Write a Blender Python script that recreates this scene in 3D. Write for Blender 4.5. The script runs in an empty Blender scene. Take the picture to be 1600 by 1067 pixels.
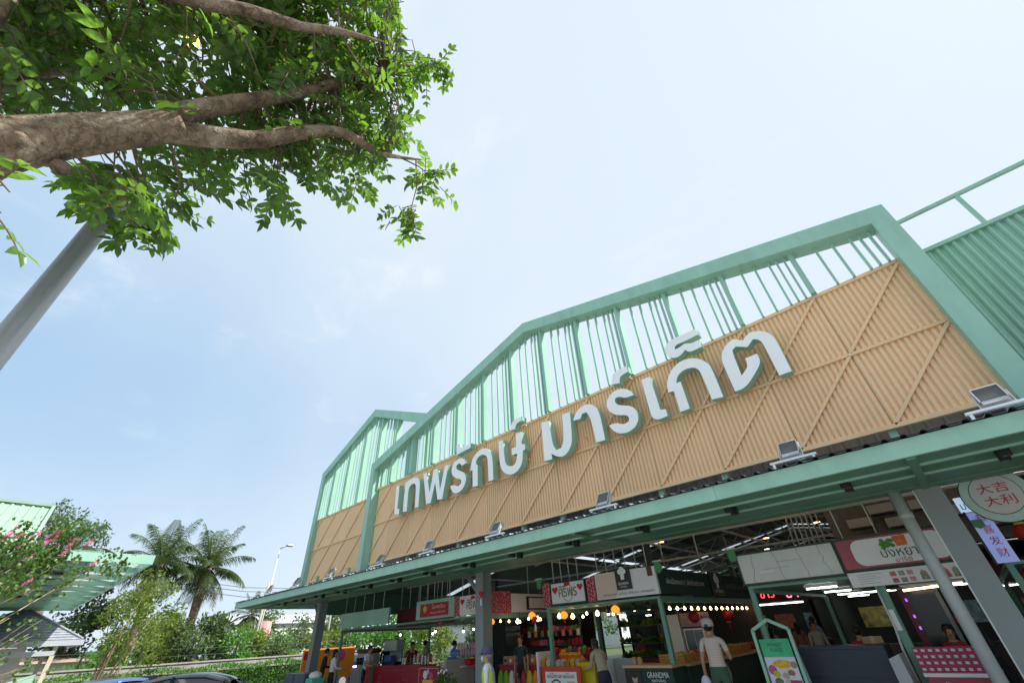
import bpy, math, random
from mathutils import Vector, Matrix
random.seed(7)
R = math.radians
scene = bpy.context.scene
COL = scene.collection

# ---------------------------------------------------------------- camera
AX_R = Vector((0.71539, 0.69698136, -0.04933695))
AX_D = Vector((-0.43322253, 0.38704814, -0.81394839))
AX_F = Vector((-0.54821108, 0.60366441, 0.5788384))
EYE = Vector((0, 0, 1.7))
cam_data = bpy.data.cameras.new('camera')
cam_data.sensor_width = 36.0
cam_data.lens = 646.0 / 1600 * 36
cam_data.clip_start = 0.05
cam_data.clip_end = 3000
cam = bpy.data.objects.new('camera', cam_data)
COL.objects.link(cam)
cam.matrix_world = Matrix(((AX_R.x, -AX_D.x, -AX_F.x, EYE.x), (AX_R.y, -AX_D.y, -AX_F.y, EYE.y),
                           (AX_R.z, -AX_D.z, -AX_F.z, EYE.z), (0, 0, 0, 1)))
scene.camera = cam

# ---------------------------------------------------------------- sky, sun, exposure
SUN_EL, SUN_AZ = R(52), R(38)          # azimuth measured from +x towards +y (behind the gables, to the right)
to_sun = Vector((math.cos(SUN_EL) * math.cos(SUN_AZ), math.cos(SUN_EL) * math.sin(SUN_AZ), math.sin(SUN_EL)))
world = bpy.data.worlds.new('World')
scene.world = world
world.use_nodes = True
wn = world.node_tree
wn.nodes.clear()
w_out = wn.nodes.new('ShaderNodeOutputWorld')
w_bg = wn.nodes.new('ShaderNodeBackground')
w_sky = wn.nodes.new('ShaderNodeTexSky')
w_sky.sky_type = 'NISHITA'
w_sky.sun_disc = False
w_sky.sun_elevation = SUN_EL
w_sky.sun_rotation = R(90) - SUN_AZ
w_sky.air_density = 1.0
w_sky.dust_density = 0.9
w_sky.ozone_density = 2.0
w_bg.inputs['Strength'].default_value = 0.15
# hazy tropical air: a pale veil that thickens towards the sun and towards the horizon, with faint thin cloud
w_tc = wn.nodes.new('ShaderNodeTexCoord')
w_dot = wn.nodes.new('ShaderNodeVectorMath'); w_dot.operation = 'DOT_PRODUCT'
w_dot.inputs[1].default_value = to_sun
w_near = wn.nodes.new('ShaderNodeMapRange'); w_near.interpolation_type = 'SMOOTHSTEP'
w_near.inputs['From Min'].default_value = -0.56; w_near.inputs['From Max'].default_value = 0.55
w_sep = wn.nodes.new('ShaderNodeSeparateXYZ')
w_hor = wn.nodes.new('ShaderNodeMapRange'); w_hor.interpolation_type = 'SMOOTHSTEP'
w_hor.inputs['From Min'].default_value = 0.0; w_hor.inputs['From Max'].default_value = 0.45
w_hor.inputs['To Min'].default_value = 0.75; w_hor.inputs['To Max'].default_value = 0.0
w_noise = wn.nodes.new('ShaderNodeTexNoise')
w_noise.inputs['Scale'].default_value = 3.0; w_noise.inputs['Detail'].default_value = 7; w_noise.inputs['Distortion'].default_value = 0.5
w_cl = wn.nodes.new('ShaderNodeMapRange')
w_cl.inputs['From Min'].default_value = 0.3; w_cl.inputs['From Max'].default_value = 0.8
w_cl.inputs['To Min'].default_value = -0.05; w_cl.inputs['To Max'].default_value = 0.12
w_a1 = wn.nodes.new('ShaderNodeMath'); w_a1.operation = 'ADD'
w_a2 = wn.nodes.new('ShaderNodeMath'); w_a2.operation = 'ADD'; w_a2.use_clamp = True
w_mix = wn.nodes.new('ShaderNodeMix'); w_mix.data_type = 'RGBA'
w_mix.inputs[6].default_value = (0.74, 1.42, 2.22, 1)
w_mix.inputs[7].default_value = (2.13, 2.42, 2.68, 1)
w_add = wn.nodes.new('ShaderNodeMix'); w_add.data_type = 'RGBA'; w_add.blend_type = 'ADD'
w_add.inputs[0].default_value = 0.05
lk = wn.links.new
lk(w_tc.outputs['Generated'], w_dot.inputs[0]); lk(w_dot.outputs['Value'], w_near.inputs['Value'])
lk(w_tc.outputs['Generated'], w_sep.inputs[0]); lk(w_sep.outputs['Z'], w_hor.inputs['Value'])
lk(w_tc.outputs['Generated'], w_noise.inputs['Vector']); lk(w_noise.outputs['Fac'], w_cl.inputs['Value'])
lk(w_near.outputs['Result'], w_a1.inputs[0]); lk(w_hor.outputs['Result'], w_a1.inputs[1])
lk(w_a1.outputs[0], w_a2.inputs[0]); lk(w_cl.outputs['Result'], w_a2.inputs[1])
lk(w_a2.outputs[0], w_mix.inputs[0])
lk(w_mix.outputs[2], w_add.inputs[6]); lk(w_sky.outputs['Color'], w_add.inputs[7])
w_n2 = wn.nodes.new('ShaderNodeTexNoise')                 # faint wisps of high cloud
w_m2 = wn.nodes.new('ShaderNodeMapping'); w_m2.inputs['Scale'].default_value = (1.0, 1.8, 2.6); w_m2.inputs['Location'].default_value = (0.35, 0.1, 0.0)
w_n2.inputs['Scale'].default_value = 2.4; w_n2.inputs['Detail'].default_value = 9; w_n2.inputs['Roughness'].default_value = 0.62; w_n2.inputs['Distortion'].default_value = 0.35
w_c2 = wn.nodes.new('ShaderNodeMapRange'); w_c2.interpolation_type = 'SMOOTHSTEP'
w_c2.inputs['From Min'].default_value = 0.52; w_c2.inputs['From Max'].default_value = 0.78; w_c2.inputs['To Max'].default_value = 0.45
w_cm = wn.nodes.new('ShaderNodeMix'); w_cm.data_type = 'RGBA'; w_cm.inputs[7].default_value = (2.9, 3.0, 3.1, 1)
lk(w_tc.outputs['Generated'], w_m2.inputs['Vector']); lk(w_m2.outputs['Vector'], w_n2.inputs['Vector']); lk(w_n2.outputs['Fac'], w_c2.inputs['Value'])
lk(w_c2.outputs['Result'], w_cm.inputs[0]); lk(w_add.outputs[2], w_cm.inputs[6]); lk(w_cm.outputs[2], w_bg.inputs['Color'])
lk(w_bg.outputs['Background'], w_out.inputs['Surface'])

sun_data = bpy.data.lights.new('sun', 'SUN')
sun_data.energy = 3.2
sun_data.angle = R(0.55)
sun_data.color = (1.0, 0.95, 0.88)
sun = bpy.data.objects.new('sun', sun_data)
COL.objects.link(sun)
sun.rotation_euler = to_sun.to_track_quat('Z', 'Y').to_euler()
scene.view_settings.view_transform = 'Standard'
scene.view_settings.look = 'None'
scene.view_settings.gamma = 1
scene.view_settings.use_curve_mapping = False
scene.view_settings.exposure = 1.22
scene.render.engine = 'CYCLES'
scene.cycles.max_bounces = 8
scene.cycles.use_denoising = True

# ---------------------------------------------------------------- helpers
def ray(px, py):
    return AX_R * (px - 800) + AX_D * (py - 533.5) + AX_F * 646.0
def P(px, py, y):                      # point on the vertical plane at distance y
    d = ray(px, py); return EYE + d * (y / d.y)
def PX(px, py, x):
    d = ray(px, py); return EYE + d * (x / d.x)
def PZ(px, py, z):
    d = ray(px, py); return EYE + d * ((z - EYE.z) / d.z)
def PD(px, py, depth):                 # point at a given distance in front of the camera
    return EYE + ray(px, py) * (depth / 646.0)

MATS = {}
def mat(name, col, rough=0.6, metal=0.0, var=0.0, scale=6.0, bump=0.0, bscale=40.0, emit=None, estr=0.0, alpha=None,
        trans=0.0, spec=0.5, col2=None, streak=None, coat=0.0, translucent=0.0, tint=(2.4, 2.2, 0.9), objvar=0.0):
    if name in MATS:
        return MATS[name]
    m = bpy.data.materials.new(name)
    m.use_nodes = True
    nt = m.node_tree
    b = nt.nodes['Principled BSDF']
    b.inputs['Base Color'].default_value = (*col, 1)
    b.inputs['Roughness'].default_value = rough
    b.inputs['Metallic'].default_value = metal
    b.inputs['Specular IOR Level'].default_value = spec
    b.inputs['Coat Weight'].default_value = coat
    if trans:
        b.inputs['Transmission Weight'].default_value = trans
    if emit:
        b.inputs['Emission Color'].default_value = (*emit, 1)
        b.inputs['Emission Strength'].default_value = estr
    tc = None
    if var or bump:
        tc = nt.nodes.new('ShaderNodeTexCoord')
    if var:
        n = nt.nodes.new('ShaderNodeTexNoise')
        n.inputs['Scale'].default_value = scale
        n.inputs['Detail'].default_value = 6
        n.inputs['Roughness'].default_value = 0.65
        if streak:
            mp = nt.nodes.new('ShaderNodeMapping'); mp.inputs['Scale'].default_value = streak
            nt.links.new(tc.outputs['Object'], mp.inputs['Vector']); nt.links.new(mp.outputs['Vector'], n.inputs['Vector'])
        else:
            nt.links.new(tc.outputs['Object'], n.inputs['Vector'])
        r = nt.nodes.new('ShaderNodeValToRGB')
        r.color_ramp.elements[0].position = 0.32
        r.color_ramp.elements[1].position = 0.68
        c2 = col2 or tuple(min(1, c * (1 + var)) for c in col)
        c1 = col if col2 else tuple(c * (1 - var) for c in col)
        r.color_ramp.elements[0].color = (*c1, 1)
        r.color_ramp.elements[1].color = (*c2, 1)
        nt.links.new(n.outputs['Fac'], r.inputs['Fac'])
        nt.links.new(r.outputs['Color'], b.inputs['Base Color'])
        rr = nt.nodes.new('ShaderNodeMapRange')
        rr.inputs['To Min'].default_value = max(0.03, rough - 0.1)
        rr.inputs['To Max'].default_value = min(1, rough + 0.1)
        nt.links.new(n.outputs['Fac'], rr.inputs['Value'])
        nt.links.new(rr.outputs['Result'], b.inputs['Roughness'])
    if bump:
        n2 = nt.nodes.new('ShaderNodeTexNoise')
        n2.inputs['Scale'].default_value = bscale
        n2.inputs['Detail'].default_value = 5
        nt.links.new(tc.outputs['Object'], n2.inputs['Vector'])
        bp = nt.nodes.new('ShaderNodeBump')
        bp.inputs['Strength'].default_value = bump
        bp.inputs['Distance'].default_value = 0.02
        nt.links.new(n2.outputs['Fac'], bp.inputs['Height'])
        nt.links.new(bp.outputs['Normal'], b.inputs['Normal'])
    if objvar:                         # each sheet or board a touch lighter or darker than the next
        oi = nt.nodes.new('ShaderNodeObjectInfo')
        om = nt.nodes.new('ShaderNodeMapRange')
        om.inputs['To Min'].default_value = 1 - objvar; om.inputs['To Max'].default_value = 1 + objvar
        hs = nt.nodes.new('ShaderNodeHueSaturation')
        nt.links.new(oi.outputs['Random'], om.inputs['Value']); nt.links.new(om.outputs['Result'], hs.inputs['Value'])
        src = b.inputs['Base Color'].links[0].from_socket if b.inputs['Base Color'].links else None
        if src: nt.links.new(src, hs.inputs['Color'])
        else: hs.inputs['Color'].default_value = (*col, 1)
        nt.links.new(hs.outputs['Color'], b.inputs['Base Color'])
    if translucent:
        out = nt.nodes['Material Output']
        tr = nt.nodes.new('ShaderNodeBsdfTranslucent')
        mx = nt.nodes.new('ShaderNodeMixShader')
        mx.inputs['Fac'].default_value = translucent
        src = b.inputs['Base Color'].links[0].from_socket if b.inputs['Base Color'].links else None
        if src:
            br = nt.nodes.new('ShaderNodeMix'); br.data_type = 'RGBA'; br.blend_type = 'MULTIPLY'; br.inputs[0].default_value = 1
            br.inputs[7].default_value = (*tint, 1)
            nt.links.new(src, br.inputs[6]); nt.links.new(br.outputs[2], tr.inputs['Color'])
        else:
            tr.inputs['Color'].default_value = (min(1, col[0] * tint[0]), min(1, col[1] * tint[1]), min(1, col[2] * tint[2]), 1)
        nt.links.new(b.outputs['BSDF'], mx.inputs[1]); nt.links.new(tr.outputs['BSDF'], mx.inputs[2])
        nt.links.new(mx.outputs['Shader'], out.inputs['Surface'])
    MATS[name] = m
    return m

def tag(o, label=None, cat=None, group=None, kind=None):
    if label: o['label'] = label
    if cat: o['category'] = cat
    if group: o['group'] = group
    if kind: o['kind'] = kind
    return o
def empty(name, loc=(0, 0, 0), label=None, cat=None, group=None, rz=0.0):
    o = bpy.data.objects.new(name, None)
    o.empty_display_size = 0.2
    COL.objects.link(o)
    o.location = loc
    o.rotation_euler = (0, 0, rz)
    return tag(o, label, cat, group)
ORG = {}
class MB:                              # collects shapes, becomes ONE mesh object
    def __init__(s):
        s.v = []; s.f = []; s.m = []; s.sm = []
    def add(s, vs, fs, mi=0, smooth=False):
        b = len(s.v)
        s.v += [tuple(p) for p in vs]
        for f in fs:
            s.f.append(tuple(i + b for i in f)); s.m.append(mi); s.sm.append(smooth)
        return s
    def box(s, a, b, mi=0):
        x0, y0, z0 = a; x1, y1, z1 = b
        x0, x1 = min(x0, x1), max(x0, x1); y0, y1 = min(y0, y1), max(y0, y1); z0, z1 = min(z0, z1), max(z0, z1)
        vs = [(x0, y0, z0), (x1, y0, z0), (x1, y1, z0), (x0, y1, z0), (x0, y0, z1), (x1, y0, z1), (x1, y1, z1), (x0, y1, z1)]
        return s.add(vs, [(3, 2, 1, 0), (4, 5, 6, 7), (0, 1, 5, 4), (1, 2, 6, 5), (2, 3, 7, 6), (3, 0, 4, 7)], mi)
    def hexa(s, b4, t4, mi=0):         # bottom four points, top four points (same winding, seen from above ccw)
        return s.add(list(b4) + list(t4), [(3, 2, 1, 0), (4, 5, 6, 7), (0, 1, 5, 4), (1, 2, 6, 5), (2, 3, 7, 6), (3, 0, 4, 7)], mi)
    def bar(s, p, q, w, h, up=(0, 0, 1), mi=0):
        p, q = Vector(p), Vector(q)
        d = (q - p).normalized(); u = Vector(up); sd = d.cross(u)
        if sd.length < 1e-4: sd = d.cross(Vector((0, 1, 0)))
        sd.normalize(); u = sd.cross(d).normalized()
        a, b = sd * (w / 2), u * (h / 2)
        vs = [p - a - b, p + a - b, p + a + b, p - a + b, q - a - b, q + a - b, q + a + b, q - a + b]
        return s.add(vs, [(0, 1, 2, 3), (7, 6, 5, 4), (0, 4, 5, 1), (1, 5, 6, 2), (2, 6, 7, 3), (3, 7, 4, 0)], mi)
    def tube(s, pts, rad, n=8, mi=0, cap=True):
        pts = [Vector(p) for p in pts]
        if not hasattr(rad, '__len__'): rad = [rad] * len(pts)
        b0 = len(s.v); ref = None
        for i, p in enumerate(pts):
            d = (pts[min(i + 1, len(pts) - 1)] - pts[max(i - 1, 0)]).normalized()
            if ref is None:
                ref = d.cross(Vector((0, 0, 1)))
                if ref.length < 1e-3: ref = d.cross(Vector((0, 1, 0)))
            ref = (ref - d * ref.dot(d)).normalized()
            o = d.cross(ref)
            for k in range(n):
                a = 2 * math.pi * k / n
                s.v.append(tuple(p + (ref * math.cos(a) + o * math.sin(a)) * rad[i]))
        for i in range(len(pts) - 1):
            for k in range(n):
                k2 = (k + 1) % n
                s.f.append((b0 + i * n + k, b0 + i * n + k2, b0 + (i + 1) * n + k2, b0 + (i + 1) * n + k)); s.m.append(mi); s.sm.append(True)
        if cap:
            s.f.append(tuple(b0 + k for k in reversed(range(n)))); s.m.append(mi); s.sm.append(False)
            e = b0 + (len(pts) - 1) * n
            s.f.append(tuple(e + k for k in range(n))); s.m.append(mi); s.sm.append(False)
        return s
    def lathe(s, c, prof, n=12, mi=0, sx=1.0, sy=1.0):       # prof: (r, z) bottom to top about the vertical axis at c
        b0 = len(s.v); c = Vector(c)
        for r, z in prof:
            for k in range(n):
                a = 2 * math.pi * k / n
                s.v.append((c.x + r * math.cos(a) * sx, c.y + r * math.sin(a) * sy, c.z + z))
        for i in range(len(prof) - 1):
            for k in range(n):
                k2 = (k + 1) % n
                s.f.append((b0 + i * n + k, b0 + i * n + k2, b0 + (i + 1) * n + k2, b0 + (i + 1) * n + k)); s.m.append(mi); s.sm.append(True)
        s.f.append(tuple(b0 + k for k in reversed(range(n)))); s.m.append(mi); s.sm.append(True)
        e = b0 + (len(prof) - 1) * n
        s.f.append(tuple(e + k for k in range(n))); s.m.append(mi); s.sm.append(True)
        return s
    def ball(s, c, r, n=10, m=6, mi=0, sc=(1, 1, 1)):
        prof = []
        b0 = len(s.v); c = Vector(c)
        for i in range(m + 1):
            t = -math.pi / 2 + math.pi * i / m
            for k in range(n):
                a = 2 * math.pi * k / n
                s.v.append((c.x + r * sc[0] * math.cos(t) * math.cos(a), c.y + r * sc[1] * math.cos(t) * math.sin(a), c.z + r * sc[2] * math.sin(t)))
        for i in range(m):
            for k in range(n):
                k2 = (k + 1) % n
                s.f.append((b0 + i * n + k, b0 + i * n + k2, b0 + (i + 1) * n + k2, b0 + (i + 1) * n + k)); s.m.append(mi); s.sm.append(True)
        return s
    def prism(s, poly, y0, y1, mi=0, mside=None):            # poly in (x, z), extruded along y
        n = len(poly)
        b = len(s.v)
        s.v += [(x, y0, z) for x, z in poly] + [(x, y1, z) for x, z in poly]
        s.f.append(tuple(b + i for i in range(n))); s.m.append(mi); s.sm.append(False)
        s.f.append(tuple(b + n + i for i in reversed(range(n)))); s.m.append(mi); s.sm.append(False)
        for i in range(n):
            j = (i + 1) % n
            s.f.append((b + i, b + n + i, b + n + j, b + j)); s.m.append(mi if mside is None else mside); s.sm.append(False)
        return s
    def mesh(s, name, mats, org=(0, 0, 0)):
        me = bpy.data.meshes.new(name)
        ox, oy, oz = org
        me.from_pydata([(x - ox, y - oy, z - oz) for x, y, z in s.v], [], s.f)
        for m_ in (mats if isinstance(mats, (list, tuple)) else [mats]):
            me.materials.append(m_)
        me.polygons.foreach_set('material_index', s.m)
        me.polygons.foreach_set('use_smooth', s.sm)
        me.update()
        return me
    def build(s, name, mats, parent=None, local=False, bevel=0.0):
        # coordinates are world coordinates unless local=True (then relative to the parent)
        org = (0, 0, 0)
        if parent is not None and not local:
            p = parent; org = Vector((0, 0, 0))
            while p is not None:
                org += Vector(p.location); p = p.parent
        if parent is None:
            n = len(s.v); xs = [v[0] for v in s.v]; ys = [v[1] for v in s.v]; zs = [v[2] for v in s.v]
            org = ((min(xs) + max(xs)) / 2, (min(ys) + max(ys)) / 2, min(zs)) if not local else (0, 0, 0)
        o = bpy.data.objects.new(name, s.mesh(name, mats, org))
        COL.objects.link(o)
        if parent is not None:
            o.parent = parent
        else:
            o.location = org
        if bevel:
            bm = o.modifiers.new('bevel', 'BEVEL'); bm.width = bevel; bm.segments = 2; bm.limit_method = 'ANGLE'
        return o
def link_mesh(name, me, parent=None, loc=(0, 0, 0), rot=(0, 0, 0), sc=(1, 1, 1)):
    o = bpy.data.objects.new(name, me)
    COL.objects.link(o)
    o.parent = parent; o.location = loc; o.rotation_euler = rot; o.scale = sc
    return o
def copy_tree(o, parent=None):
    c = o.copy(); COL.objects.link(c); c.parent = parent
    for ch in list(o.children):
        copy_tree(ch, c)
    return c
def text_mesh(s, width, extrude=0.004, offset=0.0, height=None, res=3):
    # lettering as a mesh in the x-z plane, facing -y, centred on x, baseline at z = 0
    cu = bpy.data.curves.new('lettering', 'FONT')
    cu.body = s; cu.size = 1; cu.extrude = 0; cu.offset = offset; cu.resolution_u = res; cu.align_x = 'LEFT'
    ob = bpy.data.objects.new('lettering', cu); COL.objects.link(ob)
    dg = bpy.context.evaluated_depsgraph_get()
    me = bpy.data.meshes.new_from_object(ob.evaluated_get(dg))
    bpy.data.objects.remove(ob)
    xs = [v.co.x for v in me.vertices]; ys = [v.co.y for v in me.vertices]
    x0, x1, y0, y1 = min(xs), max(xs), min(ys), max(ys)
    k = width / (x1 - x0); kz = k if height is None else height / (y1 - y0)
    for v in me.vertices:
        x, y = v.co.x, v.co.y
        v.co = ((x - (x0 + x1) / 2) * k, -extrude, (y - y0) * kz)
    return me
def lettering(s, width, loc, material, parent, rz=0.0, height=None, proud=0.004, name='lettering', tilt=0.0):
    me = text_mesh(s, width, proud, 0.0, height)
    me.materials.clear(); me.materials.append(material)
    o = bpy.data.objects.new(name, me); COL.objects.link(o)
    o.rotation_euler = (tilt, 0, rz)
    if parent is not None:
        o.parent = parent; org = Vector((0, 0, 0)); p = parent
        while p is not None:
            org += Vector(p.location); p = p.parent
        o.location = Vector(loc) - org
    else:
        o.location = loc
    return o

# ---------------------------------------------------------------- materials
M = {}
ORD = ['first', 'second', 'third', 'fourth', 'fifth', 'sixth', 'seventh', 'eighth', 'ninth', 'tenth', 'eleventh', 'twelfth', 'thirteenth', 'fourteenth', 'fifteenth', 'sixteenth', 'seventeenth', 'eighteenth']
NEUTRAL = (0.9, 0.9, 0.9)
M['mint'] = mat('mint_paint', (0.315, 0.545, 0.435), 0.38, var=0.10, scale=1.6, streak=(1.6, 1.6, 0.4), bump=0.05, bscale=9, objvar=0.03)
M['soffit'] = mat('soffit_shaded_mint', (0.10, 0.245, 0.155), 0.45, var=0.05, scale=1.2)  # mint darkened in the colour itself to imitate shade under the canopy
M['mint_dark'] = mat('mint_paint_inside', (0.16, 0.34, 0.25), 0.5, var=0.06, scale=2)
M['tan'] = mat('tan_slats', (0.88, 0.605, 0.365), 0.55, var=0.05, scale=0.8, streak=(1, 1, 0.5), spec=0.25, objvar=0.045)
M['tan_trim'] = mat('tan_trim', (0.88, 0.605, 0.36), 0.6, var=0.05, scale=2, spec=0.2)
M['white'] = mat('white_acrylic', (0.95, 0.95, 0.95), 0.3, var=0.02, scale=1.5, streak=(3, 3, 0.5))
M['slate'] = mat('slate_sheet', (0.16, 0.21, 0.25), 0.45, var=0.12, scale=2, streak=(3, 3, 0.5))
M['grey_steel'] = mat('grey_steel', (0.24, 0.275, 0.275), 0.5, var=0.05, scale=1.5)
M['white_steel'] = mat('white_steel', (0.62, 0.63, 0.62), 0.45, var=0.05, scale=3)
M['alu'] = mat('cast_aluminium', (0.46, 0.47, 0.47), 0.45, metal=0.3, var=0.06, scale=8)
M['black'] = mat('black_plastic', (0.015, 0.016, 0.017), 0.4)
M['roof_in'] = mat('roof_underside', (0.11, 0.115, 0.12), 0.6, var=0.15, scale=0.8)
M['skylight'] = mat('skylight_sheet', (0.8, 0.85, 0.88), 0.5, translucent=0.75, tint=(0.8, 0.8, 0.8))
M['asphalt'] = mat('paving', (0.33, 0.32, 0.30), 0.9, var=0.2, scale=1.3, bump=0.5, bscale=90)
M['floor'] = mat('hall_floor', (0.30, 0.29, 0.27), 0.55, var=0.12, scale=1.1, bump=0.05, bscale=30)
M['concrete'] = mat('concrete', (0.36, 0.34, 0.31), 0.85, var=0.22, scale=3, bump=0.3, bscale=40)
M['grass'] = mat('grass_ground', (0.055, 0.085, 0.025), 0.95, var=0.4, scale=1.6, bump=0.8, bscale=60)
# ================================================================ SETTING: ground
g = MB().add([(-400, -300, -0.16), (400, -300, -0.16), (400, 700, -0.16), (-400, 700, -0.16)], [(0, 1, 2, 3)])
tag(g.build('ground', M['grass']), kind='structure')
g = MB().add([(-34, -30, -0.15), (30, -30, -0.15), (30, 8.2, -0.15), (-34, 8.2, -0.15)], [(0, 1, 2, 3)])
tag(g.build('parking_lot', M['asphalt']), kind='structure')
paint = mat('road_paint', (0.75, 0.74, 0.70), 0.7, var=0.15, scale=6)
for i in range(9):
    x = -31 + i * 2.7
    tag(MB().add([(x, -4.6, -0.146), (x + 0.1, -4.6, -0.146), (x + 0.1, 0.4, -0.146), (x, 0.4, -0.146)], [(0, 1, 2, 3)]).build('parking_line', paint), kind='structure')
tag(MB().box((-24.5, 8.2, -0.5), (30, 46, 0.0)).build('market_floor', M['floor']), kind='structure')

# ================================================================ MARKET HALL
hall = empty('market_hall', (-8, 9.5, 0), 'long open market hall with mint green gables and tan slatted front', 'building')

# --- gable frames
def gable_frame(name, xl, xr, eave, ridge, w, wz, y0, y1, z0):
    xm = (xl + xr) / 2
    s = (ridge - eave) / (xm - xl)
    out = [(xl, z0), (xl, eave), (xm, ridge), (xr, eave), (xr, z0)]
    inn = [(xl + w, z0), (xl + w, eave + s * w - wz), (xm, ridge - wz), (xr - w, eave + s * w - wz), (xr - w, z0)]
    b = MB()
    for i in range(4):
        poly = [out[i], out[i + 1], inn[i + 1], inn[i]]
        b.prism(poly, y0, y1)
    o = b.build(name, M['mint'], hall)
    return o, inn
big, big_in = gable_frame('gable_frame', -17.32, 1.94, 8.36, 10.92, 0.31, 0.40, 9.08, 9.52, 3.62)
small, small_in = gable_frame('gable_frame', -24.0, -13.8, 9.78, 11.90, 0.33, 0.42, 9.66, 10.05, 3.62)

# --- slatted cladding: square panels of rounded ribs
PW, PH, NR = 1.465, 1.47, 15
def rib_panel(w, h, n, depth, nm):
    b = MB(); pts = []
    for i in range(n):
        x0 = i * w / n; p = w / n
        for t, d in ((0.0, 0.0), (0.16, 0.0), (0.19, 0.55), (0.28, 0.86), (0.42, 1.0), (0.66, 1.0), (0.80, 0.86), (0.90, 0.55), (0.93, 0.0)):
            pts.append((x0 + t * p, -depth * d))
    pts.append((w, 0.0))
    vs = []; fs = []
    for x, y in pts: vs += [(x, y, 0), (x, y, h)]
    for i in range(len(pts) - 1): fs.append((2 * i, 2 * i + 2, 2 * i + 3, 2 * i + 1))
    b.add(vs, fs, 0)
    k = len(vs)                        # closed back
    b.add([(0, 0.02, 0), (w, 0.02, 0), (w, 0.02, h), (0, 0.02, h)], [(3, 2, 1, 0)])
    return b.mesh(nm, M['tan'])
panel_me = rib_panel(PW - 0.010, PH - 0.004, NR, 0.042, 'cladding_panel')
def cladding(frame, xs_right, n, y, z0, cut_left, label_part=None):
    org = Vector(hall.location) + Vector(frame.location)
    for r_ in range(2):
        for k in range(n):
            x0 = xs_right - (k + 1) * PW
            w = PW
            if x0 < cut_left:
                w = x0 + PW - cut_left; x0 = cut_left
                nr = max(1, round(NR * w / PW))
                me = rib_panel(w - 0.010, PH - 0.004, nr, 0.042, 'cladding_panel')
            else:
                me = panel_me
            link_mesh('cladding_panel', me, frame, Vector((x0 + 0.005, y, z0 + r_ * PH)) - org)
            xl, xr = x0, x0 + w
            zb = z0 + r_ * PH
            f = w / PW
            b = MB().bar((xr - 0.02 - (w - 0.04), y - 0.062, zb + 0.03 + (1 - f) * (PH - 0.06)), (xr - 0.02, y - 0.062, zb + PH - 0.03), 0.04, 0.055, up=(-1, 0, 1))
            b.build('batten', M['tan_trim'], frame)
    xl = max(cut_left, xs_right - n * PW)
    MB().box((xl + 0.01, y + 0.024, z0 + 0.01), (xs_right - 0.01, y + 0.034, z0 + 2 * PH - 0.03)).build('backing_sheet', mat('tan_backing', (0.45, 0.29, 0.16), 0.7), frame)
    for zz, hh in ((z0 - 0.03, 0.075), (z0 + PH - 0.03, 0.06), (z0 + 2 * PH - 0.035, 0.07)):
        MB().box((xl, y - 0.082, zz), (xs_right, y - 0.002, zz + hh)).build('batten', M['tan_trim'], frame)
    MB().box((xs_right - 0.03, y - 0.07, z0), (xs_right - 0.002, y - 0.003, z0 + 2 * PH)).build('batten', M['tan_trim'], frame)
TAN_Z = 4.30
cladding(big, 1.645, 13, 9.48, TAN_Z, -17.0)
cladding(small, -17.36, 5, 9.90, TAN_Z, -23.66)

# --- upright fins and thin bars in the open part of the gables
def roof_z(x, inn):
    for a, b in zip(inn[1:3], inn[2:4]):
        if a[0] <= x <= b[0]:
            return a[1] + (b[1] - a[1]) * (x - a[0]) / (b[0] - a[0])
    return inn[1][1]
def uprights(frame, x_right, n, lo, hi, y, z0, inn):
    for k in range(-1, n):
        xf = x_right - k * PW
        for dx, kind in ((0, 1), (-0.15, 0), (-0.295, 0), (-0.445, 0), (-0.735, 0), (-1.025, 0)):
            x = xf + dx
            if not (lo < x < hi): continue
            zt = roof_z(x, inn) + 0.02
            if zt < z0 + 0.15: continue
            if kind:
                MB().box((x - 0.05, y - 0.09, z0), (x + 0.05, y + 0.17, zt)).build('fin', M['mint'], frame)
            else:
                MB().box((x - 0.022, y - 0.04, z0), (x + 0.022, y + 0.04, zt)).build('bar', M['mint'], frame)
uprights(big, 0.21, 13, -16.95, 1.60, 9.36, TAN_Z + 2 * PH + 0.02, big_in)
uprights(small, -18.1, 6, -23.6, -14.2, 9.84, TAN_Z + 2 * PH + 0.02, small_in)
# --- canopy: fascia, stepped soffit, cross ribs, corrugated sheet
CX0, CX1 = -24.1, 14.0
FY = 7.1
x = CX0
while x < CX1 - 0.1:
    MB().box((x, FY, 3.27), (min(x + 3.625, CX1), FY + 0.06, 3.485)).build('fascia', M['mint'], hall)
    x += 3.63
fas = MB().box((CX0, FY + 0.061, 3.27), (CX0 + 0.06, 11.0, 3.485)).build('fascia', M['mint'], hall)
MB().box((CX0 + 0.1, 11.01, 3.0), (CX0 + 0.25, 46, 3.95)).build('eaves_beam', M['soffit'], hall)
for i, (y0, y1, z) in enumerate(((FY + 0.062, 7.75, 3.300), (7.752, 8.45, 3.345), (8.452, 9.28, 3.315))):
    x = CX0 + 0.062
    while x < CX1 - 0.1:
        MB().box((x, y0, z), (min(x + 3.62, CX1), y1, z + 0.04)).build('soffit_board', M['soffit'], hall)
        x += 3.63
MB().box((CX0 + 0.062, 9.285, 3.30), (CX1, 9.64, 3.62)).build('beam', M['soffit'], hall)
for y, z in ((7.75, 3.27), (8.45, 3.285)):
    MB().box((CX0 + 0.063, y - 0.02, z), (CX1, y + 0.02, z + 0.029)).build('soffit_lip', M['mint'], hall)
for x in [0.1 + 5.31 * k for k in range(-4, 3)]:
    MB().box((x - 0.05, FY + 0.063, 3.245), (x + 0.05, 9.284, 3.268)).build('soffit_rib', M['soffit'], hall)
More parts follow.
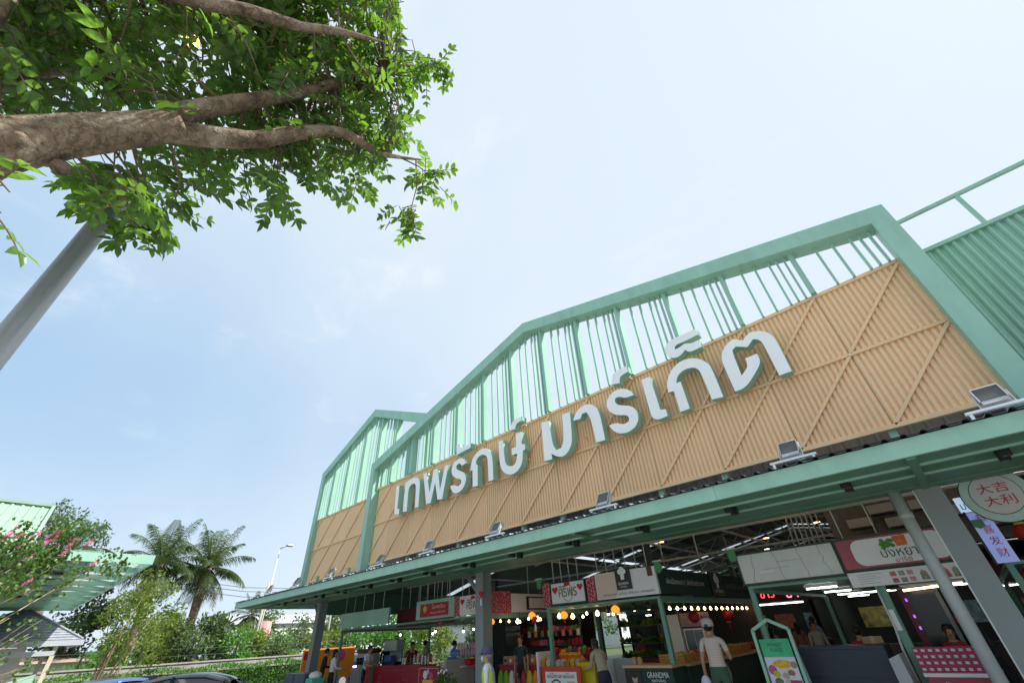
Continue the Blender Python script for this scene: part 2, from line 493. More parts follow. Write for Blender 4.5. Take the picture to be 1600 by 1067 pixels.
def corrugated(x0, x1, pitch, prof, p0, p1, thick=0.0):
    # trapezoid sheet whose ribs run from (y, z) p0 to p1
    b = MB(); pts = []
    x = x0
    while x < x1:
        for t, h in prof: pts.append((x + t * pitch, h))
        x += pitch
    vs = []; fs = []
    for x, h in pts: vs += [(x, p0[0], p0[1] + h), (x, p1[0], p1[1] + h)]
    for i in range(len(pts) - 1): fs.append((2 * i, 2 * i + 2, 2 * i + 3, 2 * i + 1))
    b.add(vs, fs)
    return b
TRAP = ((0, 0), (0.3, 0), (0.42, 0.035), (0.62, 0.035), (0.74, 0))
corrugated(CX0 - 0.05, CX1, 0.2, TRAP, (FY - 0.06, 3.492), (9.6, 3.80)).build('canopy_roof_sheet', M['slate'], hall)
# slate band and short stubs under the cladding
b = MB(); pts = []
x = -24.0
while x < 14:
    for t, h in TRAP: pts.append((x + t * 0.25, h))
    x += 0.25
vs = []; fs = []
for x, h in pts: vs += [(x, 10.12 - h, 3.64), (x, 10.12 - h, 4.75)]
for i in range(len(pts) - 1): fs.append((2 * i, 2 * i + 2, 2 * i + 3, 2 * i + 1))
b.add(vs, fs); b.build('upstand_sheet', M['slate'], hall)
for k in range(17):
    x = 1.645 - k * PW - 0.07
    MB().box((x - 0.06, 9.53, 3.62), (x + 0.06, 9.66, 4.42)).build('stub_post', M['mint'], hall)

MB().tube([(-22.5 + 0.6 * i, 7.62 + 0.012 * math.sin(i * 1.7), 3.655 + 0.006 * math.sin(i * 2.3)) for i in range(60)], 0.012, 5).build('lamp_cable', M['black'], hall)
# --- columns
def column(x, y, h, w=0.33):
    c = MB()
    t = 0.02
    c.box((x - w / 2, y - w / 2, 0), (x + w / 2, y + w / 2, h))
    o = c.build('column', M['grey_steel'], hall)
    return o
for x in (0.1, -10.52, -20.95, 10.72):
    o = column(x, 9.66, 3.298 + 0.0)
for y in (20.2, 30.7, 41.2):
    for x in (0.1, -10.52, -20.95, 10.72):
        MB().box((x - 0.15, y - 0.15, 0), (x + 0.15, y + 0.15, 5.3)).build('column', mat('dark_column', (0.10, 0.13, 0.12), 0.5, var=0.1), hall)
# corner guard strip and diagonal struts
MB().box((-0.085, 9.485, 0.02), (-0.066, 9.53, 3.29)).build('corner_strip', M['white_steel'], hall)
for x in (-10.52, -20.95):
    MB().tube([(x - 0.17, 9.66, 2.75), (x - 0.75, 9.66, 3.31)], 0.06, 8).build('strut', M['grey_steel'], hall)
MB().tube([(-0.32, 9.42, 0.0), (-0.32, 9.42, 2.2), (-0.32, 9.42, 2.3), (-0.32, 9.42, 3.34)], [0.085, 0.085, 0.085, 0.085], 14).build('downpipe', mat('grey_pvc', (0.42, 0.45, 0.45), 0.4, var=0.05), hall)
for z in (0.6, 2.9):
    MB().tube([(-0.32, 9.42, z), (-0.32, 9.42, z + 0.09)], 0.094, 14).build('pipe_collar', mat('grey_pvc', (0.4, 0.4, 0.4)), hall)

# --- main roof over the hall: slopes either side of the ridge, bays of sheet with skylight strips between
def roof_slope(xa, za, xb, zb, y0, y1):
    y = y0; i = 0
    while y < y1 - 0.1:
        ye = min(y + (8.6 if i % 2 == 0 else 0.5), y1)
        m_ = M['roof_in'] if i % 2 == 0 else M['skylight']
        MB().hexa([(xa, y, za), (xb, y, zb), (xb, ye - 0.01, zb), (xa, ye - 0.01, za)], [(xa, y, za + 0.05), (xb, y, zb + 0.05), (xb, ye - 0.01, zb + 0.05), (xa, ye - 0.01, za + 0.05)]).build('roof_sheet' if i % 2 == 0 else 'skylight_strip', m_, hall)
        y = ye; i += 1
roof_slope(-17.2, 5.6, -7.7, 7.3, 10.3, 46)
roof_slope(-7.7, 7.3, 1.8, 5.6, 10.3, 46)
roof_slope(-24.0, 3.96, -17.2, 5.4, 10.25, 46)
roof_slope(1.8, 5.4, 14, 4.6, 10.3, 46)
# purlins and trusses
for x in [-16.5 + 1.76 * k for k in range(11)]:
    z = 7.3 - abs(x + 7.7) * 1.7 / 9.5 - 0.1
    MB().box((x - 0.04, 10.3, z - 0.06), (x + 0.04, 45.9, z + 0.06)).build('purlin', M['grey_steel'], hall)
def truss(y):
    t = MB()
    top = []; bot = []
    N = 22
    for i in range(N + 1):
        x = -17.0 + 18.6 * i / N
        zt = 7.3 - abs(x + 7.7) * 1.7 / 9.5 - 0.25
        top.append((x, y, zt)); bot.append((x, y, zt - 0.6 - 0.2 * (1 - abs(x + 7.7) / 9.3)))
    t.tube(top, 0.06, 6); t.tube(bot, 0.06, 6)
    for i in range(N):
        a, b_ = (bot[i], top[i + 1]) if i % 2 == 0 else (top[i], bot[i + 1])
        t.tube([a, b_], 0.034, 5)
    t.build('truss', M['white_steel'], hall)
for y in (13.5, 19.5, 25.5, 31.5, 37.5): truss(y)
MB().prism([(-24, 3.9), (-17.2, 2.9), (14, 2.9), (14, 4.6), (1.8, 5.5), (-7.7, 7.3), (-17.2, 5.5)], 45.95, 46.05).build('end_sheet', M['roof_in'], hall)
for y in (10.9, 15.0, 20.2, 26.0, 31.0):      # tie pipes over the stalls
    MB().tube([(-22.5, y, 4.15), (13, y, 4.15)], 0.045, 6).build('tie_pipe', M['white_steel'], hall)
for x in (-19.0, -13.0, -8.2, -5.4, -1.9):
    MB().tube([(x, 10.2, 4.28), (x, 45, 4.28)], 0.04, 6).build('tie_pipe', M['white_steel'], hall)

# --- ribbed side wall with rail, right of the gable
SY = 10.0
b = MB(); pts = []
x = 1.97
while x < 14:
    for t, d in ((0.0, 0), (0.12, 0), (0.25, 0.55), (0.42, 0.95), (0.62, 0.95), (0.80, 0.55), (0.92, 0)): pts.append((x + t * 0.125, d * 0.06))
    x += 0.125
vs = []; fs = []
for x, d in pts: vs += [(x, SY - d, 3.6), (x, SY - d, 7.44)]
for i in range(len(pts) - 1): fs.append((2 * i, 2 * i + 2, 2 * i + 3, 2 * i + 1))
b.add(vs, fs); b.build('side_wall_sheet', M['mint'], hall)
MB().box((1.97, SY - 0.1, 7.44), (14, SY + 0.02, 7.52)).build('wall_cap', M['mint'], hall)
rail = MB().bar((1.95, SY, 8.40), (14, SY, 8.40), 0.07, 0.07)
rail.build('rail', M['mint'], hall)
for x in (3.06, 5.2, 7.4, 9.6, 11.8):
    MB().bar((x, SY, 7.52), (x, SY, 8.365), 0.06, 0.06).build('rail_post', M['mint'], hall)
# ================================================================ BIG CHANNEL LETTERS
# outlines in metres (x along the front, z up), counter-clockwise; soft bends are rounded, sharp corners kept
OUTLINES = [
  [(-14.92,5.82),(-14.82,5.71),(-14.57,5.68),(-14.58,5.89),(-14.72,5.91),(-14.74,6.82),(-14.96,6.81)],
  [(-14.05,5.68),(-14.08,6.44),(-14.0,6.6),(-13.8,6.66),(-13.64,6.6),(-13.57,6.47),(-13.54,5.7),(-13.32,5.69),(-13.33,6.53),(-13.37,6.68),(-13.52,6.81),(-13.79,6.88),(-14.04,6.86),(-14.14,6.81),(-14.33,6.83),(-14.32,5.72)],
  [(-12.85,5.69),(-12.58,5.68),(-12.38,6.35),(-12.19,5.7),(-11.92,5.67),(-11.65,6.8),(-11.85,6.8),(-12.07,6.0),(-12.26,6.81),(-12.5,6.84),(-12.69,6.05),(-12.93,6.83),(-13.15,6.86)],
  [(-10.68,6.59),(-10.73,6.71),(-10.88,6.82),(-11.11,6.86),(-11.36,6.78),(-11.47,6.58),(-11.43,6.39),(-11.25,6.22),(-11.0,6.13),(-10.91,6.06),(-10.91,5.96),(-11.03,5.91),(-11.15,5.92),(-11.3,6.0),(-11.5,6.01),(-11.44,5.86),(-11.27,5.71),(-11.06,5.67),(-10.82,5.76),(-10.68,5.95),(-10.66,6.13),(-10.78,6.29),(-11.01,6.41),(-11.18,6.5),(-11.21,6.62),(-11.12,6.68),(-10.97,6.65),(-10.91,6.55)],
  [(-11.2,7.0),(-10.99,7.04),(-10.47,7.06),(-10.43,7.22),(-10.97,7.22),(-11.01,7.37),(-11.22,7.38)],
  [(-10.33,5.7),(-10.09,5.68),(-10.09,6.36),(-10.17,6.41),(-10.17,6.51),(-10.09,6.61),(-9.89,6.65),(-9.7,6.59),(-9.59,6.44),(-9.57,5.69),(-9.36,5.69),(-9.37,6.4),(-9.46,6.64),(-9.66,6.82),(-9.93,6.86),(-10.22,6.75),(-10.4,6.56),(-10.46,6.26),(-10.34,6.25)],
  [(-9.05,6.04),(-8.9,5.8),(-8.68,5.67),(-8.45,5.64),(-8.22,5.74),(-8.09,5.92),(-8.05,6.23),(-7.95,6.26),(-7.95,6.42),(-8.08,6.45),(-8.06,6.85),(-8.29,6.87),(-8.32,6.44),(-8.51,6.44),(-8.51,6.23),(-8.28,6.22),(-8.33,5.98),(-8.46,5.89),(-8.63,5.91),(-8.78,6.01),(-8.83,6.17),(-8.87,6.84),(-9.08,6.84)],
  [(-8.31,7.02),(-8.29,7.13),(-8.2,7.2),(-8.01,7.21),(-8.0,7.35),(-8.32,7.35),(-8.49,7.23),(-8.52,7.05)],
  [(-7.25,5.69),(-6.97,5.67),(-6.98,5.83),(-6.76,5.67),(-6.53,5.63),(-6.3,5.79),(-6.2,6.05),(-6.16,6.81),(-6.44,6.84),(-6.48,6.09),(-6.61,5.89),(-6.79,5.88),(-6.9,6.06),(-6.94,6.82),(-7.23,6.86)],
  [(-5.85,6.49),(-5.76,6.61),(-5.62,6.61),(-5.52,6.41),(-5.47,5.69),(-5.2,5.67),(-5.21,6.37),(-5.27,6.62),(-5.46,6.81),(-5.74,6.84),(-5.98,6.71),(-6.09,6.52)],
  [(-4.14,6.54),(-4.21,6.7),(-4.4,6.84),(-4.62,6.88),(-4.83,6.8),(-4.97,6.62),(-4.96,6.43),(-4.81,6.24),(-4.65,6.16),(-4.48,6.11),(-4.41,6.02),(-4.43,5.93),(-4.53,5.89),(-4.66,5.92),(-4.78,6.0),(-5.01,6.01),(-4.96,5.88),(-4.81,5.72),(-4.62,5.66),(-4.41,5.67),(-4.23,5.78),(-4.16,5.95),(-4.17,6.13),(-4.29,6.29),(-4.5,6.38),(-4.66,6.46),(-4.71,6.57),(-4.67,6.66),(-4.55,6.66),(-4.4,6.55)],
  [(-4.45,7.02),(-4.43,7.14),(-4.37,7.21),(-4.15,7.23),(-4.15,7.41),(-4.33,7.41),(-4.5,7.4),(-4.64,7.3),(-4.69,7.07)],
  [(-3.84,6.02),(-3.84,5.84),(-3.78,5.74),(-3.66,5.69),(-3.45,5.71),(-3.45,5.88),(-3.58,5.91),(-3.61,6.84),(-3.85,6.85)],
  [(-3.14,6.23),(-3.14,5.69),(-2.91,5.69),(-2.92,6.4),(-3.02,6.39),(-2.99,6.5),(-2.9,6.6),(-2.73,6.65),(-2.56,6.62),(-2.45,6.54),(-2.42,6.38),(-2.39,5.71),(-2.15,5.68),(-2.16,6.37),(-2.19,6.55),(-2.32,6.74),(-2.51,6.86),(-2.73,6.9),(-2.96,6.83),(-3.14,6.68),(-3.25,6.47),(-3.28,6.25)],
  [(-3.06,7.27),(-3.01,7.14),(-2.9,7.04),(-2.73,7.03),(-2.58,7.13),(-2.53,7.05),(-2.44,7.01),(-2.21,7.03),(-2.21,7.21),(-2.42,7.23),(-2.53,7.3),(-2.67,7.26),(-2.8,7.25),(-2.8,7.32),(-2.72,7.37),(-2.54,7.35),(-2.18,7.37),(-2.19,7.55),(-2.5,7.55),(-2.8,7.56),(-2.97,7.5),(-3.06,7.38)],
  [(-1.66,5.7),(-1.29,6.02),(-1.21,6.14),(-1.2,6.26),(-1.21,6.33),(-1.45,6.33),(-1.46,6.17),(-1.51,6.09),(-1.65,5.99),(-1.64,6.5),(-1.62,6.63),(-1.53,6.68),(-1.32,6.56),(-1.16,6.68),(-1.08,6.64),(-1.04,6.57),(-1.02,6.47),(-1.01,5.7),(-0.78,5.7),(-0.77,6.41),(-0.79,6.56),(-0.85,6.7),(-0.95,6.79),(-1.08,6.85),(-1.19,6.86),(-1.35,6.75),(-1.52,6.88),(-1.65,6.84),(-1.78,6.75),(-1.87,6.62),(-1.91,6.46),(-1.89,5.7)],
]
def rounded(poly, passes=2):
    for _ in range(passes):
        out = []; n = len(poly)
        for i in range(n):
            a, b_, c = Vector(poly[i - 1]), Vector(poly[i]), Vector(poly[(i + 1) % n])
            u, v = (b_ - a), (c - b_)
            if u.length < 1e-6 or v.length < 1e-6: continue
            turn = u.normalized().dot(v.normalized())
            if turn > 0.62 and min(u.length, v.length) < 0.45:
                out += [tuple(b_ - u * 0.25), tuple(b_ + v * 0.25)]
            else:
                out.append(tuple(b_))
        poly = out
    return poly
letters = empty('sign_lettering', (-7.9, 9.05, 5.68), 'big white Thai channel letters with mint sides across the tan slats', 'sign')
for pts in OUTLINES:
    poly = rounded(pts)
    b = MB()
    n = len(poly)
    b.v = [(x, 9.05, z) for x, z in poly] + [(x, 9.275, z) for x, z in poly]
    b.f = [tuple(range(n)), tuple(reversed(range(n, 2 * n)))]; b.m = [0, 1]; b.sm = [False, False]
    for i in range(n):
        k = (i + 1) % n
        b.f.append((i, i + n, k + n, k)); b.m.append(1); b.sm.append(False)
    lo = b.build('letter', [M['white'], M['mint']], letters)
    xs = [p[0] for p in poly]; zs = [p[1] for p in poly]
    for t in (0.16, 0.88):
        xx = min(xs) + (max(xs) - min(xs)) * t
        zz = min(zs) + (max(zs) - min(zs)) * 0.3
        MB().box((xx - 0.015, 9.20, zz), (xx + 0.015, 9.43, zz + 0.03)).build('standoff', M['tan_trim'], lo)

# ================================================================ FLOODLIGHTS on the canopy edge, soffit lights
def floodlight(x, label):
    f = empty('floodlight', (x, 7.55, 3.685), label, 'floodlight', 'floodlights along the canopy edge')
    b = MB().box((-0.38, -0.03, 0.0), (0.38, 0.05, 0.035))
    for q in (-0.33, 0.33): b.box((q - 0.02, -0.02, -0.12), (q + 0.02, 0.02, -0.001))
    b.build('mounting_rail', M['white'], f, local=True)
    rot = Matrix.Rotation(R(-32), 4, 'X')
    hb = MB().box((-0.17, -0.035, 0.05), (0.17, 0.045, 0.40))
    hb.v = [tuple(rot @ Vector(v)) for v in hb.v]
    hb.build('housing', M['alu'], f, local=True, bevel=0.02)
    f.scale = (0.85, 0.85, 0.85)
    fins = MB()
    for i in range(14):
        xx = -0.135 + 0.27 * i / 13
        fins.box((xx - 0.006, -0.075, 0.13), (xx + 0.006, -0.036, 0.37))
    fins.v = [tuple(rot @ Vector(v)) for v in fins.v]
    fins.build('heat_sink', mat('dark_aluminium', (0.17, 0.175, 0.18), 0.5, metal=0.3), f, local=True)
    fr = MB().box((-0.155, -0.09, 0.375), (0.155, -0.036, 0.40)).box((-0.16, -0.09, 0.10), (-0.145, -0.036, 0.374)).box((0.145, -0.09, 0.10), (0.16, -0.036, 0.374)).box((-0.144, -0.07, 0.05), (0.144, -0.036, 0.125))
    fr.v = [tuple(rot @ Vector(v)) for v in fr.v]
    fr.build('rim', M['alu'], f, local=True)
    br = MB()
    for s in (-1, 1):
        br.bar((s * 0.185, 0.0, 0.036), (s * 0.185, 0.10, 0.24), 0.012, 0.04)
    br.build('bracket', M['white_steel'], f, local=True)
FL = [(1.16, 'floodlight beside the foot of the right gable post'), (-1.18, 'floodlight second from the right end of the canopy edge'),
      (-4.67, 'floodlight third from the right end of the canopy edge'), (-7.81, 'floodlight fourth from the right, below the middle of the lettering'),
      (-10.56, 'floodlight fifth from the right on the canopy edge'), (-13.08, 'floodlight sixth from the right, under the first letters'),
      (-16.35, 'floodlight close to the left post of the big gable'), (-19.18, 'floodlight under the tan slats of the small gable'),
      (-21.86, 'leftmost floodlight on the canopy edge by its left corner')]
for x, l in FL: floodlight(x, l)
SL = ['by the right column', 'second from the right', 'third from the right', 'fourth from the right', 'fifth from the right', 'sixth from the right', 'seventh from the right', 'eighth from the right',
      'ninth from the right', 'tenth from the right', 'eleventh from the right', 'twelfth from the right', 'thirteenth from the right', 'leftmost by the canopy corner']
for i in range(14):
    x = 0.97 - 1.72 * i
    s = empty('soffit_light', (x, 8.05, 3.345), 'small black twin downlight under the green soffit, ' + SL[i], 'downlight', 'twin downlights under the soffit')
    for dy in (-0.11, 0.17):
        MB().box((-0.055, dy - 0.055, -0.125), (0.055, dy + 0.055, -0.001)).build('lamp_box', M['black'], s, local=True)
        MB().lathe((0, dy, -0.1275), [(0.04, 0.0), (0.04, 0.002)], 12).build('lens', mat('lamp_lens', (0.12, 0.1, 0.09), 0.1), s, local=True)
# ================================================================ FOLIAGE HELPERS
M['leaf'] = mat('leaf_green', (0.068, 0.15, 0.032), 0.30, var=0.6, scale=2.6, translucent=0.46, tint=(2.6, 2.3, 0.9))
M['leaf_hedge'] = mat('hedge_leaf', (0.075, 0.20, 0.03), 0.5, var=0.4, scale=1.5, translucent=0.3)
M['leaf_yellow'] = mat('bamboo_leaf', (0.115, 0.175, 0.035), 0.5, var=0.35, scale=1.0, translucent=0.4)
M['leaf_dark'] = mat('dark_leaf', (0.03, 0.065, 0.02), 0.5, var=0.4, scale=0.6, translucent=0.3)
M['leaf_far'] = mat('far_leaf', (0.07, 0.12, 0.045), 0.6, var=0.4, scale=0.4, translucent=0.3)
M['leaf_palm'] = mat('palm_leaf', (0.062, 0.105, 0.036), 0.4, var=0.35, scale=0.8, translucent=0.3)
M['leaf_dry'] = mat('dry_palm_leaf', (0.22, 0.14, 0.06), 0.7, var=0.3, scale=1.0, translucent=0.2)
M['bark'] = mat('bark', (0.23, 0.185, 0.14), 0.9, var=0.0, bump=1.0, bscale=22)
nt = M['bark'].node_tree                    # pale grey patches and dark cracks over brown bark
_b = nt.nodes['Principled BSDF']; _tc = nt.nodes.new('ShaderNodeTexCoord')
_n = nt.nodes.new('ShaderNodeTexNoise'); _n.inputs['Scale'].default_value = 5.0; _n.inputs['Detail'].default_value = 8; _n.inputs['Roughness'].default_value = 0.7
_r = nt.nodes.new('ShaderNodeValToRGB')
_r.color_ramp.elements[0].position = 0.30; _r.color_ramp.elements[0].color = (0.07, 0.045, 0.028, 1)
_r.color_ramp.elements[1].position = 0.70; _r.color_ramp.elements[1].color = (0.42, 0.37, 0.30, 1)
_e = _r.color_ramp.elements.new(0.5); _e.color = (0.24, 0.175, 0.12, 1)
nt.links.new(_tc.outputs['Object'], _n.inputs['Vector']); nt.links.new(_n.outputs['Fac'], _r.inputs['Fac']); nt.links.new(_r.outputs['Color'], _b.inputs['Base Color'])
_w = nt.nodes.new('ShaderNodeTexVoronoi'); _w.feature = 'DISTANCE_TO_EDGE'; _w.inputs['Scale'].default_value = 14
_mp = nt.nodes.new('ShaderNodeMapping'); _mp.inputs['Scale'].default_value = (0.45, 0.9, 1.6)
_dn = nt.nodes.new('ShaderNodeTexNoise'); _dn.inputs['Scale'].default_value = 9; _dn.inputs['Detail'].default_value = 6
_dm = nt.nodes.new('ShaderNodeMix'); _dm.data_type = 'VECTOR'; _dm.inputs[0].default_value = 0.22
nt.links.new(_tc.outputs['Object'], _dn.inputs['Vector']); nt.links.new(_tc.outputs['Object'], _dm.inputs[4]); nt.links.new(_dn.outputs['Color'], _dm.inputs[5])
nt.links.new(_dm.outputs[1], _mp.inputs['Vector']); nt.links.new(_mp.outputs['Vector'], _w.inputs['Vector'])
_cr = nt.nodes.new('ShaderNodeMapRange'); _cr.inputs['From Max'].default_value = 0.09; _cr.inputs['To Min'].default_value = 0.35
_ml = nt.nodes.new('ShaderNodeMix'); _ml.data_type = 'RGBA'; _ml.blend_type = 'MULTIPLY'; _ml.inputs[0].default_value = 0.8
nt.links.new(_w.outputs['Distance'], _cr.inputs['Value']); nt.links.new(_r.outputs['Color'], _ml.inputs[6]); nt.links.new(_cr.outputs['Result'], _ml.inputs[7]); nt.links.new(_ml.outputs[2], _b.inputs['Base Color'])
M['stem'] = mat('pale_stem', (0.30, 0.23, 0.15), 0.8, var=0.25, scale=4)

def leaf_faces(b, c, d, n, L, W, bend=0.15, mi=0, wide=False):
    # one leaf at c pointing along d with upper side n: folded blade with pointed tip
    s = d.cross(n)
    if s.length < 1e-4: return
    s.normalize(); n = s.cross(d).normalized()
    dr = -n * (bend * L)
    p0 = c; p3 = c + d * L + dr
    m1 = c + d * (L * 0.33) - n * 0.0; m2 = c + d * (L * 0.70) + dr * 0.45
    f = n * (W * 0.16)
    w1, w2 = (0.46, 0.42) if wide else (0.44, 0.36)
    vs = [p0, m1 + s * (W * w1) + f, m1, m1 - s * (W * w1) + f, m2 + s * (W * w2) + f, m2, m2 - s * (W * w2) + f, p3]
    b.add(vs, [(0, 2, 1), (0, 3, 2), (1, 2, 5, 4), (2, 3, 6, 5), (4, 5, 7), (5, 6, 7)], mi, True)
def rnd_dir():
    while True:
        v = Vector((random.uniform(-1, 1), random.uniform(-1, 1), random.uniform(-1, 1)))
        if 0.1 < v.length < 1: return v.normalized()
def leaf_mass(b, blobs, size, mi=0, aspect=0.5):
    # blobs: (centre, (rx, ry, rz), count) - small single leaves, denser to the outside of each clump
    for c, r, n in blobs:
        c = Vector(c)
        for _ in range(n):
            d = rnd_dir(); k = random.random() ** 0.45
            p = c + Vector((d.x * r[0], d.y * r[1], d.z * r[2])) * k
            L = size * random.uniform(0.6, 1.35)
            dd = (rnd_dir() + d * 0.6 + Vector((0, 0, -0.25))).normalized()
            u = dd.cross(rnd_dir()).normalized() * (L * aspect * 0.5)
            b.add([p, p + dd * L * 0.5 + u, p + dd * L, p + dd * L * 0.5 - u], [(0, 1, 2, 3)], mi)
def blobs_in(c, r, k, sub, n):
    out = []
    for _ in range(k):
        d = rnd_dir(); q = random.random() ** 0.4
        out.append((Vector(c) + Vector((d.x * r[0], d.y * r[1], d.z * r[2])) * q, tuple(sub * random.uniform(0.6, 1.25) * s for s in (1, 1, 0.75)), n))
    return out
def broad_tree(name, base, h, crown_c, crown_r, k, sub, n, leaf, m_leaf, label, trunk_r=0.2, cat='tree', group=None, seed=1):
    random.seed(seed)
    t = empty(name, base, label, cat, group)
    base = Vector(base); cc = Vector(crown_c)
    tr = MB()
    fork = base.lerp(cc, 0.45)
    tr.tube([base, base.lerp(fork, 0.5) + Vector((0.1, 0.05, 0)), fork], [trunk_r, trunk_r * 0.8, trunk_r * 0.65], 8)
    bl = blobs_in(crown_c, crown_r, k, sub, n)
    for c, r, _ in bl[::2]:
        mid = fork.lerp(c, 0.5) + Vector((random.uniform(-.3, .3), random.uniform(-.3, .3), random.uniform(0, .4)))
        tr.tube([fork, mid, c], [trunk_r * 0.4, trunk_r * 0.25, trunk_r * 0.06], 5)
    tr.build('trunk', M['bark'], t)
    b = MB(); leaf_mass(b, bl, leaf)
    b.build('crown', m_leaf, t)
    return t

# ================================================================ OVERHANGING TREE (top left)
tree_base = PD(-330, 300, 2.1); tree_base = Vector((tree_base.x, tree_base.y, -0.15))
tree = empty('overhanging_tree', tree_base, 'leafy tree with a thick grey-brown limb reaching over from the left', 'tree')
def smooth(pts, k=4):
    # Catmull-Rom through (point, radius)
    out = []
    for i in range(len(pts) - 1):
        p0, p1, p2, p3 = pts[max(i - 1, 0)], pts[i], pts[i + 1], pts[min(i + 2, len(pts) - 1)]
        for j in range(k):
            t = j / k
            q = 0.5 * ((2 * p1[0]) + (p2[0] - p0[0]) * t + (2 * p0[0] - 5 * p1[0] + 4 * p2[0] - p3[0]) * t * t + (3 * p1[0] - p0[0] - 3 * p2[0] + p3[0]) * t ** 3)
            out.append((q, p1[1] + (p2[1] - p1[1]) * t))
    out.append(pts[-1])
    return out
def limb(b, pts, n=12, wob=0.06):
    sp = smooth(pts, 5)
    rad = [r * random.uniform(1 - wob, 1 + wob) for _, r in sp]
    b.tube([p for p, _ in sp], rad, n)
    return sp
random.seed(11)
limbs = []
lb = MB()
D = lambda x, y, z, r: (PD(x, y, z), r)
trunk_top = PD(-200, 270, 2.15)
main = [(tree_base, 0.30), (Vector((tree_base.x, tree_base.y, 1.6)) + Vector((0.05, 0.02, 0)), 0.24), (trunk_top, 0.19), D(-60, 240, 2.35, 0.165), D(0, 228, 2.45, 0.160), D(80, 216, 2.6, 0.138), D(170, 207, 2.75, 0.118), D(240, 200, 2.9, 0.112), D(285, 196, 3.0, 0.095)]
limbs.append(limb(lb, main, 18, 0.03))
limbs.append(limb(lb, [D(262, 205, 2.95, 0.085), D(330, 214, 3.15, 0.080), D(400, 218, 3.35, 0.068), D(470, 208, 3.55, 0.060), D(535, 208, 3.75, 0.046), D(590, 238, 3.95, 0.028), D(625, 246, 4.05, 0.017), D(660, 250, 4.15, 0.006)], 12))
limbs.append(limb(lb, [D(255, 188, 2.95, 0.08), D(310, 172, 3.2, 0.075), D(380, 160, 3.45, 0.065), D(450, 148, 3.7, 0.055), D(520, 132, 3.95, 0.042), D(585, 112, 4.2, 0.028), D(645, 100, 4.5, 0.006)], 12))
limbs.append(limb(lb, [(trunk_top, 0.14), D(-90, 110, 2.8, 0.10), D(0, 85, 3.2, 0.085), D(90, 66, 3.4, 0.075), D(180, 48, 3.6, 0.062), D(250, 30, 3.8, 0.05), D(330, -30, 4.0, 0.03)], 12))
limbs.append(limb(lb, [(trunk_top, 0.13), D(60, -90, 2.6, 0.085), D(210, -30, 2.9, 0.06), D(300, 0, 3.0, 0.052), D(390, 18, 3.2, 0.048), D(470, 42, 3.45, 0.04), D(530, 50, 3.6, 0.030), D(600, 66, 3.8, 0.006)], 12))
limbs.append(limb(lb, [D(210, -30, 2.9, 0.05), D(330, 14, 3.4, 0.045), D(400, 2, 3.8, 0.03), D(470, -20, 4.0, 0.02)], 8))
limbs.append(limb(lb, [D(-60, 160, 2.7, 0.07), D(40, 118, 3.1, 0.045), D(110, 112, 3.3, 0.03), D(200, 105, 3.5, 0.015)], 8))
for kx, ky, kz, kr in ((30, 218, 2.42, 0.05), (95, 262, 2.60, 0.055), (175, 190, 2.7, 0.03)):      # knots and stubs
    c = PD(kx, ky, kz); lb.ball(c, kr, 8, 6, 0, (1, 1, 0.9))
lo = lb.build('trunk', M['bark'], tree)
# foliage: sprays of paired leaflets on drooping stalks
leaf_list = []                          # (centre, dir, normal, length, width)
stalks = MB()
def spray(p, d, n_pairs, L, leaf):
    d = d.normalized()
    pts = [p]; dd = d.copy()
    for i in range(n_pairs + 1):
        dd = (dd + Vector((0, 0, -0.10))).normalized()
        pts.append(pts[-1] + dd * (L / (n_pairs + 1)))
    stalks.tube(pts, [0.004] * (len(pts) - 1) + [0.0015], 4)
    up = Vector((0, 0, 1)) + rnd_dir() * 0.5
    for i in range(1, len(pts)):
        t = (pts[i] - pts[i - 1]).normalized()
        s = t.cross(up).normalized(); n = s.cross(t).normalized()
        for sg in (-1, 1):
            ld = (s * sg + t * 0.75 + rnd_dir() * 0.28).normalized()
            sz = leaf * random.uniform(0.75, 1.2)
            leaf_list.append((pts[i], ld, (n + rnd_dir() * 0.55).normalized(), sz, sz * random.uniform(0.44, 0.56)))
    t = (pts[-1] - pts[-2]).normalized()
    leaf_list.append((pts[-1], t, up.normalized(), leaf * 1.1, leaf * 0.52))
def inside(poly, x, y):
    c = False
    for i in range(len(poly)):
        (x1, y1), (x2, y2) = poly[i], poly[i - 1]
        if (y1 > y) != (y2 > y) and x < (x2 - x1) * (y - y1) / (y2 - y1) + x1: c = not c
    return c
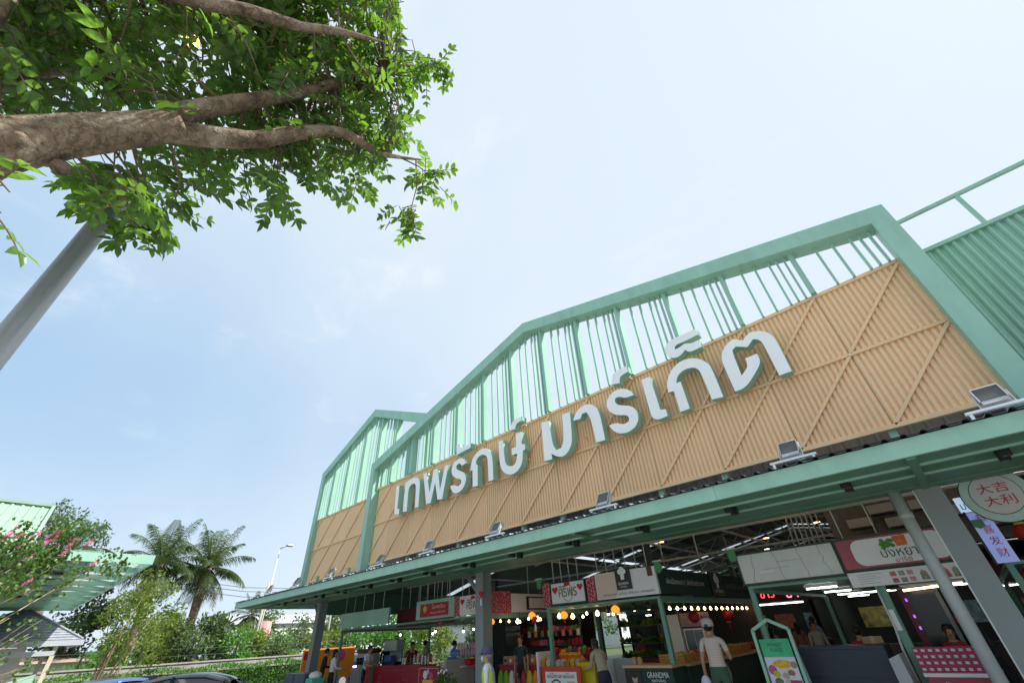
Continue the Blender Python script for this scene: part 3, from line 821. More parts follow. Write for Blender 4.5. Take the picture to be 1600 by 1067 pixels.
# rough plan of the crown as seen from the ground: clump centres, spread in depth between 2.3 and 5.2 m
crown_poly = [(-80, -120), (640, -120), (632, 0), (636, 60), (668, 92), (668, 132), (630, 150), (632, 200), (640, 250), (560, 262), (500, 282), (430, 296), (360, 292), (318, 286), (300, 320), (262, 348), (216, 356), (196, 318), (150, 306), (110, 282), (96, 240), (40, 160), (-80, 180)]
holes = [(330, 40, 22), (480, 8, 20), (240, 245, 18), (200, 25, 10), (380, 262, 8), (590, 150, 12), (130, 245, 12), (640, 40, 14)]
nsp = 0; bases = []
while nsp < 860:
    x, y = random.uniform(-80, 670), random.uniform(-120, 350)
    if not inside(crown_poly, x, y): continue
    if any((x - hx) ** 2 + (y - hy) ** 2 < hr * hr for hx, hy, hr in holes): continue
    if 165 < y < 262 and x < 225 and random.random() < 0.85: continue
    lower = y > 200
    z = 3.0 + 1.5 * max(x, 0) / 650 + random.uniform(-0.4, 1.0)
    if not lower and random.random() < 0.25: z -= 0.3
    if 150 < y < 270 and x < 250: z = max(z, 3.1)
    p = PD(x, y, z)
    d = Vector((random.uniform(-1, 1), random.uniform(-1, 1), random.uniform(-0.7, 0.35)))
    spray(p - d.normalized() * 0.1, d, random.choice((2, 3, 3, 4, 4)), random.uniform(0.24, 0.40), (0.136 - 0.046 * max(x, 0) / 650) * random.uniform(0.7, 1.2))
    bases.append(p)
    nsp += 1
right_poly = [(360, -60), (632, -60), (636, 60), (662, 92), (662, 132), (628, 150), (625, 235), (560, 255), (470, 275), (400, 285), (360, 240)]
nsp = 0
while nsp < 340:
    x, y = random.uniform(360, 665), random.uniform(-60, 285)
    if not inside(right_poly, x, y): continue
    z = 3.0 + 1.5 * x / 650 + random.uniform(-0.45, 0.5)
    p = PD(x, y, z)
    d = Vector((random.uniform(-1, 1), random.uniform(-1, 1), random.uniform(-0.7, 0.35)))
    spray(p - d.normalized() * 0.1, d, random.choice((2, 3, 3, 4)), random.uniform(0.18, 0.32), random.uniform(0.07, 0.125))
    bases.append(p); nsp += 1
def clump(x, y, z, rpx, n, leaf):
    c = PD(x, y, z)
    for _ in range(n):
        q = PD(x + random.uniform(-rpx, rpx), y + random.uniform(-rpx, rpx), z + random.uniform(-0.15, 0.15))
        spray(q, Vector((random.uniform(-1, 1), random.uniform(-1, 1), random.uniform(-0.8, 0.2))), random.choice((2, 3)), random.uniform(0.14, 0.24), leaf)
clump(672, 275, 4.1, 18, 13, 0.088); clump(678, 100, 4.3, 10, 9, 0.085); clump(640, 335, 4.2, 20, 15, 0.088); clump(240, 340, 3.0, 22, 9, 0.11); clump(222, 366, 3.05, 6, 2, 0.09)
clump(0, 290, 1.9, 10, 3, 0.09); clump(-4, 335, 1.9, 10, 3, 0.09); clump(12, 180, 1.9, 8, 2, 0.10); clump(440, 300, 3.5, 14, 5, 0.11); clump(560, 285, 3.9, 14, 5, 0.10)
clump(205, 300, 2.6, 24, 9, 0.10); clump(190, 320, 2.65, 10, 4, 0.09)
for a, c in (((625, 246, 4.05), (672, 275, 4.1)), ((650, 250, 4.1), (640, 335, 4.2)), ((635, 105, 4.4), (682, 100, 4.3)), ((170, 220, 2.8), (240, 345, 3.0)), ((-40, 250, 2.1), (15, 300, 1.75)), ((350, 10, 3.1), (410, 130, 3.3)), ((540, 60, 3.6), (500, 0, 3.8)), ((160, 130, 3.2), (170, 190, 2.9))):
    stalks.tube([PD(*a), PD((a[0] + c[0]) / 2 + 6, (a[1] + c[1]) / 2, (a[2] + c[2]) / 2), PD(*c)], [0.009, 0.006, 0.003], 5)
LP = [q for l in limbs for q in l[::2] if q[1] > 0.022 and (q[0] - EYE).length < 6]
for p in bases:
    q = min(LP, key=lambda c: (c[0] - p).length)
    dist = (q[0] - p).length
    if dist < 0.85 and random.random() < 0.75:
        m = q[0].lerp(p, 0.55) + Vector((random.uniform(-.06, .06), random.uniform(-.06, .06), random.uniform(0, .12)))
        stalks.tube([q[0], m, p], [min(0.011, q[1] * 0.6), 0.007, 0.003], 5)
tag(stalks.build('twigs', mat('twig', (0.16, 0.12, 0.07), 0.8), tree), kind='stuff')
# the 300 leaves that show largest are leaves of their own, the rest one crown
def vis(l):
    dz = (l[0] - EYE).dot(AX_F)
    v = (l[0] - EYE).normalized()
    q = l[0] - EYE
    sx, sy = 800 + 646 * q.dot(AX_R) / dz, 533.5 + 646 * q.dot(AX_D) / dz
    return -(l[3] * l[4] / dz ** 2) * (0.2 + abs(v.dot(l[2]))) if (sx > -5 and sy > -5) else 0
leaf_list.sort(key=vis)
crown = MB()
for c, d, n, L, W in leaf_list[300:]:
    leaf_faces(crown, c, d, n, L, W, random.uniform(0.0, 0.25))
crown_o = tag(crown.build('crown', M['leaf'], tree), kind='stuff')
proto = []
for bend in (0.05, 0.12, 0.2):
    b = MB(); leaf_faces(b, Vector((0, 0, 0)), Vector((1, 0, 0)), Vector((0, 0, 1)), 1.0, 0.5, bend); proto.append(b.mesh('leaf', M['leaf']))
base_off = Vector(tree_base)
for i, (c, d, n, L, W) in enumerate(leaf_list[:300]):
    s = d.cross(n).normalized(); n = s.cross(d).normalized()
    o = bpy.data.objects.new('leaf', proto[i % 3]); COL.objects.link(o); o.parent = tree
    rot = Matrix((d, -s, n)).transposed()
    o.location = c - base_off; o.rotation_euler = rot.to_euler(); o.scale = (L, W * 2, L)
print('leaves', len(leaf_list))

# ---------------- warm lamp hanging in the tree
lp = PD(304, 62, 3.3)
lamp = empty('tree_lamp', lp, 'small warm glowing glass lamp hanging among the leaves of the tree', 'lamp')
MB().lathe((0, 0, 0), [(0.052, -0.06), (0.045, -0.02), (0.02, 0.03), (0.012, 0.05)], 12).build('shade', mat('frosted_glass', (0.75, 0.8, 0.7), 0.25, translucent=0.5), lamp, local=True)
MB().ball((0, 0, -0.055), 0.019, 10, 8).build('bulb', mat('bulb_glow', (1, 0.8, 0.5), 0.4, emit=(1.0, 0.72, 0.30), estr=10), lamp, local=True)
MB().tube([(0, 0, 0.05), (0.02, 0.01, 0.30)], 0.004, 5).build('cord', M['black'], lamp, local=True)

# ================================================================ TALL GREY LAMP POST (left)
d = ray(88, 434)
k = 2.85 / (d.dot(AX_F) / 646 * 1.0) / 646
pp = EYE + ray(88, 434) * (2.95 / 646)
post = empty('street_lamp', (pp.x, pp.y, -0.15), 'thick grey steel lamp post disappearing up into the leaves at left', 'street lamp')
MB().tube([(pp.x, pp.y, -0.15), (pp.x, pp.y, 2.0), (pp.x, pp.y, 4.8)], [0.074, 0.070, 0.067], 24).build('pole', mat('galvanised', (0.44, 0.46, 0.47), 0.42, metal=0.25, var=0.12, scale=3, streak=(6, 6, 0.4)), post)
for zz in (2.3, 3.15):
    MB().tube([(pp.x, pp.y, zz), (pp.x, pp.y, zz + 0.03)], 0.0735, 24).build('band', M['grey_steel'], post)
MB().box((pp.x - 0.2, pp.y - 0.2, -0.149), (pp.x + 0.2, pp.y + 0.2, -0.12)).build('base_plate', M['grey_steel'], post)
MB().lathe((pp.x, pp.y, 4.8), [(0.078, 0), (0.085, 0.05), (0.075, 0.16), (0.03, 0.20)], 16).build('lamp_head', M['grey_steel'], post)

# ================================================================ BOUNDARY: hedge, wall, wire fence
WX = -30.0
wall = empty('boundary_wall', (WX, 10, -0.16), 'low weathered concrete boundary wall behind the clipped hedge', 'wall')
for k in range(9):
    y0 = -8 + k * 3.0
    MB().box((WX - 0.09, y0, -0.16), (WX + 0.09, y0 + 2.985, 1.38)).build('wall_panel', M['concrete'], wall)
    MB().box((WX - 0.13, y0, 1.38), (WX + 0.13, y0 + 2.99, 1.44)).build('coping', M['concrete'], wall)
hed = empty('hedge', (WX + 0.75, 7, -0.16), 'long clipped bright green hedge in front of the concrete wall', 'hedge')
random.seed(5)
b = MB()
for _ in range(15000):
    y = random.uniform(-2, 17); f = random.random()
    if f < 0.55: p = Vector((WX + 1.1 + random.uniform(-0.08, 0.06), y, random.uniform(-0.1, 1.15)))
    else: p = Vector((WX + random.uniform(0.25, 1.1), y, 1.12 + random.uniform(-0.08, 0.10) + 0.06 * math.sin(y * 2.3)))
    dd = (rnd_dir() + Vector((0.5, 0, 0.5))).normalized(); L = random.uniform(0.06, 0.12)
    u = dd.cross(rnd_dir()).normalized() * L * 0.3
    b.add([p, p + dd * L * 0.5 + u, p + dd * L, p + dd * L * 0.5 - u], [(0, 1, 2, 3)])
tag(b.build('foliage', M['leaf_hedge'], hed), kind='stuff')
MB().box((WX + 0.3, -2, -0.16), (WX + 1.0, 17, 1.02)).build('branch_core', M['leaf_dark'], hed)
fen = empty('wire_fence', (WX - 1.6, 10, -0.16), 'dark post and wire fence standing behind the concrete wall', 'fence')
for k in range(11):
    y = -1 + k * 2.2
    MB().tube([(WX - 1.6, y, -0.16), (WX - 1.6, y, 2.15), (WX - 1.3, y + 0.1, 2.4)], 0.035, 6).build('post', mat('fence_post', (0.09, 0.09, 0.085), 0.7), fen)
for z in (0.9, 1.3, 1.7, 2.0):
    MB().tube([(WX - 1.6, -1, z), (WX - 1.6, 21, z)], 0.006, 4).build('wire', mat('fence_wire', (0.2, 0.2, 0.2), 0.5, metal=0.5), fen)

# ================================================================ PALMS, BUSHES, TREES BEHIND THE WALL
def palm(base, top, L, n, label, seed, name='oil_palm', group='palms behind the wall'):
    random.seed(seed)
    t = empty(name, base, label, 'palm tree', group)
    base, top = Vector(base), Vector(top)
    MB().tube([base, base.lerp(top, 0.5), top], [L * 0.085, L * 0.08, L * 0.11], 10).build('trunk', M['bark'], t)
    stub = MB()
    for i in range(26):
        a = i * 2.4; z = top.z - 0.1 - i * 0.05 * L / 3
        c = Vector((top.x, top.y, z)); o = Vector((math.cos(a), math.sin(a), 0.6)).normalized()
        stub.tube([c, c + o * L * 0.16], [0.05, 0.02], 5)
    stub.build('frond_stubs', M['leaf_dry'], t)
    for i in range(n):
        a = i * 2.39996 + random.uniform(-0.2, 0.2)
        f = i / n                                       # 0 = young upright, 1 = old hanging
        el = R(86 - 150 * f + random.uniform(-8, 8))
        o = Vector((math.cos(a) * math.cos(el), math.sin(a) * math.cos(el), math.sin(el)))
        Lf = L * random.uniform(0.85, 1.1) * (0.8 + 0.3 * math.sin(math.pi * min(f + 0.2, 1)))
        pts = [top.copy()]; d = o.copy()
        N = 14
        for k in range(N):
            d = (d + Vector((0, 0, -0.02 - 0.12 * (k / N)))).normalized()
            pts.append(pts[-1] + d * Lf / N)
        fb = MB()
        fb.tube(pts, [0.045 * L / 3.3 * (1 - 0.9 * k / N) + 0.004 for k in range(N + 1)], 4)
        for k in range(2, N):
            for h in (0.0, 0.33, 0.66):
                p = pts[k].lerp(pts[k + 1], h); tdir = (pts[k + 1] - pts[k]).normalized()
                sd = tdir.cross(Vector((0, 0, 1)))
                if sd.length < 0.05: sd = Vector((1, 0, 0))
                sd.normalize(); up = sd.cross(tdir)
                q = (k + h) / N
                ll = L * 0.25 * math.sin(math.pi * (0.12 + 0.8 * q)) + 0.05
                for sg in (-1, 1):
                    e = (sd * sg * 0.9 + tdir * 0.55 + up * random.uniform(-0.25, 0.35) + Vector((0, 0, -0.45))).normalized()
                    tip = p + e * ll + Vector((0, 0, -0.32 * ll))
                    w = tdir * (0.016 * L / 3.3 + 0.010)
                    m = p + e * ll * 0.5
                    fb.add([p - w * 0.6, p + w * 0.6, m + w, tip, m - w], [(0, 1, 2, 3, 4)])
        fb.build('frond', M['leaf_dry'] if f > 0.84 and random.random() < 0.7 else M['leaf_palm'], t)
palm((-40, 6.4, -0.16), (-40, 6.3, 7.0), 3.1, 29, 'oil palm with ragged crown, left one of the pair beyond the wall', 3)
palm((-40.5, 9.5, -0.16), (-40.5, 9.35, 6.9), 3.15, 31, 'oil palm with hanging dry fronds, right one of the pair beyond the wall', 8)
palm((-70, 22.9, -0.16), (-70, 22.9, 5.6), 2.6, 20, 'small distant palm above the bushes near the canopy corner', 4)
palm((-52, 1.9, -0.16), (-52, 1.9, 9.0), 2.8, 18, 'palm whose fronds just show above the green parking canopy', 6)

def bush(base, blobs, leaf, m_, label, seed, name='bush', stems=6, cat='bush', group='bushes behind the wall'):
    random.seed(seed)
    t = empty(name, base, label, cat, group)
    base = Vector(base)
    sb = MB()
    for i in range(stems):
        c = Vector(blobs[i % len(blobs)][0]) + rnd_dir() * 0.4
        m = base.lerp(c, 0.5) + Vector((random.uniform(-.2, .2), random.uniform(-.2, .2), 0.2))
        st = base + Vector((random.uniform(-.2, .2), random.uniform(-.2, .2), 0))
        sb.tube([st, m, c], [0.035, 0.025, 0.008], 5)
    sb.build('stems', M['stem'], t)
    b = MB(); leaf_mass(b, blobs, leaf)
    tag(b.build('foliage', m_, t), kind='stuff')
def col_blobs(c, rx, ry, z0, z1, k, sub, n):
    return [((c[0] + random.uniform(-rx, rx), c[1] + random.uniform(-ry, ry) * (1 - 0.4 * q), z0 + (z1 - z0) * q), (sub, sub, sub * 0.8), n) for q in [random.random() for _ in range(k)]]
random.seed(21)
bush((-25.5, 3.35, -0.15), col_blobs((-25.5, 3.9), 0.9, 1.0, 1.8, 4.4, 22, 0.5, 170), 0.13, M['leaf_yellow'], 'loose yellow-green shrub on many pale stems behind the parked cars', 31, 'multi_stem_shrub', 14, 'shrub', None)
bush((-34.5, 6.3, -0.16), col_blobs((-34.5, 6.6), 1.2, 1.3, 0.3, 4.2, 26, 0.65, 150), 0.22, M['leaf_yellow'], 'tall yellowish thicket below the left palm', 32, stems=10)
bush((-35.5, 9.0, -0.16), col_blobs((-35.5, 9.2), 1.2, 1.5, 0.2, 3.4, 26, 0.7, 150), 0.24, M['leaf_far'], 'dense green thicket below the right palm', 33)
bush((-36.0, 12.2, -0.16), col_blobs((-36, 12.2), 1.2, 1.3, 0.2, 2.9, 16, 0.65, 150), 0.2, M['leaf_yellow'], 'lower bright thicket between right palm and far lamp pole', 34)
bush((-33.0, 4.2, -0.16), col_blobs((-33, 4.4), 0.6, 0.9, 0.2, 2.4, 14, 0.5, 150), 0.16, M['leaf_hedge'], 'dark leafy bush just behind the wall left of the thicket', 35)
bush((-44.0, 16.5, -0.16), col_blobs((-44, 17), 1.5, 2.0, 0.2, 2.6, 16, 0.8, 140), 0.28, M['leaf_hedge'], 'round green bush beside the far wooden post', 36)
bush((-38.0, 18.5, -0.16), col_blobs((-38, 18.5), 1.3, 1.6, 0.2, 2.5, 14, 0.7, 140), 0.24, M['leaf_yellow'], 'banana-green bush left of the leftmost hall column', 37)
bush((-33.5, 7.9, -0.16), col_blobs((-33.5, 8.0), 0.8, 1.1, 0.3, 3.0, 18, 0.6, 150), 0.2, M['leaf_far'], 'mixed thicket right below the dry fronds of the right palm', 38)
bush((-34.0, 10.6, -0.16), col_blobs((-34, 10.7), 0.9, 1.2, 0.2, 2.6, 16, 0.6, 150), 0.2, M['leaf_hedge'], 'green thicket just right of the right palm trunk', 39)
bush((-36.0, 14.4, -0.16), col_blobs((-36, 14.4), 1.0, 1.4, 0.2, 2.3, 14, 0.6, 150), 0.22, M['leaf_far'], 'low scrub behind the thin lamp post', 40)
bush((-37.0, 21.5, -0.16), col_blobs((-37, 21.5), 1.4, 1.8, 0.2, 2.7, 18, 0.7, 140), 0.25, M['leaf_hedge'], 'bright bush seen under the plain green fascia board', 43)
bush((-34.0, 25.5, -0.16), col_blobs((-34, 25.5), 1.4, 2.0, 0.2, 2.6, 18, 0.7, 140), 0.25, M['leaf_yellow'], 'yellowish bush seen behind the white shirted server', 44)
bush((-33.0, 30.5, -0.16), col_blobs((-33, 30.5), 1.4, 2.2, 0.2, 3.2, 20, 0.8, 140), 0.28, M['leaf_far'], 'bush seen over the red counter past the left stall', 45)
bush((-28.0, 36.0, -0.16), col_blobs((-28, 36), 1.8, 2.2, 0.2, 3.4, 20, 0.8, 140), 0.28, M['leaf_hedge'], 'bush seen left of the dark curtain', 46)
for i, x in enumerate((-22, -18.5, -15, -11.5, -8)):
    bush((x, 49 + (i % 2) * 1.5, -0.16), col_blobs((x, 49 + (i % 2) * 1.5), 1.9, 1.2, 0.2, 3.6, 22, 0.9, 130), 0.3, M[('leaf_far', 'leaf_hedge', 'leaf_far', 'leaf_dark', 'leaf_far')[i]], 'tall bush beyond the far end of the hall, %s from the left' % ORD[i], 90 + i, group='bushes behind the hall')
broad_tree('tall_tree', (-58, -1.5, -0.16), 12, (-57, 0.0, 11.2), (4.0, 4.6, 2.3), 34, 1.0, 110, 0.26, M['leaf_far'], 'tall airy grey-green tree rising behind the pale green roof', 0.3, seed=41)
broad_tree('dark_tree', (-42, 3.6, -0.16), 6, (-42, 3.6, 4.0), (2.2, 1.6, 2.0), 24, 0.8, 140, 0.25, M['leaf_dark'], 'dark tree standing between the shingled kiosk and the left palm', 0.2, seed=42)
for i, (x, y, h, r, m_) in enumerate(((-62, 30, 6, 4, 'leaf_far'), (-55, 37, 7, 4.5, 'leaf_hedge'), (-48, 46, 7, 4.5, 'leaf_far'), (-40, 54, 8, 5, 'leaf_far'), (-30, 60, 8, 5, 'leaf_hedge'), (-20, 62, 9, 5, 'leaf_far'), (-10, 64, 9, 5, 'leaf_dark'), (0, 66, 9, 5, 'leaf_far'), (-72, 14, 6, 4, 'leaf_far'), (-80, 30, 7, 5, 'leaf_far'))):
    wh = ['far round tree left of the hall, nearest the small distant palm', 'far bright tree seen left of the leftmost column', 'far tree seen above the cars behind the left stalls', 'far tree seen through the back of the left stalls', 'far bright tree seen over the red counter', 'far tree seen behind the fruit shelves', 'far dark tree seen behind the hanging vegetables', 'far tree at the back of the right aisle', 'far low tree behind the yellow thicket', 'far tree on the skyline left of the hall'][i]
    broad_tree('far_tree', (x, y, -0.16), h, (x, y, h * 0.50), (r * 1.15, r * 1.15, h * 0.46), 34, 1.3, 120, 0.42, M[m_], wh, 0.25, group='trees beyond the hall', seed=60 + i)

# ================================================================ ORCHID TREE with pink flowers (left edge)
random.seed(77)
ob = Vector((-9.4, -1.6, -0.15))
orch = empty('orchid_tree', ob, 'small tree with rounded leaves and pink flowers at the left edge', 'tree')
sb = MB(); tips = []
ends = [PX(x, y, X) for x, y, X in ((5, 848, -10), (40, 838, -10), (75, 842, -10.2), (105, 848, -10), (20, 862, -10), (55, 860, -10), (85, 862, -10), (30, 880, -9.6), (70, 880, -9.8), (95, 875, -10), (10, 920, -9.4), (45, 990, -9.4), (10, 1025, -9.2), (30, 1050, -9.2), (175, 868, -10.8), (15, 965, -9.1))]
for e in ends:
    m = ob.lerp(e, 0.5) + Vector((0, -0.25, 0.1))
    sb.tube([ob + Vector((random.uniform(-.1, .1), random.uniform(-.1, .1), 0)), m, e], [0.022, 0.014, 0.004], 6)
    for k in range(3):
        t = e + rnd_dir() * 0.3; sb.tube([m.lerp(e, 0.6), t], [0.006, 0.002], 4); tips.append(t)
    tips += [e, m.lerp(e, 0.85), m.lerp(e, 0.7)]
sb.build('trunk', M['stem'], orch)
b = MB()
for t in tips:
    hi = t.z > 2.55
    for _ in range(38 if hi else 5):
        p = t + rnd_dir() * random.uniform(0.02, 0.2); dd = (rnd_dir() + Vector((0, 0, -0.4))).normalized()
        leaf_faces(b, p, dd, rnd_dir(), 0.05, 0.055, 0.1, wide=True)
tag(b.build('crown', mat('orchid_leaf', (0.06, 0.13, 0.03), 0.45, var=0.4, scale=2, translucent=0.35), orch), kind='stuff')
fm = mat('pink_petal', (0.66, 0.20, 0.50), 0.5, var=0.2, scale=8, translucent=0.3)
for x, y, X in ((12, 838, -10), (30, 838, -10), (58, 836, -10), (80, 838, -10), (84, 843, -10), (107, 846, -10), (108, 853, -10), (140, 848, -10.3), (45, 872, -9.6), (44, 910, -9.4), (50, 922, -9.4), (4, 842, -10), (92, 832, -10), (70, 850, -9.9), (22, 828, -10.1), (118, 842, -10.1), (100, 864, -9.9), (34, 852, -9.8), (148, 880, -10.6)):
    c = PX(x, y, X); f = MB()
    for k in range(5):
        a = k * 1.257; dd = (Vector((math.cos(a), math.sin(a) * 0.6, 0.5 + math.sin(a)))).normalized()
        leaf_faces(f, c, dd, rnd_dir(), 0.085, 0.055, 0.2)
    f.build('flower', fm, orch)
# ================================================================ GREEN PARKING CANOPY (left) and pale green roof behind
pc = empty('parking_canopy', (-19, -2, -0.15), 'green steel parking canopy with translucent edge strip at left', 'canopy')
X0, X1, Y0, Y1, ZC = -26.4, -12.95, -7.0, 1.90, 3.39
for a, b_ in (((X1 - 0.05, Y0, ZC), (X1, Y1, ZC + 0.17)), ((X0, Y1 - 0.05, ZC), (X1 - 0.051, Y1, ZC + 0.17)), ((X0, Y0, ZC), (X0 + 0.05, Y1 - 0.051, ZC + 0.17))):
    MB().box(a, b_).build('fascia', M['mint'], pc)
for k in range(9):
    x = X1 - 1.5 - k * 1.45
    MB().box((x - 0.05, Y0, ZC + 0.0), (x + 0.05, Y1 - 0.052, ZC + 0.10)).build('cross_beam', M['mint'], pc)
for y in (0.95, -0.6, -2.4, -4.4):
    MB().box((X0 + 0.052, y - 0.04, ZC + 0.101), (X1 - 0.052, y + 0.04, ZC + 0.15)).build('purlin', M['mint'], pc)
for k in range(9):
    x = X1 - 0.1 - k * 1.45
    MB().bar((x - 0.08, 0.95, ZC + 0.06), (x - 1.35, Y1 - 0.1, ZC + 0.06), 0.05, 0.05).build('brace', M['mint'], pc)
MB().box((X0, 0.96, ZC + 0.171), (X1, Y1, ZC + 0.18)).build('translucent_sheet', mat('polycarbonate', (0.75, 0.82, 0.80), 0.35, translucent=0.7, tint=NEUTRAL), pc)
MB().box((X0, Y0, ZC + 0.171), (X1, 0.95, ZC + 0.20)).build('roof_sheet', M['mint_dark'], pc)
for k in range(5):
    x = X1 - 3 - k * 1.9
    for y in (0.1, 0.55):
        MB().box((x - 0.3, y - 0.1, ZC + 0.04), (x + 0.3, y + 0.1, ZC + 0.098)).build('light_panel', M['black'], pc)
for x in (-14.5, -19.5, -24.5):
    MB().tube([(x, -3.0, -0.15), (x, -3.0, ZC)], 0.09, 10).build('post', M['mint'], pc)
sh = empty('side_building', (-27, -7, -0.15), 'building with pale green ribbed metal roof behind the parking canopy', 'building')
rb = MB(); pts = []
y = -14.0
while y < -0.35:
    for t, h in ((0, 0), (0.35, 0), (0.45, 0.05), (0.65, 0.05), (0.75, 0)): pts.append((y + t * 0.33, h))
    y += 0.33
vs = []; fs = []
for y, h in pts: vs += [(-24, y, 5.05 + h), (-30, y, 7.75 + h)]
for i in range(len(pts) - 1): fs.append((2 * i, 2 * i + 2, 2 * i + 3, 2 * i + 1))
rb.add(vs, fs); rb.build('roof', mat('pale_green_roof', (0.27, 0.40, 0.30), 0.5, var=0.06, scale=1), sh)
MB().bar((-30, -14, 7.84), (-30, -0.25, 7.84), 0.35, 0.12).build('ridge_cap', mat('pale_green_roof', (0.4, 0.6, 0.4)), sh)
MB().bar((-24, -0.28, 5.10), (-30, -0.28, 7.80), 0.12, 0.16).build('verge', mat('pale_green_roof', (0.4, 0.6, 0.4)), sh)
MB().box((-29.8, -13.8, -0.15), (-24.4, -0.6, 5.0)).build('wall', mat('white_wall', (0.7, 0.7, 0.67), 0.8, var=0.08), sh)

# ---------------- shingled kiosk
ki = empty('kiosk', (-25.7, 0.7, -0.15), 'small kiosk with grey shingled hip roof and gutter at left', 'kiosk')
shg = mat('grey_shingle', (0.27, 0.29, 0.33), 0.8, var=0.25, scale=5, bump=0.3)
kx0, kx1, ky0, ky1, ze, za = -27.9, -24.0, -1.4, 2.36, 2.36, 3.42
apex = Vector(((kx0 + kx1) / 2 - 0.2, 0.55, za))
NRow = 13
corners = [Vector((kx1, ky0, ze)), Vector((kx1, ky1, ze)), Vector((kx0, ky1, ze)), Vector((kx0, ky0, ze))]
for s_ in range(4):
    a, b_ = corners[s_], corners[(s_ + 1) % 4]
    nrm = (b_ - a).cross(apex - a).normalized()
    if nrm.z < 0: nrm = -nrm
    for k in range(NRow):
        t0, t1 = k / NRow, (k + 1.12) / NRow
        t1 = min(t1, 1)
        p = [a.lerp(apex, t0), b_.lerp(apex, t0), b_.lerp(apex, t1), a.lerp(apex, t1)]
        lift = nrm * 0.028
        MB().add([p[0] + lift, p[1] + lift, p[2] + nrm * 0.004, p[3] + nrm * 0.004, p[0], p[1]], [(0, 1, 2, 3), (4, 5, 1, 0)]).build('shingle_row', shg, ki)
for c in corners:
    MB().bar(c + Vector((0, 0, 0.03)), apex + Vector((0, 0, 0.05)), 0.10, 0.05).build('hip_cap', shg, ki)
gut = mat('grey_gutter', (0.45, 0.48, 0.52), 0.5)
MB().box((kx1 - 0.02, ky0, ze - 0.16), (kx1 + 0.08, ky1 + 0.08, ze - 0.002)).build('gutter', gut, ki)
MB().box((kx0, ky1 - 0.02, ze - 0.16), (kx1 - 0.021, ky1 + 0.08, ze - 0.002)).build('gutter', gut, ki)
MB().box((kx0 + 0.5, ky0 + 0.5, -0.15), (kx1 - 0.8, ky1 - 1.3, 2.2)).build('wall', mat('white_wall', (0.7, 0.7, 0.67)), ki)
for x, y in ((kx1 - 0.15, ky1 - 0.6), (kx1 - 0.15, ky0 + 0.2), (kx0 + 0.2, ky1 - 0.6)):
    MB().box((x - 0.06, y - 0.06, -0.15), (x + 0.06, y + 0.06, 2.2)).build('post', mat('cream_post', (0.6, 0.52, 0.40), 0.7), ki)
MB().box((-23.9, -2.0, 1.93), (-23.6, 1.75, 2.06)).build('awning_beam', gut, ki)
MB().box((-23.88, -2.0, 1.5), (-23.86, 0.5, 1.92)).build('red_banner', mat('red_banner', (0.35, 0.03, 0.04), 0.6), ki)
ar = empty('mint_arch', (-12.1, 0.35, -0.15), 'mint painted arch panel low at the left edge', 'panel')
outer = [(-0.42, 0)] + [(-0.42, 0.9), (-0.36, 1.35), (0.0, 1.52), (0.36, 1.62), (0.42, 1.62), (0.42, 0)]
bb = MB()
pan = [(-0.42, 1.50), (0.44, 1.72), (0.44, 0.0), (0.26, 0.0)] + [(0.26 * math.cos(R(a)), 1.0 + 0.42 * math.sin(R(a))) for a in range(0, 181, 15)] + [(-0.26, 0.0), (-0.42, 0.0)]
bb.prism([(x, z) for x, z in reversed(pan)], -0.05, 0.05)
ao = bb.build('panel', M['mint'], ar, local=True); ar.rotation_euler = (0, 0, R(80))
for i, (y, lb_) in enumerate(((1.32, 'left'), (1.47, 'right'))):
    tag(MB().lathe((-12.6, y + 0.1, 0.9), [(0.05, 0), (0.05, 0.40), (0.03, 0.45)], 8).build('red_bollard', mat('red_plastic', (0.55, 0.02, 0.03), 0.4)), 'red plastic bollard beside the parked blue car, %s of two' % lb_, 'bollard', 'red bollards')

# ================================================================ FAR HOUSES, POLES
def house(x, y, w, d, h, wall_c, roof_c, label, rise=1.4, rz=0.0):
    o = empty('far_house', (x, y, -0.16), label, 'house', 'houses beyond the wall', rz)
    wm = mat('house_wall_%s' % (wall_c,), wall_c, 0.8, var=0.08, scale=0.6); rm = mat('house_roof_%s' % (roof_c,), roof_c, 0.8, var=0.15, scale=0.8)
    MB().box((-w / 2, -d / 2, 0), (w / 2, d / 2, h)).build('wall', wm, o, local=True)
    MB().prism([(-w / 2 - 0.4, h), (w / 2 + 0.4, h), (0, h + rise)], -d / 2 - 0.4, d / 2 + 0.4).build('roof', rm, o, local=True)
    gm = mat('dark_glass', (0.04, 0.05, 0.06), 0.1)
    for k in range(3):
        wy = -d / 2 + d * (k + 0.5) / 3
        f = MB().box((w / 2 + 0.01, wy - 0.5, h * 0.35), (w / 2 + 0.06, wy + 0.5, h * 0.75)).build('window', mat('window_frame', (0.6, 0.6, 0.6), 0.5), o, local=True)
        MB().box((w / 2 + 0.061, wy - 0.42, h * 0.38), (w / 2 + 0.07, wy + 0.42, h * 0.72)).build('pane', gm, f, local=True)
house(-44, 0.5, 8, 9, 1.9, (0.72, 0.72, 0.69), (0.40, 0.30, 0.22), 'white low house with brownish roof edge behind the kiosk', 0.5)
house(-85, 31, 10, 14, 5.2, (0.72, 0.70, 0.70), (0.45, 0.46, 0.5), 'white far building below the canopy corner')
house(-78, 44, 8, 10, 4.0, (0.70, 0.68, 0.66), (0.5, 0.5, 0.52), 'grey roofed far house between trees left of the hall column')
house(-60, 55, 10, 9, 3.6, (0.74, 0.74, 0.74), (0.55, 0.55, 0.57), 'pale far house seen past the leftmost column')
house(-45, 68, 10, 9, 4.4, (0.76, 0.77, 0.78), (0.5, 0.52, 0.55), 'pale far house seen through the left stalls')
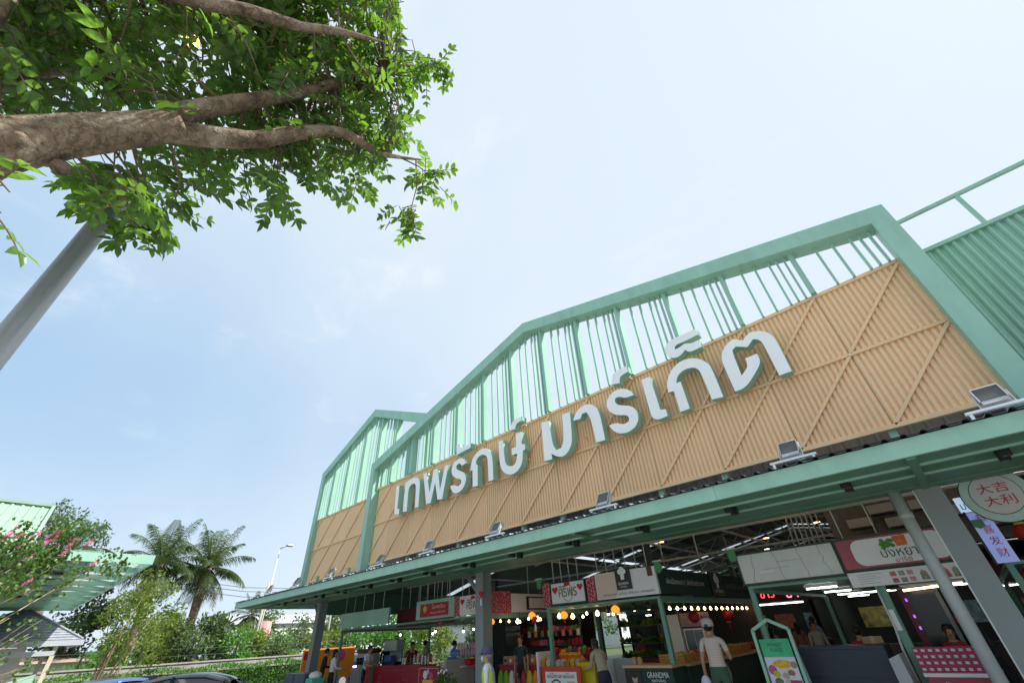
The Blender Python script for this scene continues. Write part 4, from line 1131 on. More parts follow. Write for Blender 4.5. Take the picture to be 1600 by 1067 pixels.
tag(MB().tube([(-76, 27.2, -0.16), (-76, 27.2, 5.2)], 0.7, 12).build('water_tank', mat('pinkish_tank', (0.62, 0.28, 0.26), 0.6)), 'pinkish red round tank beyond the trees by the canopy corner', 'tank')
lpn = empty('street_lamp', (-40, 13.9, -0.16), 'thin white lamp post leaning up beyond the hedge', 'street lamp')
MB().tube([(-40, 13.9, -0.16), (-40, 13.95, 8.6)], [0.075, 0.045], 8).build('pole', M['white_steel'], lpn)
MB().tube([(-40, 13.95, 8.55), (-39.6, 14.35, 8.72)], [0.05, 0.04], 6).build('arm', M['white_steel'], lpn)
MB().box((-39.8, 14.25, 8.68), (-39.4, 14.75, 8.80)).build('lamp_head', M['alu'], lpn, bevel=0.03)
for X, a, b_, m_, lab in ((-46, (405, 972), (392, 1028), 'wood_pole', 'wooden utility pole between lamp post and canopy corner'), (-44, (519, 945), (512, 1018), 'pale_pole', 'pale utility pole just right of the leftmost column')):
    t = PX(*a, X); b2 = PX(*b_, X)
    tag(MB().tube([(t.x, t.y, -0.16), (t.x, t.y, t.z + 3.0)], [0.13, 0.1], 8).build('utility_pole', mat(m_, (0.45, 0.40, 0.33), 0.8, var=0.2)), lab, 'pole')
for k, z in enumerate((5.6, 6.0, 6.3)):
    tag(MB().tube([(-46, 2 - k, z + 1.2), (-46, 14, z), (-46, 30, z + 0.1), (-46, 60, z + 1)], 0.02, 4).build('power_line', M['black']), 'thin power line strung behind the palms, %s of three' % ('lowest', 'middle', 'highest')[k], 'cable', 'power lines')

# ================================================================ CARS
def car(loc, rz, paint_c, label, n_metal=0.5):
    c = empty('parked_car', loc, label, 'car', 'cars in the car park', rz)
    pm = mat('car_paint_%s' % (paint_c,), paint_c, 0.25, metal=n_metal, coat=0.6)
    gl = mat('car_glass', (0.012, 0.014, 0.017), 0.06, spec=0.8)
    # body shell by cross sections along x (length 4.5): (x, half width, z bottom, z shoulder)
    prof = [(-2.2, 0.72, 0.35, 0.78), (-2.05, 0.82, 0.24, 0.90), (-1.2, 0.88, 0.22, 0.98), (0.0, 0.89, 0.22, 0.97), (1.0, 0.88, 0.22, 0.93), (1.8, 0.84, 0.24, 0.80), (2.2, 0.70, 0.34, 0.66)]
    b = MB(); ring = []
    for x, w, z0, z1 in prof:
        ring.append([(x, -w * 0.92, z0), (x, -w, (z0 + z1) / 2), (x, -w * 0.97, z1 - 0.06), (x, -w * 0.86, z1), (x, w * 0.86, z1), (x, w * 0.97, z1 - 0.06), (x, w, (z0 + z1) / 2), (x, w * 0.92, z0)])
    vs = [p for r_ in ring for p in r_]; fs = []
    for i in range(len(ring) - 1):
        for k in range(8):
            k2 = (k + 1) % 8; fs.append((i * 8 + k, (i + 1) * 8 + k, (i + 1) * 8 + k2, i * 8 + k2))
    fs.append(tuple(range(8))); fs.append(tuple(reversed(range((len(ring) - 1) * 8, len(ring) * 8))))
    b.add(vs, fs, 0, True); b.build('body', pm, c, local=True)
    # cabin: glasshouse then roof
    gb = MB(); rb = MB()
    cab = [(-1.75, 0.72, 0.94, 0.95), (-1.05, 0.70, 0.96, 1.36), (-0.4, 0.68, 0.96, 1.45), (0.3, 0.67, 0.95, 1.44), (0.75, 0.68, 0.94, 1.34), (1.35, 0.74, 0.90, 0.91)]
    ring = [[(x, -0.80, z0), (x, -w * 0.86, z1 - 0.03), (x, w * 0.86, z1 - 0.03), (x, 0.80, z0)] for x, w, z0, z1 in cab]
    vs = [p for r_ in ring for p in r_]; fs = []
    for i in range(len(ring) - 1):
        for k in range(3): fs.append((i * 4 + k, (i + 1) * 4 + k, (i + 1) * 4 + k + 1, i * 4 + k + 1))
    gb.add(vs, fs, 0); gb.build('windows', gl, c, local=True)
    rr = [(-1.35, 0.60, 1.20), (-1.05, 0.62, 1.375), (-0.4, 0.61, 1.47), (0.0, 0.61, 1.475), (0.35, 0.61, 1.455), (0.78, 0.60, 1.345), (0.90, 0.60, 1.28)]
    vs = []; fs = []
    for x, w, z in rr: vs += [(x, -w, z - 0.05), (x, -w * 0.9, z - 0.005), (x, -w * 0.5, z + 0.02), (x, 0, z + 0.03), (x, w * 0.5, z + 0.02), (x, w * 0.9, z - 0.005), (x, w, z - 0.05)]
    for i in range(len(rr) - 1):
        for k in range(6): fs.append((i * 7 + k, i * 7 + k + 1, (i + 1) * 7 + k + 1, (i + 1) * 7 + k))
    rb.add(vs, fs, 0, True); rb.build('roof', pm, c, local=True)
    pl = MB()
    for s in (-1, 1):
        for x0, z0, x1, z1 in ((-0.35, 0.96, -0.30, 1.44), (0.80, 1.33, 1.36, 0.93), (-1.08, 1.36, -1.72, 0.96)):
            pl.bar((x0, s * (0.79 if z0 < 1.2 else 0.61), z0), (x1, s * (0.79 if z1 < 1.2 else 0.61), z1), 0.06, 0.05)
    pl.build('pillars', pm, c, local=True)
    MB().add([(-1.0, -0.012, 1.40), (-0.82, -0.012, 1.44), (-1.08, 0, 1.50), (-1.0, 0.012, 1.40), (-0.82, 0.012, 1.44)], [(0, 1, 2), (3, 2, 4), (0, 2, 3), (1, 4, 2)]).build('antenna', M['black'], c, local=True)
    for x in (-1.35, 1.40):
        for s in (-1, 1):
            w = MB().tube([(x, s * 0.66, 0.31), (x, s * 0.88, 0.31)], 0.31, 18).build('wheel', mat('tyre', (0.02, 0.02, 0.02), 0.8), c, local=True)
            MB().tube([(x, s * 0.881, 0.31), (x, s * 0.892, 0.31)], 0.19, 14).build('rim', M['alu'], w, local=True)
    for s in (-1, 1):
        MB().box((2.06, s * 0.45 - 0.16, 0.58), (2.16, s * 0.45 + 0.16, 0.70)).build('headlight', mat('lamp_glass', (0.7, 0.72, 0.74), 0.1), c, local=True)
        MB().box((-2.15, s * 0.5 - 0.18, 0.66), (-2.07, s * 0.5 + 0.18, 0.80)).build('tail_light', mat('red_lamp', (0.4, 0.01, 0.01), 0.2), c, local=True)
        MB().box((0.72, s * 0.98 - 0.1, 0.95), (0.86, s * 0.98 + 0.08, 1.07)).build('mirror', pm, c, local=True)
car((-16.2, 1.25, -0.15), R(110), (0.05, 0.10, 0.25), 'light blue car with the wide pale roof at far left')
car((-15.9, 2.55, -0.15), R(112), (0.06, 0.13, 0.32), 'blue car parked second from the left edge')
car((-15.0, 4.0, -0.15), R(60), (0.010, 0.014, 0.028), 'dark navy saloon in front of the hedge')
car((-27.5, 15.6, -0.15), R(85), (0.09, 0.13, 0.20), 'grey blue car beyond the left food stall')
# flowers / rust-red strip in front of the hedge
tag(MB().box((-20.5, 3.6, -0.15), (-20.3, 5.6, 1.18)).build('menu_board', mat('maroon_board', (0.16, 0.02, 0.02), 0.6, var=0.2)), 'dark red board showing above the navy car roof', 'board')
# orange banner
ban = empty('banner', (-25.5, 12.8, -0.15), 'long orange banner with pink logo behind the left column', 'banner')
p0, p1 = PX(475, 1018, -25.5), PX(550, 1010, -25.5)
MB().box((-25.52, p0.y, 0.45), (-25.48, p1.y + 0.2, 1.66)).build('cloth', mat('orange_cloth', (0.95, 0.30, 0.02), 0.7), ban)
for y in (p0.y, p1.y + 0.2):
    MB().tube([(-25.55, y, -0.15), (-25.55, y, 1.7)], 0.025, 6).build('pole', M['white_steel'], ban)
c = PX(532, 1022, -25.46)
MB().ball((-25.47, c.y, c.z), 0.30, 12, 8, 0, (0.05, 1, 0.9)).build('logo', mat('pink_logo', (0.9, 0.05, 0.30), 0.6), ban)
c = PX(478, 1024, -25.46)
MB().ball((-25.47, c.y, c.z), 0.12, 10, 8, 0, (0.05, 1, 1.5)).build('logo', mat('red_logo', (0.75, 0.04, 0.02), 0.6), ban)
# ================================================================ STALLS
def cm(name, c, rough=0.6, **k): return mat(name, c, rough, **k)
RED = cm('lacquer_red', (0.34, 0.015, 0.035), 0.35, var=0.08, scale=2)
MAROON = cm('maroon_panel', (0.13, 0.010, 0.022), 0.45, var=0.1, scale=2)
CREAM = cm('cream_panel', (0.78, 0.74, 0.70), 0.5)
WHITEP = cm('white_panel', (0.78, 0.78, 0.78), 0.45, var=0.03, scale=2)
DKGREEN = cm('bottle_green_panel', (0.018, 0.055, 0.042), 0.75, var=0.1, scale=3)
BLACKP = cm('black_panel', (0.012, 0.012, 0.013), 0.35)
NAVY = cm('navy_panel', (0.022, 0.032, 0.05), 0.5, var=0.12, scale=3)
WOOD = cm('pine_wood', (0.60, 0.40, 0.22), 0.6, var=0.2, scale=3, streak=(8, 1, 8))
CRATEW = cm('crate_wood', (0.55, 0.24, 0.05), 0.6, var=0.3, scale=5, streak=(1, 8, 8))
GOLD = cm('gold_fleck', (0.7, 0.42, 0.1), 0.4)
INKG = cm('green_ink', (0.03, 0.12, 0.07), 0.6)
INKK = cm('black_ink', (0.015, 0.015, 0.015), 0.6)
INKR = cm('red_ink', (0.55, 0.02, 0.03), 0.6)
INKW = cm('white_ink', (0.85, 0.85, 0.83), 0.6)
BULB = cm('warm_bulb', (1, 0.85, 0.6), 0.4, emit=(1.0, 0.60, 0.26), estr=5.0)
BULBW = cm('white_bulb', (1, 1, 1), 0.4, emit=(1.0, 0.96, 0.88), estr=4.0)
TUBE = cm('tube_light', (1, 1, 1), 0.4, emit=(0.95, 1.0, 0.97), estr=4.0)
ORANGE = cm('orange_lantern', (0.85, 0.25, 0.02), 0.5, emit=(1.0, 0.35, 0.03), estr=0.5)
# red lattice print
LAT = bpy.data.materials.new('red_lattice'); LAT.use_nodes = True
_nt = LAT.node_tree; _tc = _nt.nodes.new('ShaderNodeTexCoord'); _v = _nt.nodes.new('ShaderNodeTexVoronoi'); _v.feature = 'DISTANCE_TO_EDGE'; _v.inputs['Scale'].default_value = 12
_r = _nt.nodes.new('ShaderNodeValToRGB'); _r.color_ramp.elements[0].position = 0.06; _r.color_ramp.elements[0].color = (0.65, 0.25, 0.25, 1); _r.color_ramp.elements[1].position = 0.10; _r.color_ramp.elements[1].color = (0.33, 0.012, 0.04, 1)
_nt.links.new(_tc.outputs['Object'], _v.inputs['Vector']); _nt.links.new(_v.outputs['Distance'], _r.inputs['Fac']); _nt.links.new(_r.outputs['Color'], _nt.nodes['Principled BSDF'].inputs['Base Color'])
SY0 = 10.6

def cables(parent, xs, y, z0, z1):
    for x in xs:
        MB().tube([(x, y, z0), (x + random.uniform(-0.03, 0.03), y, z1)], 0.011, 5).build('hanging_wire', M['white_steel'], parent)
def heart(b, x, y, z, s, mi=0):
    pts = []
    for i in range(24):
        t = 2 * math.pi * i / 24
        pts.append((x + s * (16 * math.sin(t) ** 3) / 17, z + s * (13 * math.cos(t) - 5 * math.cos(2 * t) - 2 * math.cos(3 * t) - math.cos(4 * t)) / 17))
    b.add([(px, y, pz) for px, pz in reversed(pts)], [tuple(range(24))], mi)

# ---- stall sign boards: every board is a thing that hangs on its wires
def board(name, x0, x1, z0, z1, m_, label, y=SY0, th=0.08, cat='sign', wires=4, frame=None, group=None):
    o = empty(name, ((x0 + x1) / 2, y, z0), label, cat, group)
    MB().box((x0, y, z0), (x1, y + th, z1)).build('panel', m_, o)
    if frame:
        w = 0.035
        for a, b_ in (((x0 - w, y - 0.02, z0 - w), (x1 + w, y + th, z0 - 0.001)), ((x0 - w, y - 0.02, z1 + 0.001), (x1 + w, y + th, z1 + w)), ((x0 - w, y - 0.02, z0), (x0 - 0.001, y + th, z1)), ((x1 + 0.001, y - 0.02, z0), (x1 + w, y + th, z1))):
            MB().box(a, b_).build('frame', frame, o)
    if wires:
        cables(o, [x0 + (x1 - x0) * (k + 0.3) / wires for k in range(wires)], y + th / 2, z1, 4.15)
    return o
board('stall_board', -20.9, -17.05, 2.33, 2.86, M['mint'], 'plain green fascia board at the left end of the stalls', wires=5, cat='board')
board('stall_board', -17.6, -14.0, 2.20, 2.80, MAROON, 'dark maroon fascia board set back behind the green boards', y=11.35, wires=6, cat='board')
b = board('menu_sign', -15.2, -13.02, 2.33, 2.90, M['mint'], 'green framed sign with red ice cream menu picture', wires=5)
MB().box((-14.92, SY0 - 0.03, 2.40), (-13.32, SY0 - 0.002, 2.79)).build('picture', cm('menu_red', (0.42, 0.02, 0.03), 0.5, var=0.2, scale=6), b)
MB().lathe((-14.62, SY0 - 0.035, 2.52), [(0.05, 0), (0.12, 0.10), (0.11, 0.15), (0.05, 0.20), (0.01, 0.24)], 12, 0, 1, 0.1).build('sundae', cm('sundae_yellow', (0.85, 0.45, 0.05), 0.6), b)
lettering('ไอศกรีม', 0.75, (-13.85, SY0 - 0.034, 2.62), cm('pale_pink', (0.85, 0.6, 0.6), 0.6), b, height=0.13)
lettering('เมนู อร่อย', 0.8, (-13.88, SY0 - 0.034, 2.46), cm('pale_pink', (0.85, 0.6, 0.6)), b, height=0.10)
def siriporn(x0, x1, z0, z1, label, framed):
    o = board('siriporn_sign'.replace('siriporn', 'shop'), x0, x1, z0, z1, WHITEP, label, wires=4, frame=BLACKP if framed else None)
    c = (x0 + x1) / 2; h = z1 - z0
    yb = SY0 - 0.004
    ring = MB(); n = 28
    for i in range(n):
        a0, a1 = 2 * math.pi * i / n, 2 * math.pi * (i + 1) / n
        ring.add([(c + 0.16 * math.cos(a0), yb, z0 + h * .5 + 0.19 * math.sin(a0)), (c + 0.16 * math.cos(a1), yb, z0 + h * .5 + 0.19 * math.sin(a1)), (c + 0.19 * math.cos(a1), yb, z0 + h * .5 + 0.22 * math.sin(a1)), (c + 0.19 * math.cos(a0), yb, z0 + h * .5 + 0.22 * math.sin(a0))], [(3, 2, 1, 0)])
    ring.build('ring', GOLD, o)
    lettering('ศิริพร', 0.62, (c, SY0, z0 + h * 0.30), INKG, o, height=0.26, proud=0.008)
    hb = MB(); heart(hb, x0 + 0.14, yb - 0.006, z1 - 0.16, 0.11); heart(hb, x1 - 0.14, yb - 0.006, z1 - 0.14, 0.10)
    tag(hb.build('hearts', INKR, o), kind='stuff')
    ap = MB(); ap.ball((c, yb - 0.003, z0 + h * 0.5 + 0.20), 0.11, 10, 6, 0, (1, 0.06, 0.45)); ap.build('ribbon', INKR, o)
    return o
siriporn(-12.72, -11.38, 2.33, 2.87, 'white shop sign with red hearts half hidden by the middle-left column', False)
def lattice(x0, x1, label, y=SY0):
    o = MB().box((x0, y, 2.32), (x1, y + 0.09, 2.88)).build('lattice_panel', LAT)
    return tag(o, label, 'panel', 'red lattice panels')
lattice(-13.0, -12.74, 'red lattice panel beside the ice cream menu sign')
lattice(-9.02, -8.76, 'red lattice panel left of the black framed heart sign')
lattice(-7.48, -7.22, 'red lattice panel right of the black framed heart sign')
siriporn(-8.70, -7.55, 2.36, 2.84, 'black framed white shop sign with red hearts in the middle', True)
# boards that run back along the aisles
o = empty('aisle_board', (-11.3, 11.7, 2.32), 'white side board with dark framed picture behind the middle-left column', 'board')
MB().box((-11.34, 11.62, 2.33), (-11.28, 13.6, 2.86)).build('panel', WHITEP, o)
MB().box((-11.279, 12.35, 2.40), (-11.25, 13.45, 2.78)).build('picture_frame', BLACKP, o)
MB().box((-11.249, 12.45, 2.44), (-11.243, 13.35, 2.74)).build('picture', CREAM, o)
cables(o, [-11.3] * 1, 12.5, 2.86, 4.15)
tag(MB().box((-11.36, 10.72, 2.30), (-11.28, 11.60, 2.92)).build('lattice_panel', LAT), 'red lattice panel turned sideways behind the middle-left column', 'panel', 'red lattice panels')
g = board('grandma_sign'.replace('grandma', 'shop'), -7.18, -5.42, 2.34, 2.92, WHITEP, 'white and beige shop sign with black square logo in the middle', wires=6)
MB().prism([(-7.17, 2.36), (-6.62, 2.36), (-6.40, 2.62), (-6.32, 2.90), (-7.17, 2.90)], SY0 - 0.004, SY0 - 0.001).build('beige_field', cm('beige_print', (0.72, 0.56, 0.45), 0.6), g)
MB().box((-6.52, SY0 - 0.05, 2.50), (-6.10, SY0 - 0.006, 2.98)).build('logo_square', BLACKP, g)
def chef(c, y, s, parent):
    b = MB()
    for dx, dz, r in ((0, 0.33, 0.10), (-0.08, 0.29, 0.075), (0.08, 0.29, 0.075), (0, 0.17, 0.075)):
        b.ball((c[0] + dx * s, y, c[1] + dz * s), r * s, 10, 6, 0, (1, 0.04, 1))
    b.box((c[0] - 0.06 * s, y - 0.004, c[1] + 0.07 * s), (c[0] + 0.06 * s, y + 0.002, c[1] + 0.12 * s))
    tag(b.build('chef_mark', INKW, parent), kind='stuff')
chef((-6.31, 2.66), SY0 - 0.054, 0.8, g)
lettering('GRANDMA', 0.30, (-6.31, SY0 - 0.052, 2.60), INKW, g, height=0.06)
lettering('NATURAL', 0.20, (-6.31, SY0 - 0.052, 2.545), INKW, g, height=0.03)
lettering('ผักต่างประเทศ | ผักทั่วไป | ผักพื้นบ้าน | ผักปลอดสาร', 1.45, (-6.25, SY0 - 0.002, 2.385), INKK, g, height=0.075)
MB().box((-5.62, SY0 - 0.03, 2.72), (-5.50, SY0 - 0.003, 2.93)).build('bell_mark', cm('brown_mark', (0.16, 0.035, 0.03), 0.6), g)
ds = empty('shop_sign', (-5.42, 13.9, 2.33), 'dark green sign board running back along the aisle with white Thai words', 'sign')
MB().box((-5.46, 10.70, 2.34), (-5.40, 17.2, 2.88)).build('panel', DKGREEN, ds)
MB().box((-5.399, 13.65, 2.34), (-5.36, 14.55, 2.92)).build('logo_square', BLACKP, ds)
lettering('ผักเมืองหนาว | ผักต่างประเทศ', 2.2, (-5.40, 12.15, 2.52), INKW, ds, rz=R(90), height=0.17)
lettering('ผักทั่วไป | ผักพื้นบ้าน', 2.1, (-5.40, 15.9, 2.52), cm('grey_ink', (0.25, 0.27, 0.26), 0.6), ds, rz=R(90), height=0.15)
bb = MB()
for dy, dz, r in ((0, 0.33, 0.12), (-0.10, 0.28, 0.085), (0.10, 0.28, 0.085), (0, 0.14, 0.09)):
    bb.ball((-5.355, 14.1 + dy, 2.46 + dz), r, 10, 6, 0, (0.04, 1, 1))
tag(bb.build('chef_mark', INKW, ds), kind='stuff')
lettering('GRANDMA', 0.55, (-5.36, 14.1, 2.42), INKW, ds, rz=R(90), height=0.07)
cables(ds, [-5.43, -5.43, -5.43], 11.2, 2.88, 4.2); cables(ds, [-5.43, -5.43], 13.5, 2.88, 4.2); cables(ds, [-5.43], 16, 2.88, 4.2)
for i, (x, y, l) in enumerate(((-5.34, 10.66, 'at the corner of the dark green aisle sign'), (-9.12, 10.58, 'beside the left lattice panel of the framed heart sign'), (-3.52, 10.56, 'at the left end of the blank panel'))):
    t = empty('flag_tag', (x, y, 2.80), 'small green shield shaped stall tag ' + l, 'tag', 'green stall tags')
    MB().prism([(-0.08, 0.0), (0.0, -0.05), (0.08, 0.0), (0.08, 0.2), (-0.08, 0.2)], -0.02, 0.02).build('shield', cm('tag_green', (0.06, 0.26, 0.10), 0.5), t, local=True)
    MB().box((-0.11, -0.03, 0.201), (0.11, 0.03, 0.23)).build('cap', M['white_steel'], t, local=True)

# blank panel and drinks sign over the right stall
bp = board('blank_panel', -3.45, -1.66, 2.34, 2.86, cm('old_white_panel', (0.66, 0.69, 0.66), 0.6, var=0.05, scale=3), 'blank whitish sign panel with wandering cracks', cat='panel', frame=cm('dark_green_frame', (0.03, 0.05, 0.04), 0.5), wires=0)
random.seed(3)
cr = cm('crack_line', (0.33, 0.35, 0.34), 0.8)
for x0 in (-3.15, -2.75, -2.28, -1.90):
    x = x0; z = 2.855
    while z > 2.35:
        x2 = x + random.uniform(-0.05, 0.05); z2 = max(2.345, z - random.uniform(0.06, 0.14))
        MB().bar((x, SY0 - 0.003, z), (x2, SY0 - 0.003, z2), 0.005, 0.009, up=(1, 0, 0)).build('crack', cr, bp); x, z = x2, z2
MB().box((-3.0, SY0 - 0.006, 2.56), (-2.5, SY0 - 0.002, 2.567)).build('crack', cr, bp)
MB().box((-2.72, SY0 - 0.006, 2.66), (-2.28, SY0 - 0.002, 2.668)).build('crack', cr, bp)
MB().box((-3.10, SY0 - 0.02, 2.50), (-2.80, SY0 - 0.004, 2.53)).build('tape', WHITEP, bp)
ps = board('drinks_sign', -1.60, 0.02, 2.38, 2.86, cm('pink_gradient', (0.42, 0.10, 0.13), 0.5, var=0.3, scale=1.2), 'white rounded drinks sign with green jelly and iced tea picture', frame=cm('dark_green_frame', (0.03, 0.05, 0.04)), wires=3)
rr = []
for cx, cz, a0 in ((-0.02 - 0.16, 2.86 - 0.17, 0), (-1.40 + 0.16, 2.86 - 0.17, 90), (-1.40 + 0.16, 2.40 + 0.15, 180), (-0.02 - 0.16, 2.40 + 0.15, 270)):
    for k in range(7): rr.append((cx + 0.15 * math.cos(R(a0 + 15 * k)), cz + 0.14 * math.sin(R(a0 + 15 * k))))
MB().prism(list(reversed(rr)), SY0 - 0.02, SY0 - 0.004).build('white_field', WHITEP, ps)
lettering('ปังหยา', 0.52, (-0.72, SY0 - 0.022, 2.505), INKG, ps, height=0.16)
lettering('อารีย์', 0.24, (-0.70, SY0 - 0.022, 2.42), INKR, ps, height=0.075)
MB().prism([(-0.70, 2.66), (-0.55, 2.66), (-0.53, 2.82), (-0.72, 2.82)], SY0 - 0.03, SY0 - 0.021).build('cup_print', cm('tea_print', (0.55, 0.05, 0.02), 0.6, var=0.4, scale=20, col2=(0.85, 0.30, 0.05)), ps)
MB().bar((-0.60, SY0 - 0.026, 2.82), (-0.54, SY0 - 0.026, 2.86), 0.006, 0.012).build('straw_print', INKR, ps)
jl = MB()
random.seed(4)
for _ in range(16):
    jl.ball((-0.83 + random.uniform(-0.10, 0.10), SY0 - 0.024, 2.72 + random.uniform(-0.05, 0.06)), 0.032, 8, 5, 0, (1, 0.1, 1))
tag(jl.build('jelly_print', cm('jelly_print', (0.08, 0.26, 0.03), 0.6, var=0.5, scale=30), ps), kind='stuff')
ms = empty('menu_strip', (-0.8, SY0, 2.12), 'white menu strip with small food pictures below the drinks sign', 'menu')
MB().box((-1.62, SY0 - 0.01, 2.10), (0.0, SY0 + 0.02, 2.33)).build('panel', WHITEP, ms)
for k in range(6):
    x = -1.0 + (k % 3) * 0.12; z = 2.22 - (k // 3) * 0.10
    MB().box((x, SY0 - 0.016, z), (x + 0.085, SY0 - 0.0105, z + 0.07)).build('picture', cm('food_print_%d' % (k % 3), ((0.5, 0.15, 0.13), (0.3, 0.28, 0.2), (0.6, 0.32, 0.28))[k % 3], 0.6, var=0.5, scale=25), ms)
for k in range(5):
    MB().box((-1.48, SY0 - 0.014, 2.28 - k * 0.034), (-1.48 + (0.36, 0.28, 0.33, 0.22, 0.3)[k], SY0 - 0.0105, 2.29 - k * 0.034)).build('text_line', cm('grey_print', (0.5, 0.48, 0.46), 0.7), ms)
for k in range(4):
    x = -0.60 + k * 0.14
    MB().prism([(x, 2.13), (x + 0.11, 2.13), (x + 0.10, 2.24), (x + 0.05, 2.28), (x + 0.01, 2.24)], SY0 - 0.016, SY0 - 0.0105).build('picture', cm('food_print_%d' % ((k + 1) % 3), (0.5, 0.1, 0.1)), ms)

# ---- stall frames: posts and ceilings
def stall_frame(name, x0, x1, y0, y1, z, label, lights=0):
    o = empty(name, ((x0 + x1) / 2, (y0 + y1) / 2, 0), label, 'stall', 'stalls of the front row')
    for x in (x0 + 0.04, x1 - 0.04):
        for y in (y0 + 0.14, y1 - 0.06):
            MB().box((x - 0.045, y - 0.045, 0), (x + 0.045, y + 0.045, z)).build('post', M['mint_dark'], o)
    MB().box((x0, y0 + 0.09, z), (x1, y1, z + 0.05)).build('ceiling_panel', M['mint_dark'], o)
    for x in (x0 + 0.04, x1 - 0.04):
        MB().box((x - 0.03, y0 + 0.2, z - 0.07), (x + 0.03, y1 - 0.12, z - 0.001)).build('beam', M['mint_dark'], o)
    return o
stall_frame('market_stall', -20.9, -11.35, 10.6, 15.5, 2.25, 'green stall frame at left behind the red counter')
stall_frame('market_stall', -9.0, -5.48, 10.6, 17.2, 2.25, 'green stall frame of the fruit and vegetable stall')
stall_frame('market_stall', -3.45, 0.0, 10.6, 17.2, 2.25, 'green stall frame of the drinks stall under the blank panel')
stall_frame('market_stall', 0.5, 8.0, 11.2, 17.2, 2.25, 'green stall frame right of the right column')
for i in range(5):
    y = 11.4 + i * 2.3; xo = 2.7 - 2.95 - 0.16 * i + 0.35
    t = empty('tube_light', (-2.55, y, 2.2), 'bright tube light under the drinks stall ceiling, %s from the front' % ('first', 'second', 'third', 'fourth', 'fifth', 'sixth')[i], 'lamp', 'tube lights in the drinks stall')
    MB().tube([(-2.65 + xo, y, 2.185), (-2.1 + xo, y, 2.185)], 0.012, 8).build('tube', TUBE if i < 4 else cm('warm_tube', (1, .9, .7), 0.4, emit=(1.0, 0.75, 0.42), estr=2.2), t)
    MB().box((-2.68 + xo, y - 0.02, 2.205), (-2.07 + xo, y + 0.02, 2.248)).build('batten', WHITEP, t)
t = empty('tube_light', (-0.6, 11.0, 2.2), 'warm yellow tube light right under the menu strip', 'lamp')
MB().tube([(-1.0, 11.3, 2.02), (-0.15, 11.3, 2.06)], 0.018, 8).build('tube', cm('warm_tube', (1, .9, .7)), t)
MB().box((-1.02, 11.27, 2.075), (-0.12, 11.33, 2.11)).build('batten', WHITEP, t)

# ---- counters
def counter(name, x0, x1, y0, y1, h, front, top, label, overhang=0.03, cat='counter'):
    o = empty(name, ((x0 + x1) / 2, (y0 + y1) / 2, 0), label, cat)
    MB().box((x0, y0, 0), (x1, y1, h - 0.05)).build('body', front, o)
    MB().box((x0 - overhang, y0 - overhang, h - 0.05), (x1 + overhang, y1 + overhang, h)).build('top', top, o, bevel=0.006)
    return o
rc = counter('red_counter', -17.95, -14.95, 10.75, 11.4, 1.03, RED, RED, 'glossy dark red counter with gold flecks in the left stall')
random.seed(9)
fl = MB()
for _ in range(26):
    x, z = random.uniform(-17.8, -15.1), random.uniform(0.4, 0.93); r = random.uniform(0.012, 0.03)
    fl.add([(x - r, 10.745, z), (x, 10.745, z - r), (x + r, 10.745, z), (x, 10.745, z + r)], [(0, 1, 2, 3)])
tag(fl.build('gold_flecks', GOLD, rc), kind='stuff')
counter('grey_counter', -14.4, -13.0, 10.9, 11.5, 1.0, cm('grey_laminate', (0.34, 0.35, 0.35), 0.5), CREAM, 'grey counter between red counter and middle-left column')
for x, h, l in ((-18.35, 1.06, 'left of the red counter'), (-13.05, 1.18, 'beside the potted plant')):
    tag(MB().box((x, 10.3, 0), (x + 0.07, 11.2, h)).build('end_panel', cm('grey_laminate', (0.34, 0.35, 0.35), 0.5), bevel=0.004), 'upright grey end panel ' + l, 'panel', 'grey end panels')
gc = counter('shop_counter', -6.62, -5.44, 10.45, 11.1, 1.02, DKGREEN, WOOD, 'dark green counter with pale wooden top and lettering')
lettering('GRANDMA', 0.52, (-5.80, 10.45, 0.80), INKW, gc, height=0.10)
lettering('NATURAL', 0.34, (-5.80, 10.45, 0.73), INKW, gc, height=0.045)
MB().box((-6.60, 10.43, 0.5), (-6.20, 10.449, 0.93)).build('logo_square', cm('brown_black', (0.03, 0.02, 0.02), 0.5), gc)
MB().prism([(-6.42, 0.72), (-6.32, 0.72), (-6.30, 0.82), (-6.37, 0.78), (-6.44, 0.82)], 10.42, 10.429).build('bell_mark', cm('rose_ink', (0.6, 0.35, 0.33), 0.6), gc)
ac = counter('aisle_counter', -6.05, -5.40, 11.15, 16.6, 1.0, DKGREEN, WOOD, 'long dark counter with wooden top running back along the aisle')
MB().add([(-5.398, 13.0, 0.35), (-5.398, 13.15, 0.62), (-5.398, 13.05, 0.85), (-5.398, 12.95, 0.6)], [(0, 1, 2, 3)]).build('leaf_print', cm('pale_leaf_print', (0.55, 0.52, 0.47), 0.6), ac)
MB().add([(-5.398, 13.3, 0.35), (-5.398, 13.45, 0.66), (-5.398, 13.3, 0.9), (-5.398, 13.24, 0.6)], [(0, 1, 2, 3)]).build('leaf_print', cm('pale_leaf_print', (0.55, 0.52, 0.47)), ac)
